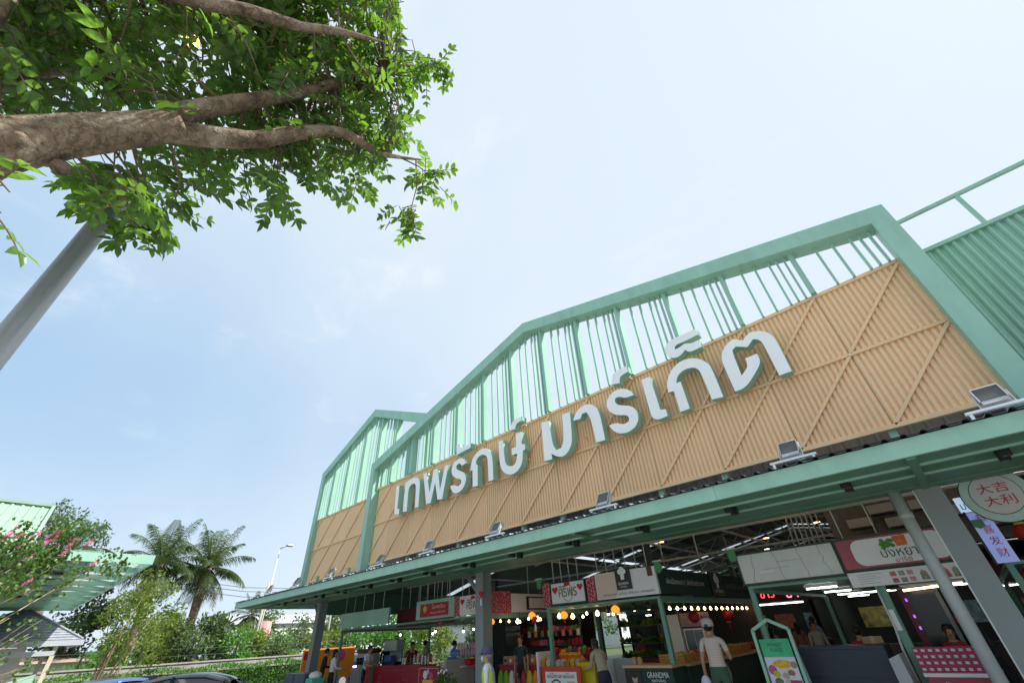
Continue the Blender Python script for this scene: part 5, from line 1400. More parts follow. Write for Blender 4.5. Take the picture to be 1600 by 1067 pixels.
def crate(x0, y0, w, d, h, label, z=1.0, rz=0.0):
    o = empty('wooden_crate', (x0, y0, z), label, 'crate', 'wooden crates on the aisle counter', rz)
    for s in (0, 1):
        for k in range(3):
            MB().box((0, s * (d - 0.015), 0.02 + k * h / 3), (w, s * (d - 0.015) + 0.015, 0.02 + (k + 0.78) * h / 3)).build('slat', CRATEW, o, local=True)
            MB().box((s * (w - 0.015), 0.016, 0.02 + k * h / 3), (s * (w - 0.015) + 0.015, d - 0.016, 0.02 + (k + 0.78) * h / 3)).build('slat', CRATEW, o, local=True)
    for k in range(4):
        MB().box((0.016, 0.016 + k * (d - 0.03) / 4, 0.0), (w - 0.016, 0.010 + (k + 0.85) * (d - 0.03) / 4, 0.014)).build('bottom_slat', CRATEW, o, local=True)
for i, (x, y, w, d, h, l) in enumerate(((-6.1, 11.2, 0.62, 0.5, 0.16, 'open wooden crate nearest the front on the aisle counter'), (-6.08, 11.85, 0.6, 0.75, 0.14, 'second open wooden crate on the aisle counter'), (-6.05, 12.75, 0.6, 0.75, 0.15, 'third open wooden crate on the aisle counter'), (-6.05, 13.7, 0.6, 0.8, 0.18, 'wooden crate in the middle of the aisle counter behind the shopper'), (-6.05, 14.7, 0.6, 0.8, 0.18, 'wooden crate farthest back on the aisle counter'))):
    crate(x, y, w, d, h, l)
for i, (x, l) in enumerate(((-6.42, 'left'), (-6.28, 'right'))):
    j = empty('jar', (x, 10.62, 1.02), 'small tan packet on the pale wooden counter top, %s of two' % l, 'packet', 'packets on the wooden counter')
    MB().box((-0.05, -0.035, 0), (0.05, 0.035, 0.11)).build('bag', cm('kraft_bag', (0.45, 0.26, 0.12), 0.7), j, local=True, bevel=0.01)
    MB().box((-0.045, -0.02, 0.111), (0.045, 0.02, 0.14)).build('fold', cm('kraft_bag', (0.45, 0.26, 0.12)), j, local=True)
nc = counter('navy_counter', -2.95, -1.55, 10.45, 11.1, 1.27, NAVY, NAVY, 'tall dark navy counter under the blank panel', 0.0)
MB().box((-2.95, 10.44, 0.83), (-1.55, 10.449, 0.845)).build('seam', BLACKP, nc)
rk = counter('tablecloth_counter', -1.15, -0.30, 10.3, 11.0, 0.92, RED, WHITEP, 'red counter with pink and white checkered cloth and white edge')
CH = bpy.data.materials.new('checker_cloth'); CH.use_nodes = True
_nt = CH.node_tree; _tc = _nt.nodes.new('ShaderNodeTexCoord'); _bk = _nt.nodes.new('ShaderNodeTexBrick')
_bk.offset = 0.0; _bk.inputs['Scale'].default_value = 11; _bk.inputs['Mortar Size'].default_value = 0.26; _bk.inputs['Brick Width'].default_value = 1.0; _bk.inputs['Row Height'].default_value = 0.85; _bk.inputs['Mortar Smooth'].default_value = 0.1
_bk.inputs['Color1'].default_value = (0.62, 0.62, 0.62, 1); _bk.inputs['Color2'].default_value = (0.55, 0.52, 0.55, 1); _bk.inputs['Mortar'].default_value = (0.36, 0.015, 0.075, 1)
_mp = _nt.nodes.new('ShaderNodeMapping'); _mp.inputs['Rotation'].default_value = (R(90), 0, 0)
_nt.links.new(_tc.outputs['Object'], _mp.inputs['Vector']); _nt.links.new(_mp.outputs['Vector'], _bk.inputs['Vector']); _nt.links.new(_bk.outputs['Color'], _nt.nodes['Principled BSDF'].inputs['Base Color'])
MB().box((-1.17, 10.255, 0.925), (-0.28, 10.28, 1.24)).build('checkered_cloth', CH, rk)
lettering('ปังหยา', 0.42, (-0.78, 10.30, 0.68), cm('rose_ink', (0.6, 0.35, 0.33)), rk, height=0.14)
# posts, dark screen, fan of the drinks stall
tvs = empty('screen_panel', (-0.82, 12.0, 0), 'tall dark switched-off screen behind the checkered counter', 'screen')
MB().box((-1.05, 12.0, 0.9), (-0.62, 12.08, 2.02)).build('display', cm('dark_screen', (0.008, 0.012, 0.014), 0.15), tvs)
MB().box((-1.16, 12.0, 0.3), (-1.051, 12.1, 2.1)).build('red_side', MAROON, tvs)
MB().box((-0.619, 12.0, 0.3), (-0.56, 12.09, 2.1)).build('grey_side', M['grey_steel'], tvs)
for z in (1.86, 1.6, 1.42):
    MB().box((-1.10, 11.985, z), (-1.07, 11.999, z + 0.05)).build('led', cm('violet_led', (0.3, 0.1, 0.8), 0.5, emit=(0.45, 0.15, 1.0), estr=0.5), tvs)
fan = empty('ceiling_fan', (-0.95, 11.6, 2.06), 'grey wall fan with round cage below the menu strip', 'fan')
fb = MB()
for k in range(3):
    r = 0.08 + 0.07 * k
    fb.tube([(-0.95 + r * 1.2 * math.cos(2 * math.pi * i / 18), 11.6 + r * 0.9 * math.sin(2 * math.pi * i / 18), 2.06) for i in range(19)], 0.008, 5)
for k in range(10):
    a = 2 * math.pi * k / 10; fb.tube([(-0.95, 11.6, 2.05), (-0.95 + 0.26 * math.cos(a), 11.6 + 0.2 * math.sin(a), 2.06)], 0.004, 4)
tag(fb.build('cage', M['grey_steel'], fan), kind='stuff')
MB().tube([(-0.95, 11.6, 2.04), (-0.95, 11.6, 2.12)], 0.05, 10).build('motor', M['black'], fan)
for k in range(3):
    a = k * 2.09; MB().bar((-0.95, 11.6, 2.055), (-0.95 + 0.2 * math.cos(a), 11.6 + 0.16 * math.sin(a), 2.06), 0.09, 0.006).build('blade', M['grey_steel'], fan)
dp = empty('service_post', (-1.3, 10.8, 0), 'mint post with grey pipe and conduit beside the checkered counter', 'post')
MB().box((-1.30, 10.72, 0), (-1.18, 10.84, 2.25)).build('post', M['mint_dark'], dp)
MB().tube([(-1.34, 10.70, 0.2), (-1.34, 10.70, 1.2), (-1.30, 10.69, 1.5), (-1.30, 10.69, 2.2)], 0.018, 6).build('conduit', M['white_steel'], dp)
MB().box((-1.28, 10.68, 1.45), (-1.21, 10.718, 1.75)).build('lamp_strip', WHITEP, dp)
tag(MB().hexa([(-1.52, 10.2, 0), (-1.30, 10.2, 0), (-1.30, 10.9, 0), (-1.52, 10.9, 0)], [(-1.52, 10.2, 1.10), (-1.36, 10.2, 1.16), (-1.36, 10.9, 1.16), (-1.52, 10.9, 1.10)]).build('leaning_board', cm('pale_grey_panel', (0.42, 0.45, 0.46), 0.5)), 'pale grey upright panel between navy and checkered counters', 'panel')

# ---- right of the right column: round sign, LED sign, lanterns
rs = empty('round_sign', (0.86, SY0, 2.85), 'round pale green sign with red Chinese characters', 'sign')
def disc(c, r, y0, y1, n=40): return [(c[0] + r * math.cos(2 * math.pi * i / n), c[1] + r * math.sin(2 * math.pi * i / n)) for i in range(n)]
cc = (0.88, 3.20)
MB().prism(list(reversed(disc(cc, 0.42, 0, 0))), SY0 + 0.0, SY0 + 0.06).build('disc', cm('pale_mint_print', (0.48, 0.66, 0.58), 0.5, var=0.06, scale=20), rs)
MB().prism(list(reversed(disc(cc, 0.432, 0, 0))), SY0 + 0.02, SY0 + 0.055).build('rim', BLACKP, rs)
MB().prism(list(reversed(disc(cc, 0.31, 0, 0))), SY0 - 0.004, SY0 - 0.001).build('ring', INKG, rs)
MB().prism(list(reversed(disc(cc, 0.30, 0, 0))), SY0 - 0.010, SY0 - 0.005).build('field', cm('grey_field', (0.62, 0.62, 0.60), 0.5), rs)
lettering('大吉', 0.37, (cc[0], SY0 - 0.012, cc[1] + 0.02), INKR, rs, height=0.15)
lettering('大利', 0.37, (cc[0], SY0 - 0.012, cc[1] - 0.17), INKR, rs, height=0.15)
cables(rs, [0.7, 1.0], SY0 + 0.04, 3.62, 4.15)
BLUEG = cm('led_blue', (0.35, 0.42, 0.75), 0.5, emit=(0.35, 0.45, 0.95), estr=0.12)
ls = empty('led_sign', (0.50, 10.8, 2.25), 'lit vertical bluish sign with four Chinese characters', 'sign')
MB().box((0.40, 10.80, 2.26), (0.66, 10.86, 3.02)).build('panel', BLUEG, ls)
MB().box((0.37, 10.801, 2.24), (0.399, 10.87, 3.04)).build('frame', BLACKP, ls)
for k, ch in enumerate('恭喜发财'):
    lettering(ch, 0.13, (0.54, 10.796, 2.85 - k * 0.17), INKR, ls, height=0.13)
MB().prism([(0.40, 2.80), (0.47, 2.76), (0.54, 2.80), (0.54, 2.90), (0.40, 2.90)], 10.74, 10.79).build('tag', cm('tag_green', (0.06, 0.26, 0.10)), ls)
l2 = empty('led_sign', (0.5, 11.0, 3.1), 'small lit sign with green Thai letters behind the round sign', 'sign')
MB().box((0.36, 11.0, 3.06), (0.80, 11.05, 3.30)).build('panel', cm('led_white', (0.6, 0.7, 0.9), 0.5, emit=(0.55, 0.75, 1.0), estr=0.25), l2)
lettering('มาใหม่', 0.32, (0.56, 10.996, 3.10), INKG, l2, height=0.14)
def lantern(x, y, z, r, m_, label, group='red lanterns right of the column'):
    o = empty('lantern', (x, y, z), label, 'lantern', group)
    MB().ball((0, 0, 0), r, 14, 10, 0, (1, 1, 0.82)).build('body', m_, o, local=True)
    MB().lathe((0, 0, -r * 0.86), [(r * 0.42, 0), (r * 0.45, 0.04)], 10).build('ring', GOLD, o, local=True)
    MB().lathe((0, 0, r * 0.80), [(r * 0.45, 0), (r * 0.42, 0.04)], 10).build('cap', GOLD, o, local=True)
    MB().tube([(0, 0, -r * 0.86), (0, 0, -r * 1.7)], [0.012, 0.02], 6).build('tassel', INKR, o, local=True)
REDL = cm('red_lantern', (0.50, 0.04, 0.015), 0.5, translucent=0.3)
for i, (x, y, z, r) in enumerate(((1.0, 11.8, 2.72, 0.16), (1.12, 11.5, 2.42, 0.17), (1.25, 11.9, 2.30, 0.18), (0.75, 11.6, 2.08, 0.16), (1.42, 11.5, 2.0, 0.17), (1.5, 12.2, 2.6, 0.18))):
    lantern(x, y, z, r, REDL, 'round red lantern, %s of those beside the blue lit sign' % ('topmost', 'second highest', 'nearest the sign edge', 'orange rimmed one', 'lowest', 'farthest back')[i])
pot = empty('flower_display', (1.2, 11.3, 0), 'red festive display with white plates and greens by the right edge', 'display')
MB().box((0.75, 11.1, 0), (2.6, 11.7, 1.62)).build('stand', cm('festive_red', (0.40, 0.03, 0.01), 0.5, var=0.5, scale=9, col2=(0.55, 0.16, 0.02)), pot)
for k in range(4):
    MB().ball((0.86 + 0.24 * k, 11.2, 1.70), 0.08, 10, 6, 0, (1, 1, 0.6)).build('fruit', (INKR, cm('lime', (0.25, 0.4, 0.05), 0.5))[k % 2], pot)
    MB().lathe((0.86 + 0.24 * k, 11.2, 1.62), [(0.06, 0), (0.11, 0.025)], 12).build('plate', WHITEP, pot)
# upstairs clutter seen above the right signs: beige wall, air-conditioners, pipes
up = empty('plant_platform', (-0.4, 15.2, 2.9), 'beige plant platform with air-conditioner boxes above the drinks stall', 'platform')
MB().box((-2.2, 15.0, 2.95), (1.6, 15.1, 4.2)).build('back_panel', cm('beige_sheet', (0.20, 0.18, 0.16), 0.7, var=0.25), up)
for x, z in ((-1.7, 3.15), (-0.95, 3.45), (-0.4, 3.1), (-1.2, 3.8), (0.2, 3.5), (-1.75, 3.55), (-0.35, 3.75), (0.8, 3.2)):
    MB().box((x, 14.7, z), (x + 0.55, 14.98, z + 0.22)).build('air_conditioner', cm('ac_case', (0.48, 0.45, 0.41), 0.5), up, bevel=0.02)
    MB().box((x + 0.03, 14.69, z - 0.03), (x + 0.52, 14.97, z - 0.001)).build('vent', BLACKP, up)
for k in range(7):
    x = -2.3 - 0.12 * k
    MB().tube([(x, 14.0, 3.0), (x + 0.1, 14.0, 4.6)], 0.02, 5).build('pipe', M['white_steel'], up)
# ================================================================ GOODS, LAMPS AND DEEP BACKGROUND
random.seed(14)
# ---- hanging bulbs
def bulb(p, r, m_, label, group, shade=False, drop=0.3):
    o = empty('hanging_bulb', p, label, 'lamp', group)
    MB().lathe((0, 0, -r), [(r * 0.2, 0), (r * 0.75, r * 0.35), (r, r * 0.95), (r * 0.75, r * 1.6), (r * 0.35, r * 2.1), (r * 0.3, r * 2.4)], 10).build('bulb', m_, o, local=True)
    MB().tube([(0, 0, r * 1.4), (0, 0, drop)], 0.006, 4).build('cord', M['black'], o, local=True)
    if shade: MB().lathe((0, 0, r * 0.7), [(r * 1.5, 0), (r * 0.4, r * 1.3), (r * 0.3, r * 1.7)], 10).build('shade', M['black'], o, local=True)
xs = [-11.5 + 0.285 * k for k in range(16)]
for k, x in enumerate(xs):
    big_ = k in (2, 5, 8, 10, 13)
    bulb((x, 11.3 + 0.1 * (k % 3), 2.10 - 0.02 * (k % 4)), 0.058 if big_ else 0.034, BULBW if k in (2, 12) else BULB, ('large ' if big_ else '') + 'glowing bulb, %s from the left on the string before the fruit shelves' % ORD[k], 'large bulbs over the fruit' if big_ else 'small bulbs over the fruit')
for k in range(14):
    bulb((-5.75, 11.6 + 0.42 * k, 2.06), 0.036, BULB, 'glowing bulb, %s from the front in the row under the aisle sign' % ORD[k], 'bulbs under the aisle sign')
for k, (x, y, z) in enumerate(((-19.0, 12.5, 1.98), (-16.5, 12.5, 2.0), (-14.4, 12.2, 1.93), (-15.3, 13.5, 2.0), (-17.6, 13.2, 1.95))):
    bulb((x, y, z), 0.045, BULBW, 'white bulb with black shade in the left stall, %s' % ('leftmost', 'over the red counter', 'nearest the middle-left column', 'back right', 'back left')[k], 'bulbs in the left stall', True)
for k, (x, y) in enumerate(((-7.3, 11.2), (-6.4, 11.0), (-6.0, 11.0))):
    o = empty('track_spot', (x, y, 2.22), 'black spotlight under the white shop sign, %s' % ('left', 'middle', 'right')[k], 'spotlight', 'black spots under the shop sign')
    MB().tube([(0, 0, 0), (0, 0.0, -0.16)], 0.045, 10).build('can', M['black'], o, local=True)
    MB().lathe((0, 0, -0.166), [(0.03, 0), (0.03, 0.004)], 10).build('lens', BULB, o, local=True)
for i, (x, z) in enumerate(((-11.62, 2.10), (-9.85, 2.16), (-8.65, 2.10), (-6.95, 2.12))):
    lantern(x, 11.0, z, 0.11, ORANGE, 'small orange paper lantern over the fruit, %s from the left' % ('first', 'second', 'third', 'fourth')[i], 'orange lanterns over the fruit')
for i, (x, y) in enumerate(((-6.3, 14.2), (-5.9, 15.6))):
    lantern(x, y, 1.88, 0.20, cm('dark_red_lantern', (0.25, 0.01, 0.015), 0.5), 'dark red lantern under the row of bulbs, %s' % ('left', 'right')[i], 'dark red lanterns')

# ---- fruit shelves
fs_ = empty('fruit_shelf', (-11.0, 13.2, 0), 'black steel shelving packed with red and green fruit packs', 'shelf')
for x in (-12.4, -11.0, -9.6):
    MB().box((x - 0.03, 13.0, 0), (x + 0.03, 13.5, 2.12)).build('upright', BLACKP, fs_)
for z in (0.5, 0.98, 1.36, 1.72):
    MB().box((-12.4, 12.98, z), (-9.6, 13.5, z + 0.03)).build('shelf_board', BLACKP, fs_)
MB().box((-12.4, 12.98, 2.06), (-9.6, 13.04, 2.14)).build('shelf_board', BLACKP, fs_)
PACK = [cm('pack_red', (0.35, 0.02, 0.025), 0.35), cm('pack_green', (0.13, 0.22, 0.03), 0.4), cm('pack_pink', (0.5, 0.12, 0.15), 0.4), cm('pack_amber', (0.6, 0.25, 0.02), 0.4), cm('pack_dark', (0.12, 0.015, 0.02), 0.4), cm('pack_pale', (0.6, 0.5, 0.42), 0.5), cm('pack_yellow', (0.75, 0.5, 0.04), 0.4)]
pk_me = []
for i, m_ in enumerate(PACK):
    b = MB(); b.hexa([(-0.055, -0.06, 0), (0.055, -0.06, 0), (0.055, 0.06, 0), (-0.055, 0.06, 0)], [(-0.065, -0.07, 0.11), (0.065, -0.07, 0.11), (0.065, 0.07, 0.11), (-0.065, 0.07, 0.11)])
    b.ball((0, 0, 0.11), 0.055, 8, 5, 0, (1.1, 1.1, 0.7)); pk_me.append(b.mesh('fruit_pack', m_))
PKN = ['red', 'green', 'pink', 'amber', 'dark red', 'pale', 'yellow']
def pack(i, x, y, z, where, k, s=1.0):
    o = link_mesh('fruit_pack', pk_me[i], None, (x, y, z), (0, 0, random.uniform(-.3, .3)), (s, s, s * random.uniform(0.85, 1.2)))
    tag(o, '%s fruit pack, %s from the left %s' % (PKN[i], ORD[k], where), 'fruit pack', '%s packs %s' % (PKN[i], where))
for z, pal, wh in ((1.75, (0, 1, 4, 2), 'on the top black shelf'), (1.39, (4, 0, 2, 0), 'on the second black shelf'), (1.01, (1, 5, 6, 0), 'on the third black shelf')):
    for k in range(18):
        x = -12.28 + k * 0.153
        pack(pal[(k // 3) % 4], x, 13.1, z, wh, k, random.uniform(0.95, 1.15))
# ---- front fruit stand
st_ = empty('fruit_stand', (-8.8, 10.95, 0), 'stepped fruit stand with white end panel under the heart sign', 'stand')
MB().box((-9.45, 10.75, 0), (-7.95, 11.3, 0.98)).build('lower_step', RED, st_)
MB().box((-9.45, 11.31, 0), (-7.95, 11.8, 1.22)).build('upper_step', RED, st_)
MB().box((-9.53, 10.7, 0), (-9.46, 11.85, 1.30)).build('end_panel', WHITEP, st_)
for k in range(9):
    pack((3, 5, 3, 5, 5, 3, 6, 5, 3)[k], -9.36 + k * 0.165, 10.85, 0.98, 'on the lower step of the fruit stand', k, 1.05)
for k in range(9):
    pack((0, 0, 1, 1, 4, 2, 1, 0, 4)[k], -9.36 + k * 0.165, 11.42, 1.22, 'on the upper step of the fruit stand', k, 1.0)
OR_ = cm('orange_fruit', (0.80, 0.28, 0.02), 0.45, var=0.1)
b = MB(); b.ball((0, 0, 0), 0.05, 10, 7); or_me = b.mesh('orange', OR_)
for k in range(26):
    tag(link_mesh('orange', or_me, None, (-8.95 + (k % 8) * 0.095 + random.uniform(-.02, .02), 11.05 + 0.09 * (k // 8 % 2), 1.10 + 0.06 * (k // 8)), (0, 0, 0)), 'orange in the heap of oranges on the fruit stand', 'orange', 'heap of oranges')
tag(MB().hexa([(-9.0, 11.0, 0.981), (-8.15, 11.0, 0.981), (-8.15, 11.28, 0.981), (-9.0, 11.28, 0.981)], [(-9.03, 10.98, 1.09), (-8.12, 10.98, 1.09), (-8.12, 11.29, 1.09), (-9.03, 11.29, 1.09)]).build('fruit_tray', cm('green_tray', (0.05, 0.16, 0.06), 0.5)), 'green tray holding the heap of oranges', 'tray')
bin_ = empty('yellow_bin', (-7.6, 10.55, 0), 'yellow tub with dark blue base beside the fruit stand', 'bin')
MB().box((-7.82, 10.35, 0.0), (-7.38, 10.75, 0.62)).build('base', cm('deep_blue', (0.01, 0.02, 0.12), 0.5), bin_, bevel=0.02)
MB().hexa([(-7.80, 10.37, 0.621), (-7.40, 10.37, 0.621), (-7.40, 10.73, 0.621), (-7.80, 10.73, 0.621)], [(-7.86, 10.32, 1.08), (-7.34, 10.32, 1.08), (-7.34, 10.78, 1.08), (-7.86, 10.78, 1.08)]).build('tub', cm('yellow_plastic', (0.65, 0.50, 0.02), 0.45), bin_)
tag(MB().box((-7.30, 10.5, 0), (-7.24, 11.6, 1.10)).build('end_panel', WHITEP), 'white upright panel right of the yellow tub', 'panel', 'white end panels')
tag(MB().box((-7.2, 10.95, 0), (-6.66, 11.02, 1.12)).build('partition', cm('grey_laminate', (0.34, 0.35, 0.35))), 'grey partition between yellow tub and wooden topped counter', 'partition')
# posters standing in front
def poster(x0, x1, y, z1, fm_, label):
    o = empty('standing_poster', ((x0 + x1) / 2, y, 0), label, 'poster')
    MB().box((x0, y, 0.05), (x1, y + 0.03, z1)).build('frame', fm_, o)
    for x in (x0 + 0.08, x1 - 0.08):
        MB().bar((x, y + 0.25, 0), (x, y + 0.04, z1 * 0.7), 0.03, 0.03).build('leg', M['grey_steel'], o)
    return o
q = poster(-8.88, -7.66, 10.15, 1.03, cm('orange_red_border', (0.55, 0.06, 0.02), 0.6, var=0.15, scale=12), 'red bordered white poster with green Thai heading')
MB().box((-8.76, 10.14, 0.1), (-7.78, 10.149, 0.92)).build('sheet', WHITEP, q)
lettering('ผลไม้ไทย และ ผลไม้นอก', 0.84, (-8.27, 10.136, 0.80), INKG, q, height=0.10)
rg = MB()
for i in range(24):
    a0, a1 = 2 * math.pi * i / 24, 2 * math.pi * (i + 1) / 24
    rg.add([(-8.42 + 0.17 * math.cos(a0), 10.137, 0.58 + 0.17 * math.sin(a0)), (-8.42 + 0.17 * math.cos(a1), 10.137, 0.58 + 0.17 * math.sin(a1)), (-8.42 + 0.2 * math.cos(a1), 10.137, 0.58 + 0.2 * math.sin(a1)), (-8.42 + 0.2 * math.cos(a0), 10.137, 0.58 + 0.2 * math.sin(a0))], [(3, 2, 1, 0)])
rg.build('ring_print', INKK, q)
MB().prism([(-8.45, 0.5), (-8.38, 0.5), (-8.40, 0.7), (-8.44, 0.7)], 10.132, 10.136).build('fruit_print', INKG, q)
MB().box((-8.08, 10.13, 0.5), (-7.86, 10.138, 0.74)).build('price_print', cm('amber_print', (0.75, 0.42, 0.12), 0.6), q)
q = poster(-14.32, -13.14, 10.2, 1.05, cm('crimson_poster', (0.30, 0.01, 0.04), 0.5), 'crimson poster with ice cream sundae near the middle-left column')
for k, (dx, dz, rr_, m_) in enumerate(((-0.16, 0.82, 0.11, WHITEP), (0.14, 0.78, 0.11, cm('berry', (0.6, 0.08, 0.12), 0.5)), (-0.02, 0.90, 0.07, cm('lilac', (0.5, 0.4, 0.6), 0.5)))):
    MB().ball((-13.73 + dx, 10.196, dz), rr_, 12, 8, 0, (1, 0.05, 1)).build('scoop_print', m_, q)
MB().prism([(-13.93, 0.38), (-13.53, 0.38), (-13.44, 0.70), (-14.02, 0.70)], 10.188, 10.197).build('cup_print', cm('sundae_yellow', (0.85, 0.45, 0.05)), q)
for a, b_ in (((-14.24, 10.19, 0.98), (-13.22, 10.199, 0.995)), ((-14.24, 10.19, 0.1), (-14.225, 10.199, 0.979)), ((-13.235, 10.19, 0.1), (-13.22, 10.199, 0.979))):
    MB().box(a, b_).build('gold_line', GOLD, q)
q = poster(-18.35 + 0.25, -17.98 + 0.1, 10.5, 1.0, cm('scarlet_poster', (0.45, 0.04, 0.02), 0.5, var=0.5, scale=8), 'narrow red picture panel left of the red counter')
# ---- left stall equipment
em = empty('drinks_machine', (-19.4, 11.1, 0), 'steel drinks machine with maroon top in the left stall', 'machine')
MB().box((-19.9, 10.9, 0), (-18.6, 11.5, 0.95)).build('cabinet', cm('grey_laminate', (0.34, 0.35, 0.35)), em)
MB().box((-19.75, 11.0, 0.95), (-18.75, 11.45, 1.42)).build('body', M['alu'], em, bevel=0.02)
MB().box((-19.8, 10.96, 1.421), (-18.7, 11.48, 1.56)).build('lid', MAROON, em, bevel=0.02)
for k in range(4):
    MB().tube([(-19.6 + 0.22 * k, 10.95, 1.05), (-19.6 + 0.22 * k, 10.95, 1.28)], 0.05, 8).build('dispenser', M['black'], em)
dm = empty('slush_machine', (-17.5, 11.2, 1.03), 'grey glass fronted machine standing on the red counter', 'machine')
MB().box((-17.85, 11.0, 1.03), (-16.95, 11.38, 1.12)).build('base', M['black'], dm)
MB().box((-17.85, 11.02, 1.46), (-16.95, 11.38, 1.80)).build('tank', cm('smoky_tank', (0.30, 0.33, 0.33), 0.2), dm, bevel=0.02)
MB().box((-17.80, 11.30, 1.121), (-17.0, 11.38, 1.459)).build('back', M['grey_steel'], dm)
MB().box((-17.75, 11.03, 1.13), (-17.25, 11.2, 1.32)).build('drawer', cm('blue_plastic', (0.02, 0.08, 0.30), 0.4), dm)
for i, (x, h) in enumerate(((-16.55, 0.22), (-16.4, 0.2), (-15.6, 0.34), (-15.35, 0.3), (-15.15, 0.24))):
    o = empty('cup_stack', (x, 11.1, 1.03), 'stack of pale cups on the red counter, number %s from its left end' % ('one', 'two', 'three', 'four', 'five')[i], 'cups', 'cup stacks on the red counter')
    for k in range(int(h / 0.04)):
        MB().lathe((0, 0, k * 0.04), [(0.03, 0), (0.042, 0.038)], 10).build('cup', WHITEP if i % 2 else CREAM, o, local=True)
wb = [cm('water_blue', (0.10, 0.25, 0.55), 0.3), cm('water_pink', (0.55, 0.30, 0.38), 0.4), cm('pack_pale', (0.6, 0.5, 0.42))]
for i, (x, z, w, m_) in enumerate(((-14.5, 1.0, 0.5, 0), (-14.0, 1.0, 0.5, 0), (-14.3, 1.22, 0.5, 0), (-13.75, 1.22, 0.55, 1), (-13.2, 1.22, 0.5, 1), (-13.9, 1.40, 0.55, 2), (-13.3, 1.40, 0.5, 1))):
    o = empty('bottle_pack', (x, 11.75, z), '%s shrink-wrapped pack in the pile beside the dark curtain, %s' % (('blue', 'pink', 'pale')[m_], ('bottom left', 'bottom middle', 'centre left', 'centre middle', 'centre right', 'top left', 'top right')[i]), 'pack', 'packs piled beside the curtain')
    for k in range(4):
        MB().lathe((-w / 2 + w * (k + 0.5) / 4, 0, 0), [(0.05, 0), (0.058, 0.03), (0.058, 0.14), (0.02, 0.19), (0.02, 0.205)], 8).build('bottle', wb[m_], o, local=True)
tag(MB().hexa([(-13.45, 11.1, 1.0), (-12.75, 11.1, 1.0), (-12.75, 11.5, 1.0), (-13.45, 11.5, 1.0)], [(-13.5, 11.05, 1.16), (-12.7, 11.05, 1.16), (-12.7, 11.55, 1.16), (-13.5, 11.55, 1.16)]).build('red_basin', cm('red_plastic', (0.55, 0.02, 0.03), 0.4)), 'red plastic basin beside the piled packs', 'basin')
tag(MB().box((-14.6, 12.2, 0), (-13.0, 12.3, 1.0)).build('pack_table', cm('grey_laminate', (0.34, 0.35, 0.35))), 'low grey table front under the piled packs', 'table')
tag(MB().box((-14.7, 11.55, 0), (-12.9, 12.1, 0.995)).build('pack_table', cm('grey_laminate', (0.34, 0.35, 0.35))), 'grey table carrying the piled bottle packs', 'table')
cu = MB(); pts = []
for i in range(40): pts.append((-12.55 + 0.018 * i, 11.9 + 0.03 * math.sin(i * 1.1)))
vs = []; fs = []
for x, y in pts: vs += [(x, y, 0.2), (x, y, 2.2)]
for i in range(39): fs.append((2 * i, 2 * i + 2, 2 * i + 3, 2 * i + 1))
cu.add(vs, fs); tag(cu.build('curtain', cm('dark_curtain', (0.012, 0.02, 0.02), 0.9)), 'dark folded curtain left of the middle-left column', 'curtain')
ye = empty('wet_floor_sign', (-13.35, 10.6, 0), 'yellow folding floor sign between the grey end panels', 'floor sign')
MB().hexa([(-13.55, 10.5, 0), (-13.15, 10.5, 0), (-13.15, 10.53, 0), (-13.55, 10.53, 0)], [(-13.48, 10.6, 0.92), (-13.22, 10.6, 0.92), (-13.22, 10.63, 0.92), (-13.48, 10.63, 0.92)]).build('leaf', cm('yellow_plastic', (0.65, 0.50, 0.02)), ye)
MB().hexa([(-13.55, 10.75, 0), (-13.15, 10.75, 0), (-13.15, 10.78, 0), (-13.55, 10.78, 0)], [(-13.48, 10.632, 0.92), (-13.22, 10.632, 0.92), (-13.22, 10.66, 0.92), (-13.48, 10.66, 0.92)]).build('leaf', cm('yellow_plastic', (0.65, 0.50, 0.02)), ye)
pl = empty('potted_plant', (-11.25, 9.1, 0), 'leafy potted plant with white blooms at the foot of the middle-left column', 'plant')
MB().lathe((-11.35, 9.0, 0), [(0.18, 0), (0.24, 0.5), (0.26, 0.55), (0.22, 0.56)], 14).build('pot', cm('rose_pot', (0.45, 0.10, 0.12), 0.5), pl)
b = MB()
for _ in range(260):
    d = rnd_dir(); d.z = abs(d.z) * 0.8 + 0.1
    p = Vector((-11.35, 9.0, 0.58)) + Vector((d.x * 0.36, d.y * 0.32, d.z * 0.42)) * random.random() ** 0.4
    leaf_faces(b, p, (d + rnd_dir() * 0.5).normalized(), rnd_dir(), 0.10, 0.05, 0.2)
tag(b.build('foliage', M['leaf_hedge'], pl), kind='stuff')
for k in range(6):
    MB().ball((-11.45 + 0.06 * k, 8.85 + 0.03 * (k % 2), 0.98 + 0.03 * (k % 3)), 0.028, 8, 5).build('bloom', WHITEP, pl)
tag(MB().box((-12.1, 8.9, 0), (-10.7, 9.2, 0.47)).build('red_planter', RED), 'low red plinth in front of the middle-left column', 'plinth')
nb = empty('storage_box', (-19.6, 8.7, 0), 'slate blue storage box at the foot of the leftmost column', 'box')
MB().box((-20.5, 8.45, 0), (-18.75, 9.05, 0.95)).build('body', cm('slate_blue', (0.07, 0.09, 0.14), 0.5), nb, bevel=0.01)
MB().box((-19.64, 8.44, 0.02), (-19.62, 8.449, 0.93)).build('seam', BLACKP, nb)
tb = empty('turquoise_bin', (-18.6, 8.75, 0), 'turquoise lined bin with white bag beside the storage box', 'bin')
MB().box((-18.72, 8.5, 0), (-18.2, 8.95, 0.82)).build('body', cm('turquoise', (0.08, 0.48, 0.38), 0.5), tb, bevel=0.02)
MB().ball((-18.46, 8.72, 0.88), 0.27, 12, 8, 0, (1, 0.8, 0.5)).build('bag', CREAM, tb)
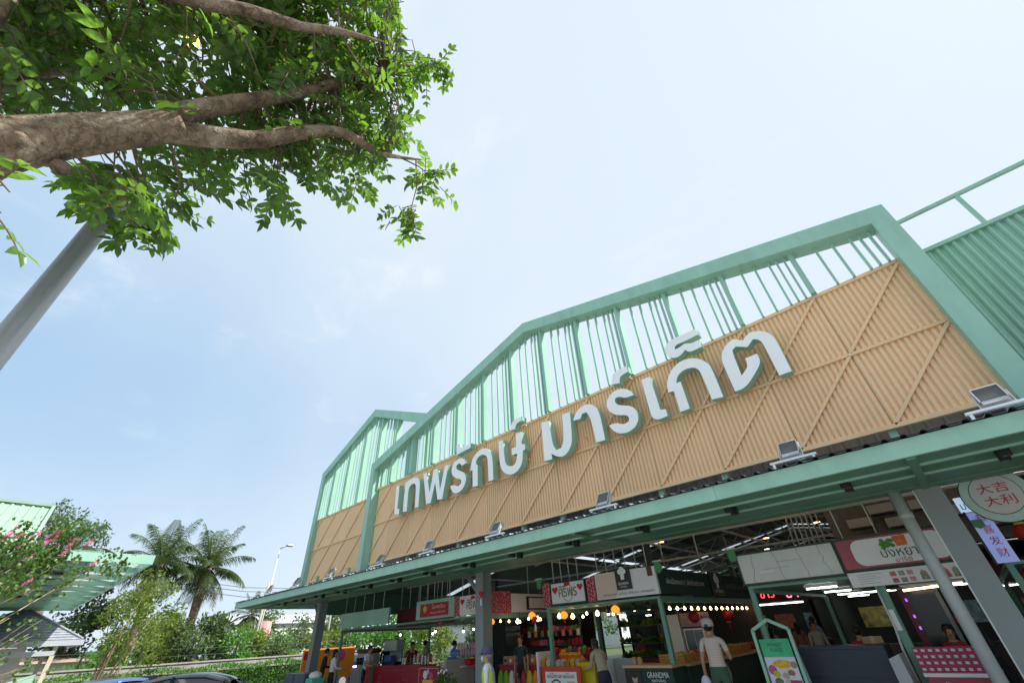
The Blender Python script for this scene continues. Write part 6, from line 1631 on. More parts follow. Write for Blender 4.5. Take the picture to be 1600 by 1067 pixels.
# ---- board and vegetables behind the middle aisle
fz = empty('menu_board', (-12.4, 12.6, 1.5), 'black board with white capital letters behind the middle-left column', 'sign')
MB().box((-12.75, 12.55, 1.0), (-11.75, 12.6, 2.05)).build('panel', BLACKP, fz)
lettering('FROZEN', 0.78, (-12.22, 12.545, 1.86), cm('grey_white_ink', (0.6, 0.58, 0.56), 0.6), fz, height=0.11)
lettering('FOOD & MORE', 0.78, (-12.22, 12.545, 1.70), cm('grey_white_ink', (0.6, 0.58, 0.56)), fz, height=0.08)
bt = counter('snack_table', -11.9, -10.2, 11.6, 12.2, 0.98, RED, RED, 'red snack table with paper bags in the middle aisle')
for k in range(7):
    o = empty('paper_bag', (-11.75 + 0.23 * k, 11.75, 0.98), 'kraft snack bag, %s from the left on the red snack table' % ORD[k], 'paper bag', 'kraft bags on the snack table')
    MB().hexa([(-0.09, -0.04, 0), (0.09, -0.04, 0), (0.09, 0.04, 0), (-0.09, 0.04, 0)], [(-0.10, -0.01, 0.2), (0.10, -0.01, 0.2), (0.10, 0.01, 0.2), (-0.10, 0.01, 0.2)]).build('bag', cm('kraft_bag', (0.45, 0.26, 0.12)), o, local=True)
    MB().box((-0.05, -0.045, 0.05), (0.05, -0.035, 0.13)).build('label_print', CREAM if k % 2 else MAROON, o, local=True)
hb_ = empty('hanging_bags', (-10.9, 11.45, 0), 'row of lime green, white and crimson bags hung below the snack table', 'bags')
for k, m_ in enumerate((cm('lime_bag', (0.18, 0.42, 0.02), 0.5), cm('lime_bag', (0.18, 0.42, 0.02)), WHITEP, RED, RED, cm('yellow_plastic', (0.65, 0.5, 0.02)), OR_)):
    MB().ball((-11.7 + 0.24 * k, 11.45, 0.55), 0.14, 10, 8, 0, (0.85, 0.6, 2.2)).build('bag', m_, hb_)
vg = empty('vegetable_rack', (-7.9, 14.6, 0), 'dark rack of green vegetables behind the beige woman', 'rack')
for x in (-9.0, -7.6, -6.9):
    MB().box((x - 0.03, 14.3, 0), (x + 0.03, 14.36, 2.1)).build('upright', BLACKP, vg)
for z in (0.95, 1.3, 1.75):
    MB().box((-9.0, 14.2, z), (-6.9, 14.7, z + 0.03)).build('shelf_board', BLACKP, vg)
veg_m = [M['leaf_hedge'], cm('veg_lime', (0.22, 0.32, 0.04), 0.5, translucent=0.3), cm('veg_dark', (0.03, 0.09, 0.02), 0.5)]
for k in range(36):
    z = (0.98, 1.33, 1.78)[k // 12]; x = -8.9 + (k % 12) * 0.175
    b = MB()
    for _ in range(26):
        d = rnd_dir(); d.z = abs(d.z) + 0.25
        leaf_faces(b, Vector((0, 0, 0)), d.normalized(), rnd_dir(), random.uniform(0.12, 0.22), 0.07, 0.3)
    o = b.build('vegetable_bunch', veg_m[(k * 7 // 3) % 3], None, local=True); o.location = (x, 14.3, z)
    tag(o, '%s vegetable bunch, %s from the left on the %s of the dark rack' % (('bright green', 'lime', 'dark green')[(k * 7 // 3) % 3], ORD[k % 12], ('lowest shelf', 'middle shelf', 'top shelf')[k // 12]), 'vegetables', '%s bunches on the %s' % (('bright', 'lime', 'dark')[(k * 7 // 3) % 3], ('lowest shelf', 'middle shelf', 'top shelf')[k // 12]))
tag(MB().box((-9.2, 14.0, 0), (-6.7, 14.19, 0.95)).build('rack_front', MAROON), 'maroon panel below the vegetable rack', 'panel')
fr = empty('drinks_fridge', (-6.4, 14.3, 0), 'glass door drinks fridge with colourful top banner', 'fridge')
MB().box((-6.75, 14.15, 0), (-6.12, 14.75, 1.62)).build('cabinet', WHITEP, fr)
MB().box((-6.75, 14.10, 1.66), (-6.12, 14.75, 2.0)).build('top_banner', cm('fridge_banner', (0.02, 0.05, 0.4), 0.4, var=0.6, scale=5, col2=(0.7, 0.35, 0.05)), fr)
MB().box((-6.70, 14.13, 0.2), (-6.45, 14.149, 1.58)).build('door', cm('fridge_glass', (0.10, 0.16, 0.2), 0.08), fr)
MB().box((-6.42, 14.13, 0.2), (-6.17, 14.149, 1.58)).build('door', cm('fridge_glass', (0.10, 0.16, 0.2)), fr)
MB().box((-6.46, 14.10, 0.8), (-6.44, 14.129, 1.2)).build('handle', M['black'], fr)
MB().box((-7.15, 14.1, 0.2), (-6.80, 14.2, 1.98)).build('side_panel', WHITEP, fr)

# ---- deep part of the hall: second row of stalls
def back_stall(x0, x1, y, fm_, label, fascia=True):
    o = empty('back_stall', ((x0 + x1) / 2, y, 0), label, 'stall', 'stalls of the second row')
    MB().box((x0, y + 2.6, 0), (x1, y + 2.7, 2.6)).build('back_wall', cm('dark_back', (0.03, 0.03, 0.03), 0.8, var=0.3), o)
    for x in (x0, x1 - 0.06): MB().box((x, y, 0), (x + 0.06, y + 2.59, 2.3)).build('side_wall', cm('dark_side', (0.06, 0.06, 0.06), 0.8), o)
    if fascia: MB().box((x0, y - 0.08, 2.32), (x1, y - 0.01, 2.95)).build('fascia', fm_, o)
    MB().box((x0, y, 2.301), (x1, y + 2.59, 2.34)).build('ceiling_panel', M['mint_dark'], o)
    MB().box((x0 + 0.1, y + 0.1, 0), (x1 - 0.3, y + 0.6, 1.0)).build('counter', cm('dark_counter', (0.07, 0.05, 0.045), 0.5, var=0.2), o)
    for k in range(3):
        xx = x0 + (x1 - x0) * (k + 0.5) / 3
        MB().box((xx - 0.4, y + 2.55, 1.35), (xx + 0.4, y + 2.598, 1.9)).build('menu_print', cm('menu_print_%d' % k, ((0.5, 0.4, 0.1), (0.3, 0.08, 0.06), (0.2, 0.3, 0.35))[k], 0.5, var=0.6, scale=6), o)
    MB().tube([(x0 + 0.5, y + 1.2, 2.26), (x1 - 0.5, y + 1.2, 2.26)], 0.02, 6).build('tube', TUBE, o)
    return o
BR = cm('brown_fascia', (0.10, 0.045, 0.03), 0.5, var=0.2)
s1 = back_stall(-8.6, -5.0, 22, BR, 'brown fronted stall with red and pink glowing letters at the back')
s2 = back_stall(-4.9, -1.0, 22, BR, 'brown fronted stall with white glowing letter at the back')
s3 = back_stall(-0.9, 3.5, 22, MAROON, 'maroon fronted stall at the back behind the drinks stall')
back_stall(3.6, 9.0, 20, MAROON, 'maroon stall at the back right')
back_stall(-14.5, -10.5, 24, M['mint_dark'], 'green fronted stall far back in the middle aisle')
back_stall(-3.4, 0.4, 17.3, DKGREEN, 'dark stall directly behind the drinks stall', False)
NEON = cm('red_neon', (1, 0.1, 0.1), 0.4, emit=(1.0, 0.05, 0.05), estr=1.6); NEONP = cm('pink_neon', (1, 0.3, 0.4), 0.4, emit=(1.0, 0.15, 0.3), estr=1.4); NEONW = cm('white_neon', (1, 1, 1), 0.4, emit=(0.9, 0.95, 1), estr=1.5)
lettering('ข้าว', 0.55, (-6.42, 21.92, 2.46), NEON, s1, height=0.32)
lettering('ชา', 0.45, (-5.5, 21.92, 2.40), NEONP, s1, height=0.30)
lettering('U', 0.2, (-4.4, 21.92, 2.40), NEONW, s2, height=0.26)
end = empty('added_hall_walls', (4, 46, 0), 'dark walls added behind and right of the stalls to keep the hall dim', 'wall')  # back and right side closed with added walls so the interior stays dark
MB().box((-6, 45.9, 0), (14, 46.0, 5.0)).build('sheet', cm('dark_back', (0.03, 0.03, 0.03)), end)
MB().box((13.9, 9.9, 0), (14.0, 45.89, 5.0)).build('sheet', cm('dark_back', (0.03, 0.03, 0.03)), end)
for i, (x, y) in enumerate(((-8.0, 16), (-5.0, 19), (-3.0, 14), (-1.5, 18), (-6.2, 24), (-9.6, 20), (-12.0, 16), (0.6, 15), (-3.6, 22), (-7.4, 28))):
    o = empty('high_bay_lamp', (x, y, 4.9), 'small lit high-bay lamp under the hall roof, lamp %s' % ('over the fruit stall', 'over the aisle', 'over the drinks stall', 'right of the aisle', 'near the brown stalls', 'behind the fruit shelves', 'over the left aisle', 'beside the right column', 'before the neon signs', 'deepest in the hall')[i], 'lamp', 'high-bay lamps')
    MB().lathe((0, 0, 0), [(0.16, 0), (0.15, 0.06), (0.05, 0.14)], 10).build('reflector', M['black'], o, local=True)
    MB().lathe((0, 0, -0.006), [(0.13, 0), (0.13, 0.004)], 10).build('lens', BULB, o, local=True)
    MB().tube([(0, 0, 0.14), (0, 0, 0.8)], 0.008, 4).build('cord', M['black'], o, local=True)
ob_ = empty('neon_board', (2.6, 13.2, 0), 'dark board with colour pictures behind the lanterns', 'board')
MB().box((0.9, 13.2, 0.6), (3.4, 13.3, 2.2)).build('panel', BLACKP, ob_)
MB().box((1.0, 13.19, 1.3), (1.8, 13.199, 1.9)).build('picture', cm('blue_screen', (0.05, 0.15, 0.5), 0.4, emit=(0.1, 0.3, 0.8), estr=0.4), ob_)

# ---- green A-frame sign in front
az = empty('pavement_sign', (-3.07, 9.95, 0), 'green house-shaped standing sign with colourful food poster', 'sign')
rz = 0.0
AW, AHT, APX = 0.31, 1.56, 1.71
for p_, q_ in (((-AW, 0), (-AW, AHT)), ((AW, 0), (AW, AHT)), ((-AW, AHT), (0, APX)), ((AW, AHT), (0, APX))):
    MB().bar((p_[0], 0, p_[1]), (q_[0], 0, q_[1]), 0.05, 0.05, up=(0, 1, 0)).build('frame_bar', M['mint'], az, local=True)
MB().box((-0.25, -0.012, 1.16), (0.25, 0.012, 1.42)).build('header', cm('sign_green', (0.05, 0.48, 0.22), 0.5, var=0.25, scale=3), az, local=True)
MB().box((-0.25, -0.012, 0.25), (0.25, 0.012, 1.159)).build('poster', cm('poster_pale', (0.70, 0.68, 0.76), 0.5), az, local=True)
lettering('MARKET', 0.26, (-3.07, 9.935, 1.31), INKG, az, height=0.055)
lettering('PLACE', 0.20, (-3.07, 9.935, 1.235), INKG, az, height=0.055)
MB().tube([(-0.05, -0.014, 1.38), (-0.02, -0.014, 1.40), (0.02, -0.014, 1.40), (0.05, -0.014, 1.38)], 0.004, 4).build('roof_mark', INKG, az, local=True)
random.seed(8)
dishes = [((0.02, 1.06, 0.16, 0.06), (0.8, 0.45, 0.03)), ((-0.17, 0.98, 0.07, 0.07), (0.55, 0.08, 0.2)), ((-0.12, 0.92, 0.06, 0.05), (0.5, 0.5, 0.05)), ((0.12, 0.94, 0.08, 0.06), (0.7, 0.66, 0.62)), ((0.12, 0.94, 0.055, 0.04), (0.35, 0.12, 0.07)), ((0.20, 1.05, 0.05, 0.05), (0.35, 0.25, 0.2)), ((0.02, 0.90, 0.06, 0.045), (0.5, 0.4, 0.35)), ((0.05, 0.80, 0.08, 0.055), (0.55, 0.45, 0.4)), ((-0.12, 0.82, 0.07, 0.05), (0.2, 0.15, 0.1)), ((0.06, 0.62, 0.07, 0.06), (0.4, 0.05, 0.08)), ((0.04, 0.50, 0.10, 0.05), (0.6, 0.35, 0.08))]
for (x, z, rx, rz_), c in dishes:
    MB().add([(x + rx * math.cos(R(20 * i)), -0.0135 - 0.0005 * dishes.index(((x, z, rx, rz_), c)), z + rz_ * math.sin(R(20 * i))) for i in range(18)], [tuple(range(18))]).build('food_print', cm('dish_%s' % (c,), c, 0.5, var=0.3, scale=30), az, local=True)
for x0, z0, x1, z1, c in ((0.06, 0.74, 0.24, 0.84, (0.55, 0.02, 0.10)), (-0.22, 0.60, -0.06, 0.72, (0.7, 0.12, 0.05)), (0.10, 0.52, 0.17, 0.72, (0.12, 0.1, 0.45)), (0.175, 0.52, 0.245, 0.72, (0.75, 0.35, 0.02)), (-0.22, 0.42, -0.06, 0.58, (0.1, 0.13, 0.2)), (0.0, 0.34, 0.12, 0.44, (0.7, 0.5, 0.1))):
    MB().box((x0, -0.022, z0), (x1, -0.0195, z1)).build('colour_block', cm('block_%s' % (c,), c, 0.5, var=0.2, scale=20), az, local=True)
for x in (-AW, AW):
    MB().bar((x, 0.03, 1.3), (x, 0.45, 0.0), 0.03, 0.03).build('rear_leg', M['mint'], az, local=True)

# ---- more stock, price cards, boxes and decorations
random.seed(33)
for k in range(6):
    pc_ = empty('price_card', (-9.25 + 0.22 * k, 10.72, 0.90), 'price card, %s from the left on the front edge of the fruit stand' % ORD[k], 'price card', 'price cards on the fruit stand')
    MB().box((-0.07, -0.004, 0.0), (0.07, 0.004, 0.09)).build('card', (WHITEP, cm('yellow_card', (0.75, 0.6, 0.08), 0.6))[k % 2], pc_, local=True)
    lettering(('59', '40', '35', '100', '20', '80')[k], 0.08, (-9.25 + 0.22 * k, 10.715, 0.925), INKR, pc_, height=0.045)
CARD = cm('cardboard', (0.36, 0.23, 0.12), 0.8, var=0.15, scale=6)
for i, (x, y, z, w, d, h, rz_) in enumerate(((-12.2, 12.9, 0, 0.5, 0.4, 0.32, 4), (-12.15, 12.9, 0.325, 0.45, 0.36, 0.28, -6), (-10.2, 12.55, 0, 0.5, 0.4, 0.34, 8), (-16.2, 11.62, 1.06, 0.34, 0.26, 0.2, 5), (-15.75, 11.6, 1.06, 0.3, 0.26, 0.26, -8), (-4.9, 15.6, 0, 0.5, 0.4, 0.35, 12), (-4.95, 15.6, 0.355, 0.46, 0.36, 0.3, 3), (-1.75, 11.0, 1.275, 0.3, 0.22, 0.1, 10))):
    bx = empty('cardboard_box', (x, y, z), 'brown cardboard box %s' % ('at the left foot of the fruit shelving', 'stacked on the box at the left foot of the shelving', 'at the right foot of the fruit shelving', 'behind the cups on the red counter', 'beside the box behind the cups', 'on the aisle floor behind the shopper', 'stacked on the aisle floor box', 'flat on the right end of the navy counter')[i], 'box', 'cardboard boxes in the hall', R(rz_))
    MB().box((-w / 2, -d / 2, 0), (w / 2, d / 2, h)).build('carton', CARD, bx, local=True)
    MB().box((-0.03, -d / 2 - 0.002, 0.001), (0.03, d / 2 + 0.002, h + 0.002)).build('tape', cm('parcel_tape', (0.45, 0.33, 0.2), 0.3), bx, local=True)
for i, (x, y, z) in enumerate(((-10.28, 9.35, 2.72), (-9.3, 10.5, 2.05), (-13.6, 10.5, 2.15))):
    hd_ = empty('heart_ornament', (x, y, z), 'red hanging heart ornament with white tassel %s' % ('beside the middle-left column', 'under the left lattice panel', 'under the ice cream menu sign')[i], 'ornament', 'heart ornaments')
    hb2 = MB(); heart(hb2, 0, -0.02, 0, 0.09); heart(hb2, 0, 0.02, 0, 0.09)
    hb2 = MB().prism([(0.09 * (16 * math.sin(2 * math.pi * q / 24) ** 3) / 17, 0.09 * (13 * math.cos(2 * math.pi * q / 24) - 5 * math.cos(4 * math.pi * q / 24) - 2 * math.cos(6 * math.pi * q / 24) - math.cos(8 * math.pi * q / 24)) / 17) for q in range(24)], -0.02, 0.02)
    hb2.build('heart', INKR, hd_, local=True)
    MB().lathe((0, 0, -0.28), [(0.03, 0), (0.025, 0.12), (0.008, 0.19)], 8).build('tassel', WHITEP, hd_, local=True)
    MB().tube([(0, 0, 0.05), (0, 0, 0.5)], 0.004, 4).build('cord', INKR, hd_, local=True)
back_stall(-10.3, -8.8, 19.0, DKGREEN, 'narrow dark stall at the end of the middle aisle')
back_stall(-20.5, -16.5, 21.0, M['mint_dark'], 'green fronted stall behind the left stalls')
for i, (x0, x1, y) in enumerate(((-8.9, -5.6, 17.25), (-16.0, -11.5, 15.6))):
    tag(MB().box((x0, y, 0), (x1, y + 0.06, 2.2)).build('partition', cm('dark_side', (0.06, 0.06, 0.06))), 'dark partition wall at the back of the %s' % ('vegetable stall', 'left stall beside the curtain')[i], 'partition', 'dark partitions')
# upright crates with greens under the vegetable rack and along the fruit shelving
for k in range(7):
    x = -8.75 + 0.29 * k
    o = empty('produce_basket', (x, 13.55, 0.55), 'woven basket of greens, %s from the left before the vegetable rack' % ORD[k], 'basket', 'baskets before the vegetable rack')
    MB().lathe((0, 0, 0), [(0.10, 0), (0.135, 0.12), (0.14, 0.13)], 12).build('basket', cm('wicker', (0.33, 0.2, 0.09), 0.8, var=0.3, scale=25), o, local=True)
    b = MB()
    for _ in range(30):
        d = rnd_dir(); d.z = abs(d.z) + 0.3
        leaf_faces(b, Vector((random.uniform(-.06, .06), random.uniform(-.06, .06), 0.11)), d.normalized(), rnd_dir(), random.uniform(0.08, 0.16), 0.05, 0.3)
    tag(b.build('greens', veg_m[k % 3], o, local=True), kind='stuff')
tag(MB().box((-9.0, 13.35, 0), (-6.75, 13.75, 0.545)).build('basket_bench', CRATEW), 'low wooden bench carrying the baskets of greens', 'bench')

# ---- hanging goods and pennants that fill the stalls
for k in range(10):
    x = -12.35 + 0.30 * k
    o = empty('hanging_pack', (x, 12.92, 1.62), 'hanging snack pack, %s from the left on the upper rail of the fruit shelving' % ORD[k], 'snack pack', 'snack packs on the shelving rail')
    MB().hexa([(-0.06, -0.02, 0), (0.06, -0.02, 0), (0.06, 0.02, 0), (-0.06, 0.02, 0)], [(-0.065, -0.006, 0.17), (0.065, -0.006, 0.17), (0.065, 0.006, 0.17), (-0.065, 0.006, 0.17)]).build('packet', PACK[(k * 5 + 2) % 7], o, local=True)
    MB().tube([(0, 0, 0.17), (0, 0, 0.42)], 0.003, 4).build('cord', M['black'], o, local=True)
for k in range(12):
    x = -17.7 + 0.22 * k
    o = empty('bottle', (x, 11.32, 1.03), 'syrup bottle, %s from the left along the back edge of the red counter' % ORD[k], 'bottle', 'syrup bottles on the red counter')
    MB().lathe((0, 0, 0), [(0.035, 0), (0.037, 0.02), (0.037, 0.15), (0.014, 0.21), (0.014, 0.25)], 10).build('glass', (PACK[3], PACK[0], PACK[1], WHITEP)[k % 4], o, local=True)
    MB().lathe((0, 0, 0.251), [(0.017, 0), (0.017, 0.03)], 8).build('cap', (INKK, WHITEP)[k % 2], o, local=True)
for k in range(9):
    x = -1.12 + 0.095 * k
    o = empty('glass_jar', (x, 10.75, 0.92), 'topping jar, %s from the left behind the checkered cloth' % ORD[k], 'jar', 'topping jars behind the cloth')
    MB().lathe((0, 0, 0), [(0.035, 0), (0.038, 0.02), (0.038, 0.25), (0.03, 0.27)], 10).build('glass', (PACK[5], PACK[4], PACK[2])[k % 3], o, local=True)
    MB().lathe((0, 0, 0.271), [(0.035, 0), (0.035, 0.025)], 10).build('lid', M['alu'], o, local=True)
for k in range(11):
    o = empty('produce_heap', (-5.95, 11.35 + 0.47 * k, 1.02), 'heap of produce, %s from the front along the aisle counter' % ORD[k], 'produce', 'produce heaps on the aisle counter')
    for q in range(7):
        MB().ball((random.uniform(0.05, 0.45), random.uniform(-0.12, 0.12), 0.09 + random.uniform(0, 0.05)), 0.055, 8, 6).build('piece', (cm('lime', (0.25, 0.4, 0.05)), OR_, cm('tomato', (0.45, 0.03, 0.02), 0.4), cm('potato', (0.42, 0.28, 0.14), 0.7))[k % 4], o, local=True)
# ================================================================ PEOPLE
SKIN = cm('skin', (0.42, 0.24, 0.15), 0.5, var=0.05, scale=6)
HAIR = cm('black_hair', (0.012, 0.010, 0.009), 0.45)
SHOE = cm('dark_shoe', (0.02, 0.02, 0.02), 0.5)
def stripes(name, c1, c2, n):
    m = bpy.data.materials.new(name); m.use_nodes = True; nt = m.node_tree
    tc = nt.nodes.new('ShaderNodeTexCoord'); wv = nt.nodes.new('ShaderNodeTexWave'); wv.bands_direction = 'Z'; wv.inputs['Scale'].default_value = n; wv.inputs['Distortion'].default_value = 0.6
    rp = nt.nodes.new('ShaderNodeValToRGB'); rp.color_ramp.interpolation = 'CONSTANT'; rp.color_ramp.elements[0].color = (*c1, 1); rp.color_ramp.elements[1].position = 0.72; rp.color_ramp.elements[1].color = (*c2, 1)
    nt.links.new(tc.outputs['Object'], wv.inputs['Vector']); nt.links.new(wv.outputs['Fac'], rp.inputs['Fac']); nt.links.new(rp.outputs['Color'], nt.nodes['Principled BSDF'].inputs['Base Color'])
    nt.nodes['Principled BSDF'].inputs['Roughness'].default_value = 0.8
    nz = nt.nodes.new('ShaderNodeTexNoise'); nz.inputs['Scale'].default_value = 7; bp_ = nt.nodes.new('ShaderNodeBump'); bp_.inputs['Strength'].default_value = 0.9; bp_.inputs['Distance'].default_value = 0.03
    nt.links.new(tc.outputs['Object'], nz.inputs['Vector']); nt.links.new(nz.outputs['Fac'], bp_.inputs['Height']); nt.links.new(bp_.outputs['Normal'], nt.nodes['Principled BSDF'].inputs['Normal'])
    return m
def person(loc, rz, label, shirt, pants, h=1.68, hair='short', lean=0.0, arms=None, sleeve=0.6, fem=False, skirt=None, apron=None, hat=None, hair_m=None):
    # faces local +y; arms: ((upper dir, fore dir) left, right)
    root = empty('person', loc, label, 'person', None, rz)
    k = h / 1.70
    V = Vector
    ln = R(lean)
    def L(x, y, z):                    # lean the upper body forward about the hips
        if z > 0.92:
            dz = z - 0.92
            return V((x, y * math.cos(ln) + dz * math.sin(ln), 0.92 + dz * math.cos(ln) - y * math.sin(ln)))
        return V((x, y, z))
    sw = 0.165 if fem else 0.185
    vs = []; rad = []; ed = []; part = []
    def nv(p, r, parent, pt):
        vs.append(p); rad.append(r); part.append(pt)
        if parent is not None: ed.append((parent, len(vs) - 1))
        return len(vs) - 1
    pel = nv(L(0, 0, 0.93), (0.150, 0.115), None, 'pants')
    waist = nv(L(0, 0, 1.08), (0.125 if fem else 0.14, 0.10), pel, 'shirt')
    chest = nv(L(0, 0, 1.27), (0.155 if fem else 0.17, 0.115), waist, 'shirt')
    top = nv(L(0, -0.005, 1.39), (0.12, 0.085), chest, 'shirt')
    neck = nv(L(0, 0.005, 1.455), (0.052, 0.055), top, 'skin')
    jaw = nv(L(0, 0.03, 1.515), (0.062, 0.075), neck, 'skin')
    hd = nv(L(0, 0.02, 1.59), (0.076, 0.095), jaw, 'skin')
    crown_ = nv(L(0, 0.005, 1.655), (0.066, 0.080), hd, 'skin')
    nv(L(0, 0.125, 1.572), (0.012, 0.012), hd, 'skin')
    arms = arms or ((V((-0.15, 0.0, -1)), V((-0.05, 0.2, -1))), (V((0.15, 0.0, -1)), V((0.05, 0.2, -1))))
    for s, (u, f) in zip((-1, 1), arms):
        u = u.normalized(); f = f.normalized()
        sh = nv(L(s * sw, 0, 1.37), (0.058, 0.058), top, 'shirt')
        e = vs[sh] + u * 0.28
        mid = nv(vs[sh] + u * 0.28 * 0.55, (0.050, 0.050), sh, 'shirt')
        el = nv(e, (0.042, 0.042), mid, 'shirt' if sleeve > 0.8 else 'skin')
        wr = nv(e + f * 0.24, (0.028, 0.028), el, 'shirt' if sleeve > 1.2 else 'skin')
        pm = nv(e + f * 0.31, (0.034, 0.018), wr, 'skin')
        sd = f.cross(V((0, 0, 1))); sd = sd.normalized() if sd.length > 0.05 else V((0, 1, 0))
        for q, ln_ in ((-1.5, 0.062), (-0.5, 0.075), (0.5, 0.078), (1.5, 0.070)):
            nv(vs[pm] + f * (0.03 + ln_) + sd * q * 0.017 + V((0, 0, -0.012)), (0.008, 0.008), pm, 'skin')
        nv(vs[wr] + f * 0.06 + sd * s * -0.05, (0.010, 0.010), wr, 'skin')
    for s in (-1, 1):
        hp = nv(V((s * 0.095, 0, 0.86)), (0.098, 0.10), pel, 'pants')
        kn = nv(V((s * 0.10, 0.02, 0.48)), (0.060, 0.062), hp, 'pants')
        cf = nv(V((s * 0.10, -0.01, 0.32)), (0.055, 0.055), kn, 'pants')
        an = nv(V((s * 0.10, -0.02, 0.09)), (0.038, 0.040), cf, 'pants')
        nv(V((s * 0.11, 0.14, 0.035)), (0.042, 0.030), an, 'shoe')
    me = bpy.data.meshes.new('body'); me.from_pydata([p * k for p in vs], ed, [])
    tmp = bpy.data.objects.new('body', me); COL.objects.link(tmp)
    sk = tmp.modifiers.new('skin', 'SKIN'); sk.use_smooth_shade = True
    lay = me.skin_vertices[0].data
    for i, r in enumerate(rad): lay[i].radius = (r[0] * k, r[1] * k)
    lay[pel].use_root = True
    ss = tmp.modifiers.new('sub', 'SUBSURF'); ss.levels = 1; ss.render_levels = 1
    dg = bpy.context.evaluated_depsgraph_get()
    bm = bpy.data.meshes.new_from_object(tmp.evaluated_get(dg))
    bpy.data.objects.remove(tmp)
    mats = [SKIN, shirt, pants, SHOE]; mi = {'skin': 0, 'shirt': 1, 'pants': 2, 'shoe': 3}
    bm.materials.clear()
    for m_ in mats: bm.materials.append(m_)
    segs = [(vs[a] * k, vs[b_] * k, part[b_]) for a, b_ in ed]
    for p in bm.polygons:
        c = p.center; best = 9; bp_ = 'skin'
        for a, b_, pt in segs:
            ab = b_ - a; t = max(0, min(1, (c - a).dot(ab) / ab.length_squared)); d = (a + ab * t - c).length
            if d < best: best = d; bp_ = pt
        p.material_index = mi[bp_]; p.use_smooth = True
    o = bpy.data.objects.new('body', bm); COL.objects.link(o); o.parent = root
    hm = hair_m or HAIR
    hc = L(0, 0.0, 1.615) * k
    if hair != 'none':
        hb = MB(); hb.ball(hc, 0.098 * k, 14, 9, 0, (0.93, 1.08, 0.92))
        hb.v = [(x, y - 0.022 * k if z < hc.z + 0.03 else y - 0.008 * k, z + 0.012 * k if z > hc.z else z) for x, y, z in hb.v]
        if hair == 'long':
            hb.ball(hc + V((0, -0.07, -0.16)) * k, 0.085 * k, 12, 8, 0, (1.05, 0.6, 2.2))
        if hair == 'bun':
            hb.ball(hc + V((0, -0.10, 0.05)) * k, 0.05 * k, 10, 6)
        tag(hb.build('hair', hm, root, local=True), kind=None)
    for s in (-1, 1):
        MB().ball(L(s * 0.030, 0.108, 1.592) * k, 0.010 * k, 8, 5).build('eye', INKK, root, local=True)
        MB().ball(L(s * 0.080, 0.01, 1.575) * k, 0.026 * k, 8, 5, 0, (0.4, 0.7, 1.1)).build('ear', SKIN, root, local=True)
    MB().ball(L(0, 0.104, 1.538) * k, 0.022 * k, 8, 5, 0, (1.1, 0.3, 0.3)).build('mouth', cm('lips', (0.30, 0.09, 0.08), 0.5), root, local=True)
    if skirt:
        b = MB().lathe((0, 0, 0.45 * k), [(0.24 * k, 0), (0.20 * k, 0.3 * k), (0.165 * k, 0.55 * k)], 16, 0, 1, 0.85); b.build('skirt', skirt, root, local=True)
    if apron:
        b = MB(); pts = []
        for z, w, y in ((0.55, 0.19, 0.15), (0.95, 0.17, 0.15), (1.1, 0.15, 0.14), (1.33, 0.09, 0.145)):
            c = L(0, y, z) * k
            pts += [(c.x - w * k, c.y - 0.03, c.z), (c.x, c.y + 0.012, c.z), (c.x + w * k, c.y - 0.03, c.z)]
        for i in range(3): b.add(pts[i * 3:i * 3 + 6], [(0, 1, 4, 3), (1, 2, 5, 4)])
        b.build('apron', apron, root, local=True)
    if hat:
        hcol, brim = hat
        c = L(0, 0.0, 1.635) * k
        MB().lathe(tuple(c), [(0.118 * k, -0.035), (0.120 * k, 0.02), (0.110 * k, 0.07), (0.07 * k, 0.105), (0.01, 0.114)], 16, 0, 0.95, 1.05).build('cap', hcol, root, local=True)
        b = MB(); vs2 = []
        for i in range(9):
            a = R(20 + 140 * i / 8)
            vs2 += [(c.x + 0.098 * k * math.cos(a), c.y + 0.10 * k * math.sin(a), c.z + 0.0), (c.x + 0.10 * k * math.cos(a), c.y + (0.10 + 0.085 * math.sin(a)) * k * (0.6 + 0.4 * math.sin(a)) + 0.02, c.z - 0.022)]
        b.add(vs2, [(2 * i, 2 * i + 1, 2 * i + 3, 2 * i + 2) for i in range(8)]); b.build('brim', brim, root, local=True)
    return root, L, k
V = Vector
WSH = cm('white_shirt', (0.72, 0.73, 0.76), 0.8, bump=0.8, bscale=9); BSH = cm('black_cloth', (0.015, 0.015, 0.018), 0.8, bump=0.8, bscale=9); NVP = cm('navy_cloth', (0.02, 0.025, 0.05), 0.8)
DOWN = ((V((-0.12, 0.0, -1)), V((-0.02, 0.15, -1))), (V((0.12, 0.0, -1)), V((0.02, 0.15, -1))))
FWD = ((V((-0.1, 0.25, -1)), V((0.1, 1, -0.15))), (V((0.1, 0.25, -1)), V((-0.1, 1, -0.15))))
face_left = math.atan2(0.715, -0.697)          # local +y turned to the left of the picture
def rz_to(dx, dy): return math.atan2(-dx, dy)  # rotation that turns +y to (dx, dy)
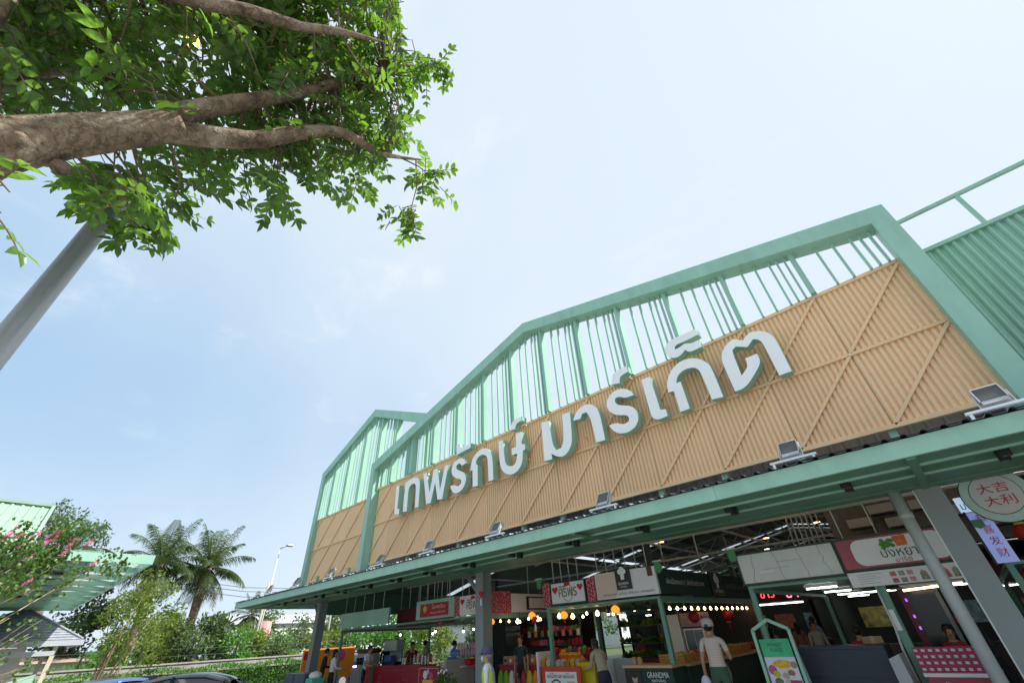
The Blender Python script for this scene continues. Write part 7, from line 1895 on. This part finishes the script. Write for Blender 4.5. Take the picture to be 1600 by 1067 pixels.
# guard
gr, L, k = person((-7.95, 7.45, -0.15), rz_to(-0.80, -0.60), 'security guard in white shirt, reflective vest, cap and face mask', WSH, NVP, 1.66, 'short', 4, DOWN, 1.0, hat=(cm('cap_violet_grey', (0.09, 0.08, 0.15), 0.8), cm('cap_brim_dark', (0.03, 0.025, 0.02), 0.6)), hair_m=cm('grey_hair', (0.3, 0.29, 0.28), 0.6))
MB().ball(L(0, 0.098, 1.545) * k, 0.068, 12, 8, 0, (1.0, 0.55, 0.85)).build('mask', cm('mask_blue', (0.45, 0.70, 0.75), 0.7), gr, local=True)
vm = cm('vest_lime', (0.55, 0.72, 0.04), 0.7); vb = cm('vest_lilac', (0.42, 0.40, 0.66), 0.6)
vest = MB()
rows = [(1.02, 0.175, 0.140), (1.12, 0.172, 0.138), (1.27, 0.190, 0.138), (1.36, 0.165, 0.115), (1.42, 0.10, 0.085)]
n = 20
for ri in range(len(rows) - 1):
    for i in range(n):
        q = []
        for (z, a, b_), j in ((rows[ri], i), (rows[ri], i + 1), (rows[ri + 1], i + 1), (rows[ri + 1], i)):
            t = 2 * math.pi * j / n; q.append(L(a * math.cos(t), b_ * math.sin(t), z) * k)
        t = 2 * math.pi * (i + 0.5) / n
        if abs(math.cos(t)) > 0.90 and ri >= 2: continue
        vest.add(q, [(0, 1, 2, 3)], 0 if ri == 0 or abs(math.cos(t)) > 0.62 else (1 if math.sin(t) < 0 else 0), True)
vest.build('vest', [vm, vb], gr, local=True)
MB().ball(L(0.232, 0.0, 1.27) * k, 0.035, 10, 6, 0, (0.3, 1, 1.1)).build('badge', cm('orange_badge', (0.65, 0.2, 0.08), 0.6), gr, local=True)
# shopper
sp, L, k = person((-4.22, 9.95, 0), rz_to(-0.15, 1.0), 'shopper seen from behind in striped T-shirt, pale cap and green shorts', stripes('striped_tee', (0.66, 0.57, 0.47), (0.52, 0.38, 0.40), 13), cm('green_shorts', (0.05, 0.11, 0.07), 0.8), 1.76, 'short', 3, ((V((-0.25, 0.0, -1)), V((-0.1, 0.15, -1))), (V((0.25, 0.15, -1)), V((-0.25, 0.9, 0.1)))), 0.6, hat=(cm('pale_cap', (0.46, 0.47, 0.43), 0.8), cm('pale_cap', (0.46, 0.47, 0.43))))
tag(MB().ball((-4.52, 9.95, 0.72), 0.14, 12, 8, 0, (0.8, 0.5, 1.3)).build('shopping_bag', cm('pale_bag', (0.62, 0.64, 0.7), 0.6)), 'pale plastic bag hanging from the shopper left hand', 'bag')
person((-10.85, 11.5, 0), rz_to(0.35, -1.0), 'man in dark teal shirt standing by the red snack table', cm('dark_teal_shirt', (0.015, 0.045, 0.05), 0.8), BSH, 1.70, 'short', 0, DOWN, 0.6)
person((-6.98, 10.15, 0), rz_to(-1.0, 0.55), 'woman in beige blouse bending over the fruit stand', cm('beige_blouse', (0.40, 0.34, 0.25), 0.8, bump=0.8, bscale=9), NVP, 1.62, 'long', 28, FWD, 1.3, fem=True)
person((-19.75, 9.55, 0), rz_to(0.5, 1.0), 'man in black at the drinks machine beside the leftmost column', BSH, BSH, 1.66, 'short', 8, FWD, 1.3)
person((-18.55, 9.35, 0), rz_to(0.3, 1.0), 'long haired woman in white blouse and black trousers at the left stall', WSH, BSH, 1.62, 'long', 4, FWD, 1.3, fem=True)
person((-18.35, 10.6, 0), rz_to(1.0, 0.35), 'server in white T-shirt leaning at the end of the red counter', WSH, NVP, 1.68, 'short', 14, FWD, 0.6)
person((-19.0, 11.9, 0), rz_to(0.8, -0.5), 'server in dark clothes behind the white T-shirt server', BSH, BSH, 1.74, 'short', 0, FWD, 1.3)
person((-17.0, 11.75, 0), rz_to(0.9, -0.4), 'seller in maroon shirt bending over the red counter', cm('maroon_shirt', (0.20, 0.012, 0.025), 0.8), BSH, 1.74, 'short', 20, FWD, 0.6)
person((-18.6, 13.6, 0), rz_to(0.4, 1.0), 'person in sage shirt standing beyond the red counter', cm('sage_shirt', (0.30, 0.36, 0.30), 0.8), BSH, 1.72, 'short', 0, DOWN, 0.9)
person((-8.0, 16.0, 0), rz_to(0.3, 1.0), 'dark clothed person behind the green post of the vegetable stall', BSH, BSH, 1.66, 'short', 4, FWD, 1.3)
person((-5.9, 18.0, 0), rz_to(-0.8, -0.5), 'seller in black deep in the aisle past the shopper', BSH, BSH, 1.64, 'short', 0, FWD, 1.3)
person((-4.75, 20.2, 0), rz_to(0.5, 1.0), 'man in light blue shirt walking deep in the aisle', cm('light_blue_shirt', (0.25, 0.33, 0.50), 0.8), cm('red_trousers', (0.14, 0.02, 0.03), 0.8), 1.74, 'short', 4, FWD, 1.3)
person((-5.2, 19.8, 0), rz_to(-0.3, 1.0), 'long haired woman in brown pink dress deep in the aisle', cm('dusty_pink', (0.32, 0.18, 0.16), 0.8), cm('pale_skirt', (0.4, 0.35, 0.3), 0.8), 1.60, 'long', 0, DOWN, 0.6, fem=True, skirt=cm('pale_skirt', (0.4, 0.35, 0.3)))
person((-5.9, 19.2, 0), rz_to(0.2, 1.0), 'child sized person in grey top left of the brown pink dress', cm('grey_top', (0.38, 0.36, 0.34), 0.8), NVP, 1.5, 'long', 0, DOWN, 0.6, fem=True)
rsx, L, k = person((-2.15, 12.3, 0), rz_to(-0.2, 1.0), 'person in red T-shirt with white print seen over the navy counter', cm('bright_red_shirt', (0.42, 0.012, 0.02), 0.8), BSH, 1.52, 'short', 10, FWD, 0.6)
person((-0.72, 11.75, 0), rz_to(0.3, -1.0), 'seller in red blouse and dark hair behind the checkered counter', cm('red_blouse', (0.30, 0.02, 0.03), 0.8), BSH, 1.48, 'bun', 6, FWD, 0.9, fem=True)
person((-0.32, 12.1, 0), rz_to(-0.6, -1.0), 'seller in red cap bending behind the checkered counter', BSH, BSH, 1.62, 'short', 18, FWD, 1.3, hat=(cm('red_cap', (0.36, 0.015, 0.05), 0.7), cm('red_cap', (0.36, 0.015, 0.05))))
person((-9.0, 19.5, 0), rz_to(0.5, -1.0), 'far person in amber top behind the vegetable rack', cm('amber_top', (0.6, 0.3, 0.03), 0.8), NVP, 1.65, 'short', 0, DOWN, 0.9)

for i, (x, y, sh_, hh, l) in enumerate(((-9.7, 16.8, (0.30, 0.05, 0.06), 1.6, 'far person in dull red top at the end of the middle aisle'), (-10.3, 17.6, (0.10, 0.12, 0.2), 1.7, 'far person in navy top at the end of the middle aisle'), (-3.9, 16.5, (0.35, 0.33, 0.3), 1.62, 'far person in grey blouse right of the aisle counter'), (-4.3, 23.0, (0.05, 0.05, 0.06), 1.7, 'far dark person before the pink glowing sign'), (-6.9, 20.8, (0.5, 0.48, 0.45), 1.66, 'far person in pale shirt before the red glowing letters'), (-15.8, 12.9, (0.42, 0.38, 0.3), 1.66, 'person in khaki top behind the bottle packs'))):
    person((x, y, 0), rz_to(0.4 * (i % 3 - 1), 1.0 if i % 2 else -1.0), l, cm('far_top_%d' % i, sh_, 0.8), NVP if i % 2 else BSH, hh, 'long' if i % 3 == 0 else 'short', 3, DOWN if i % 2 else FWD, 0.9, fem=i % 3 == 0)
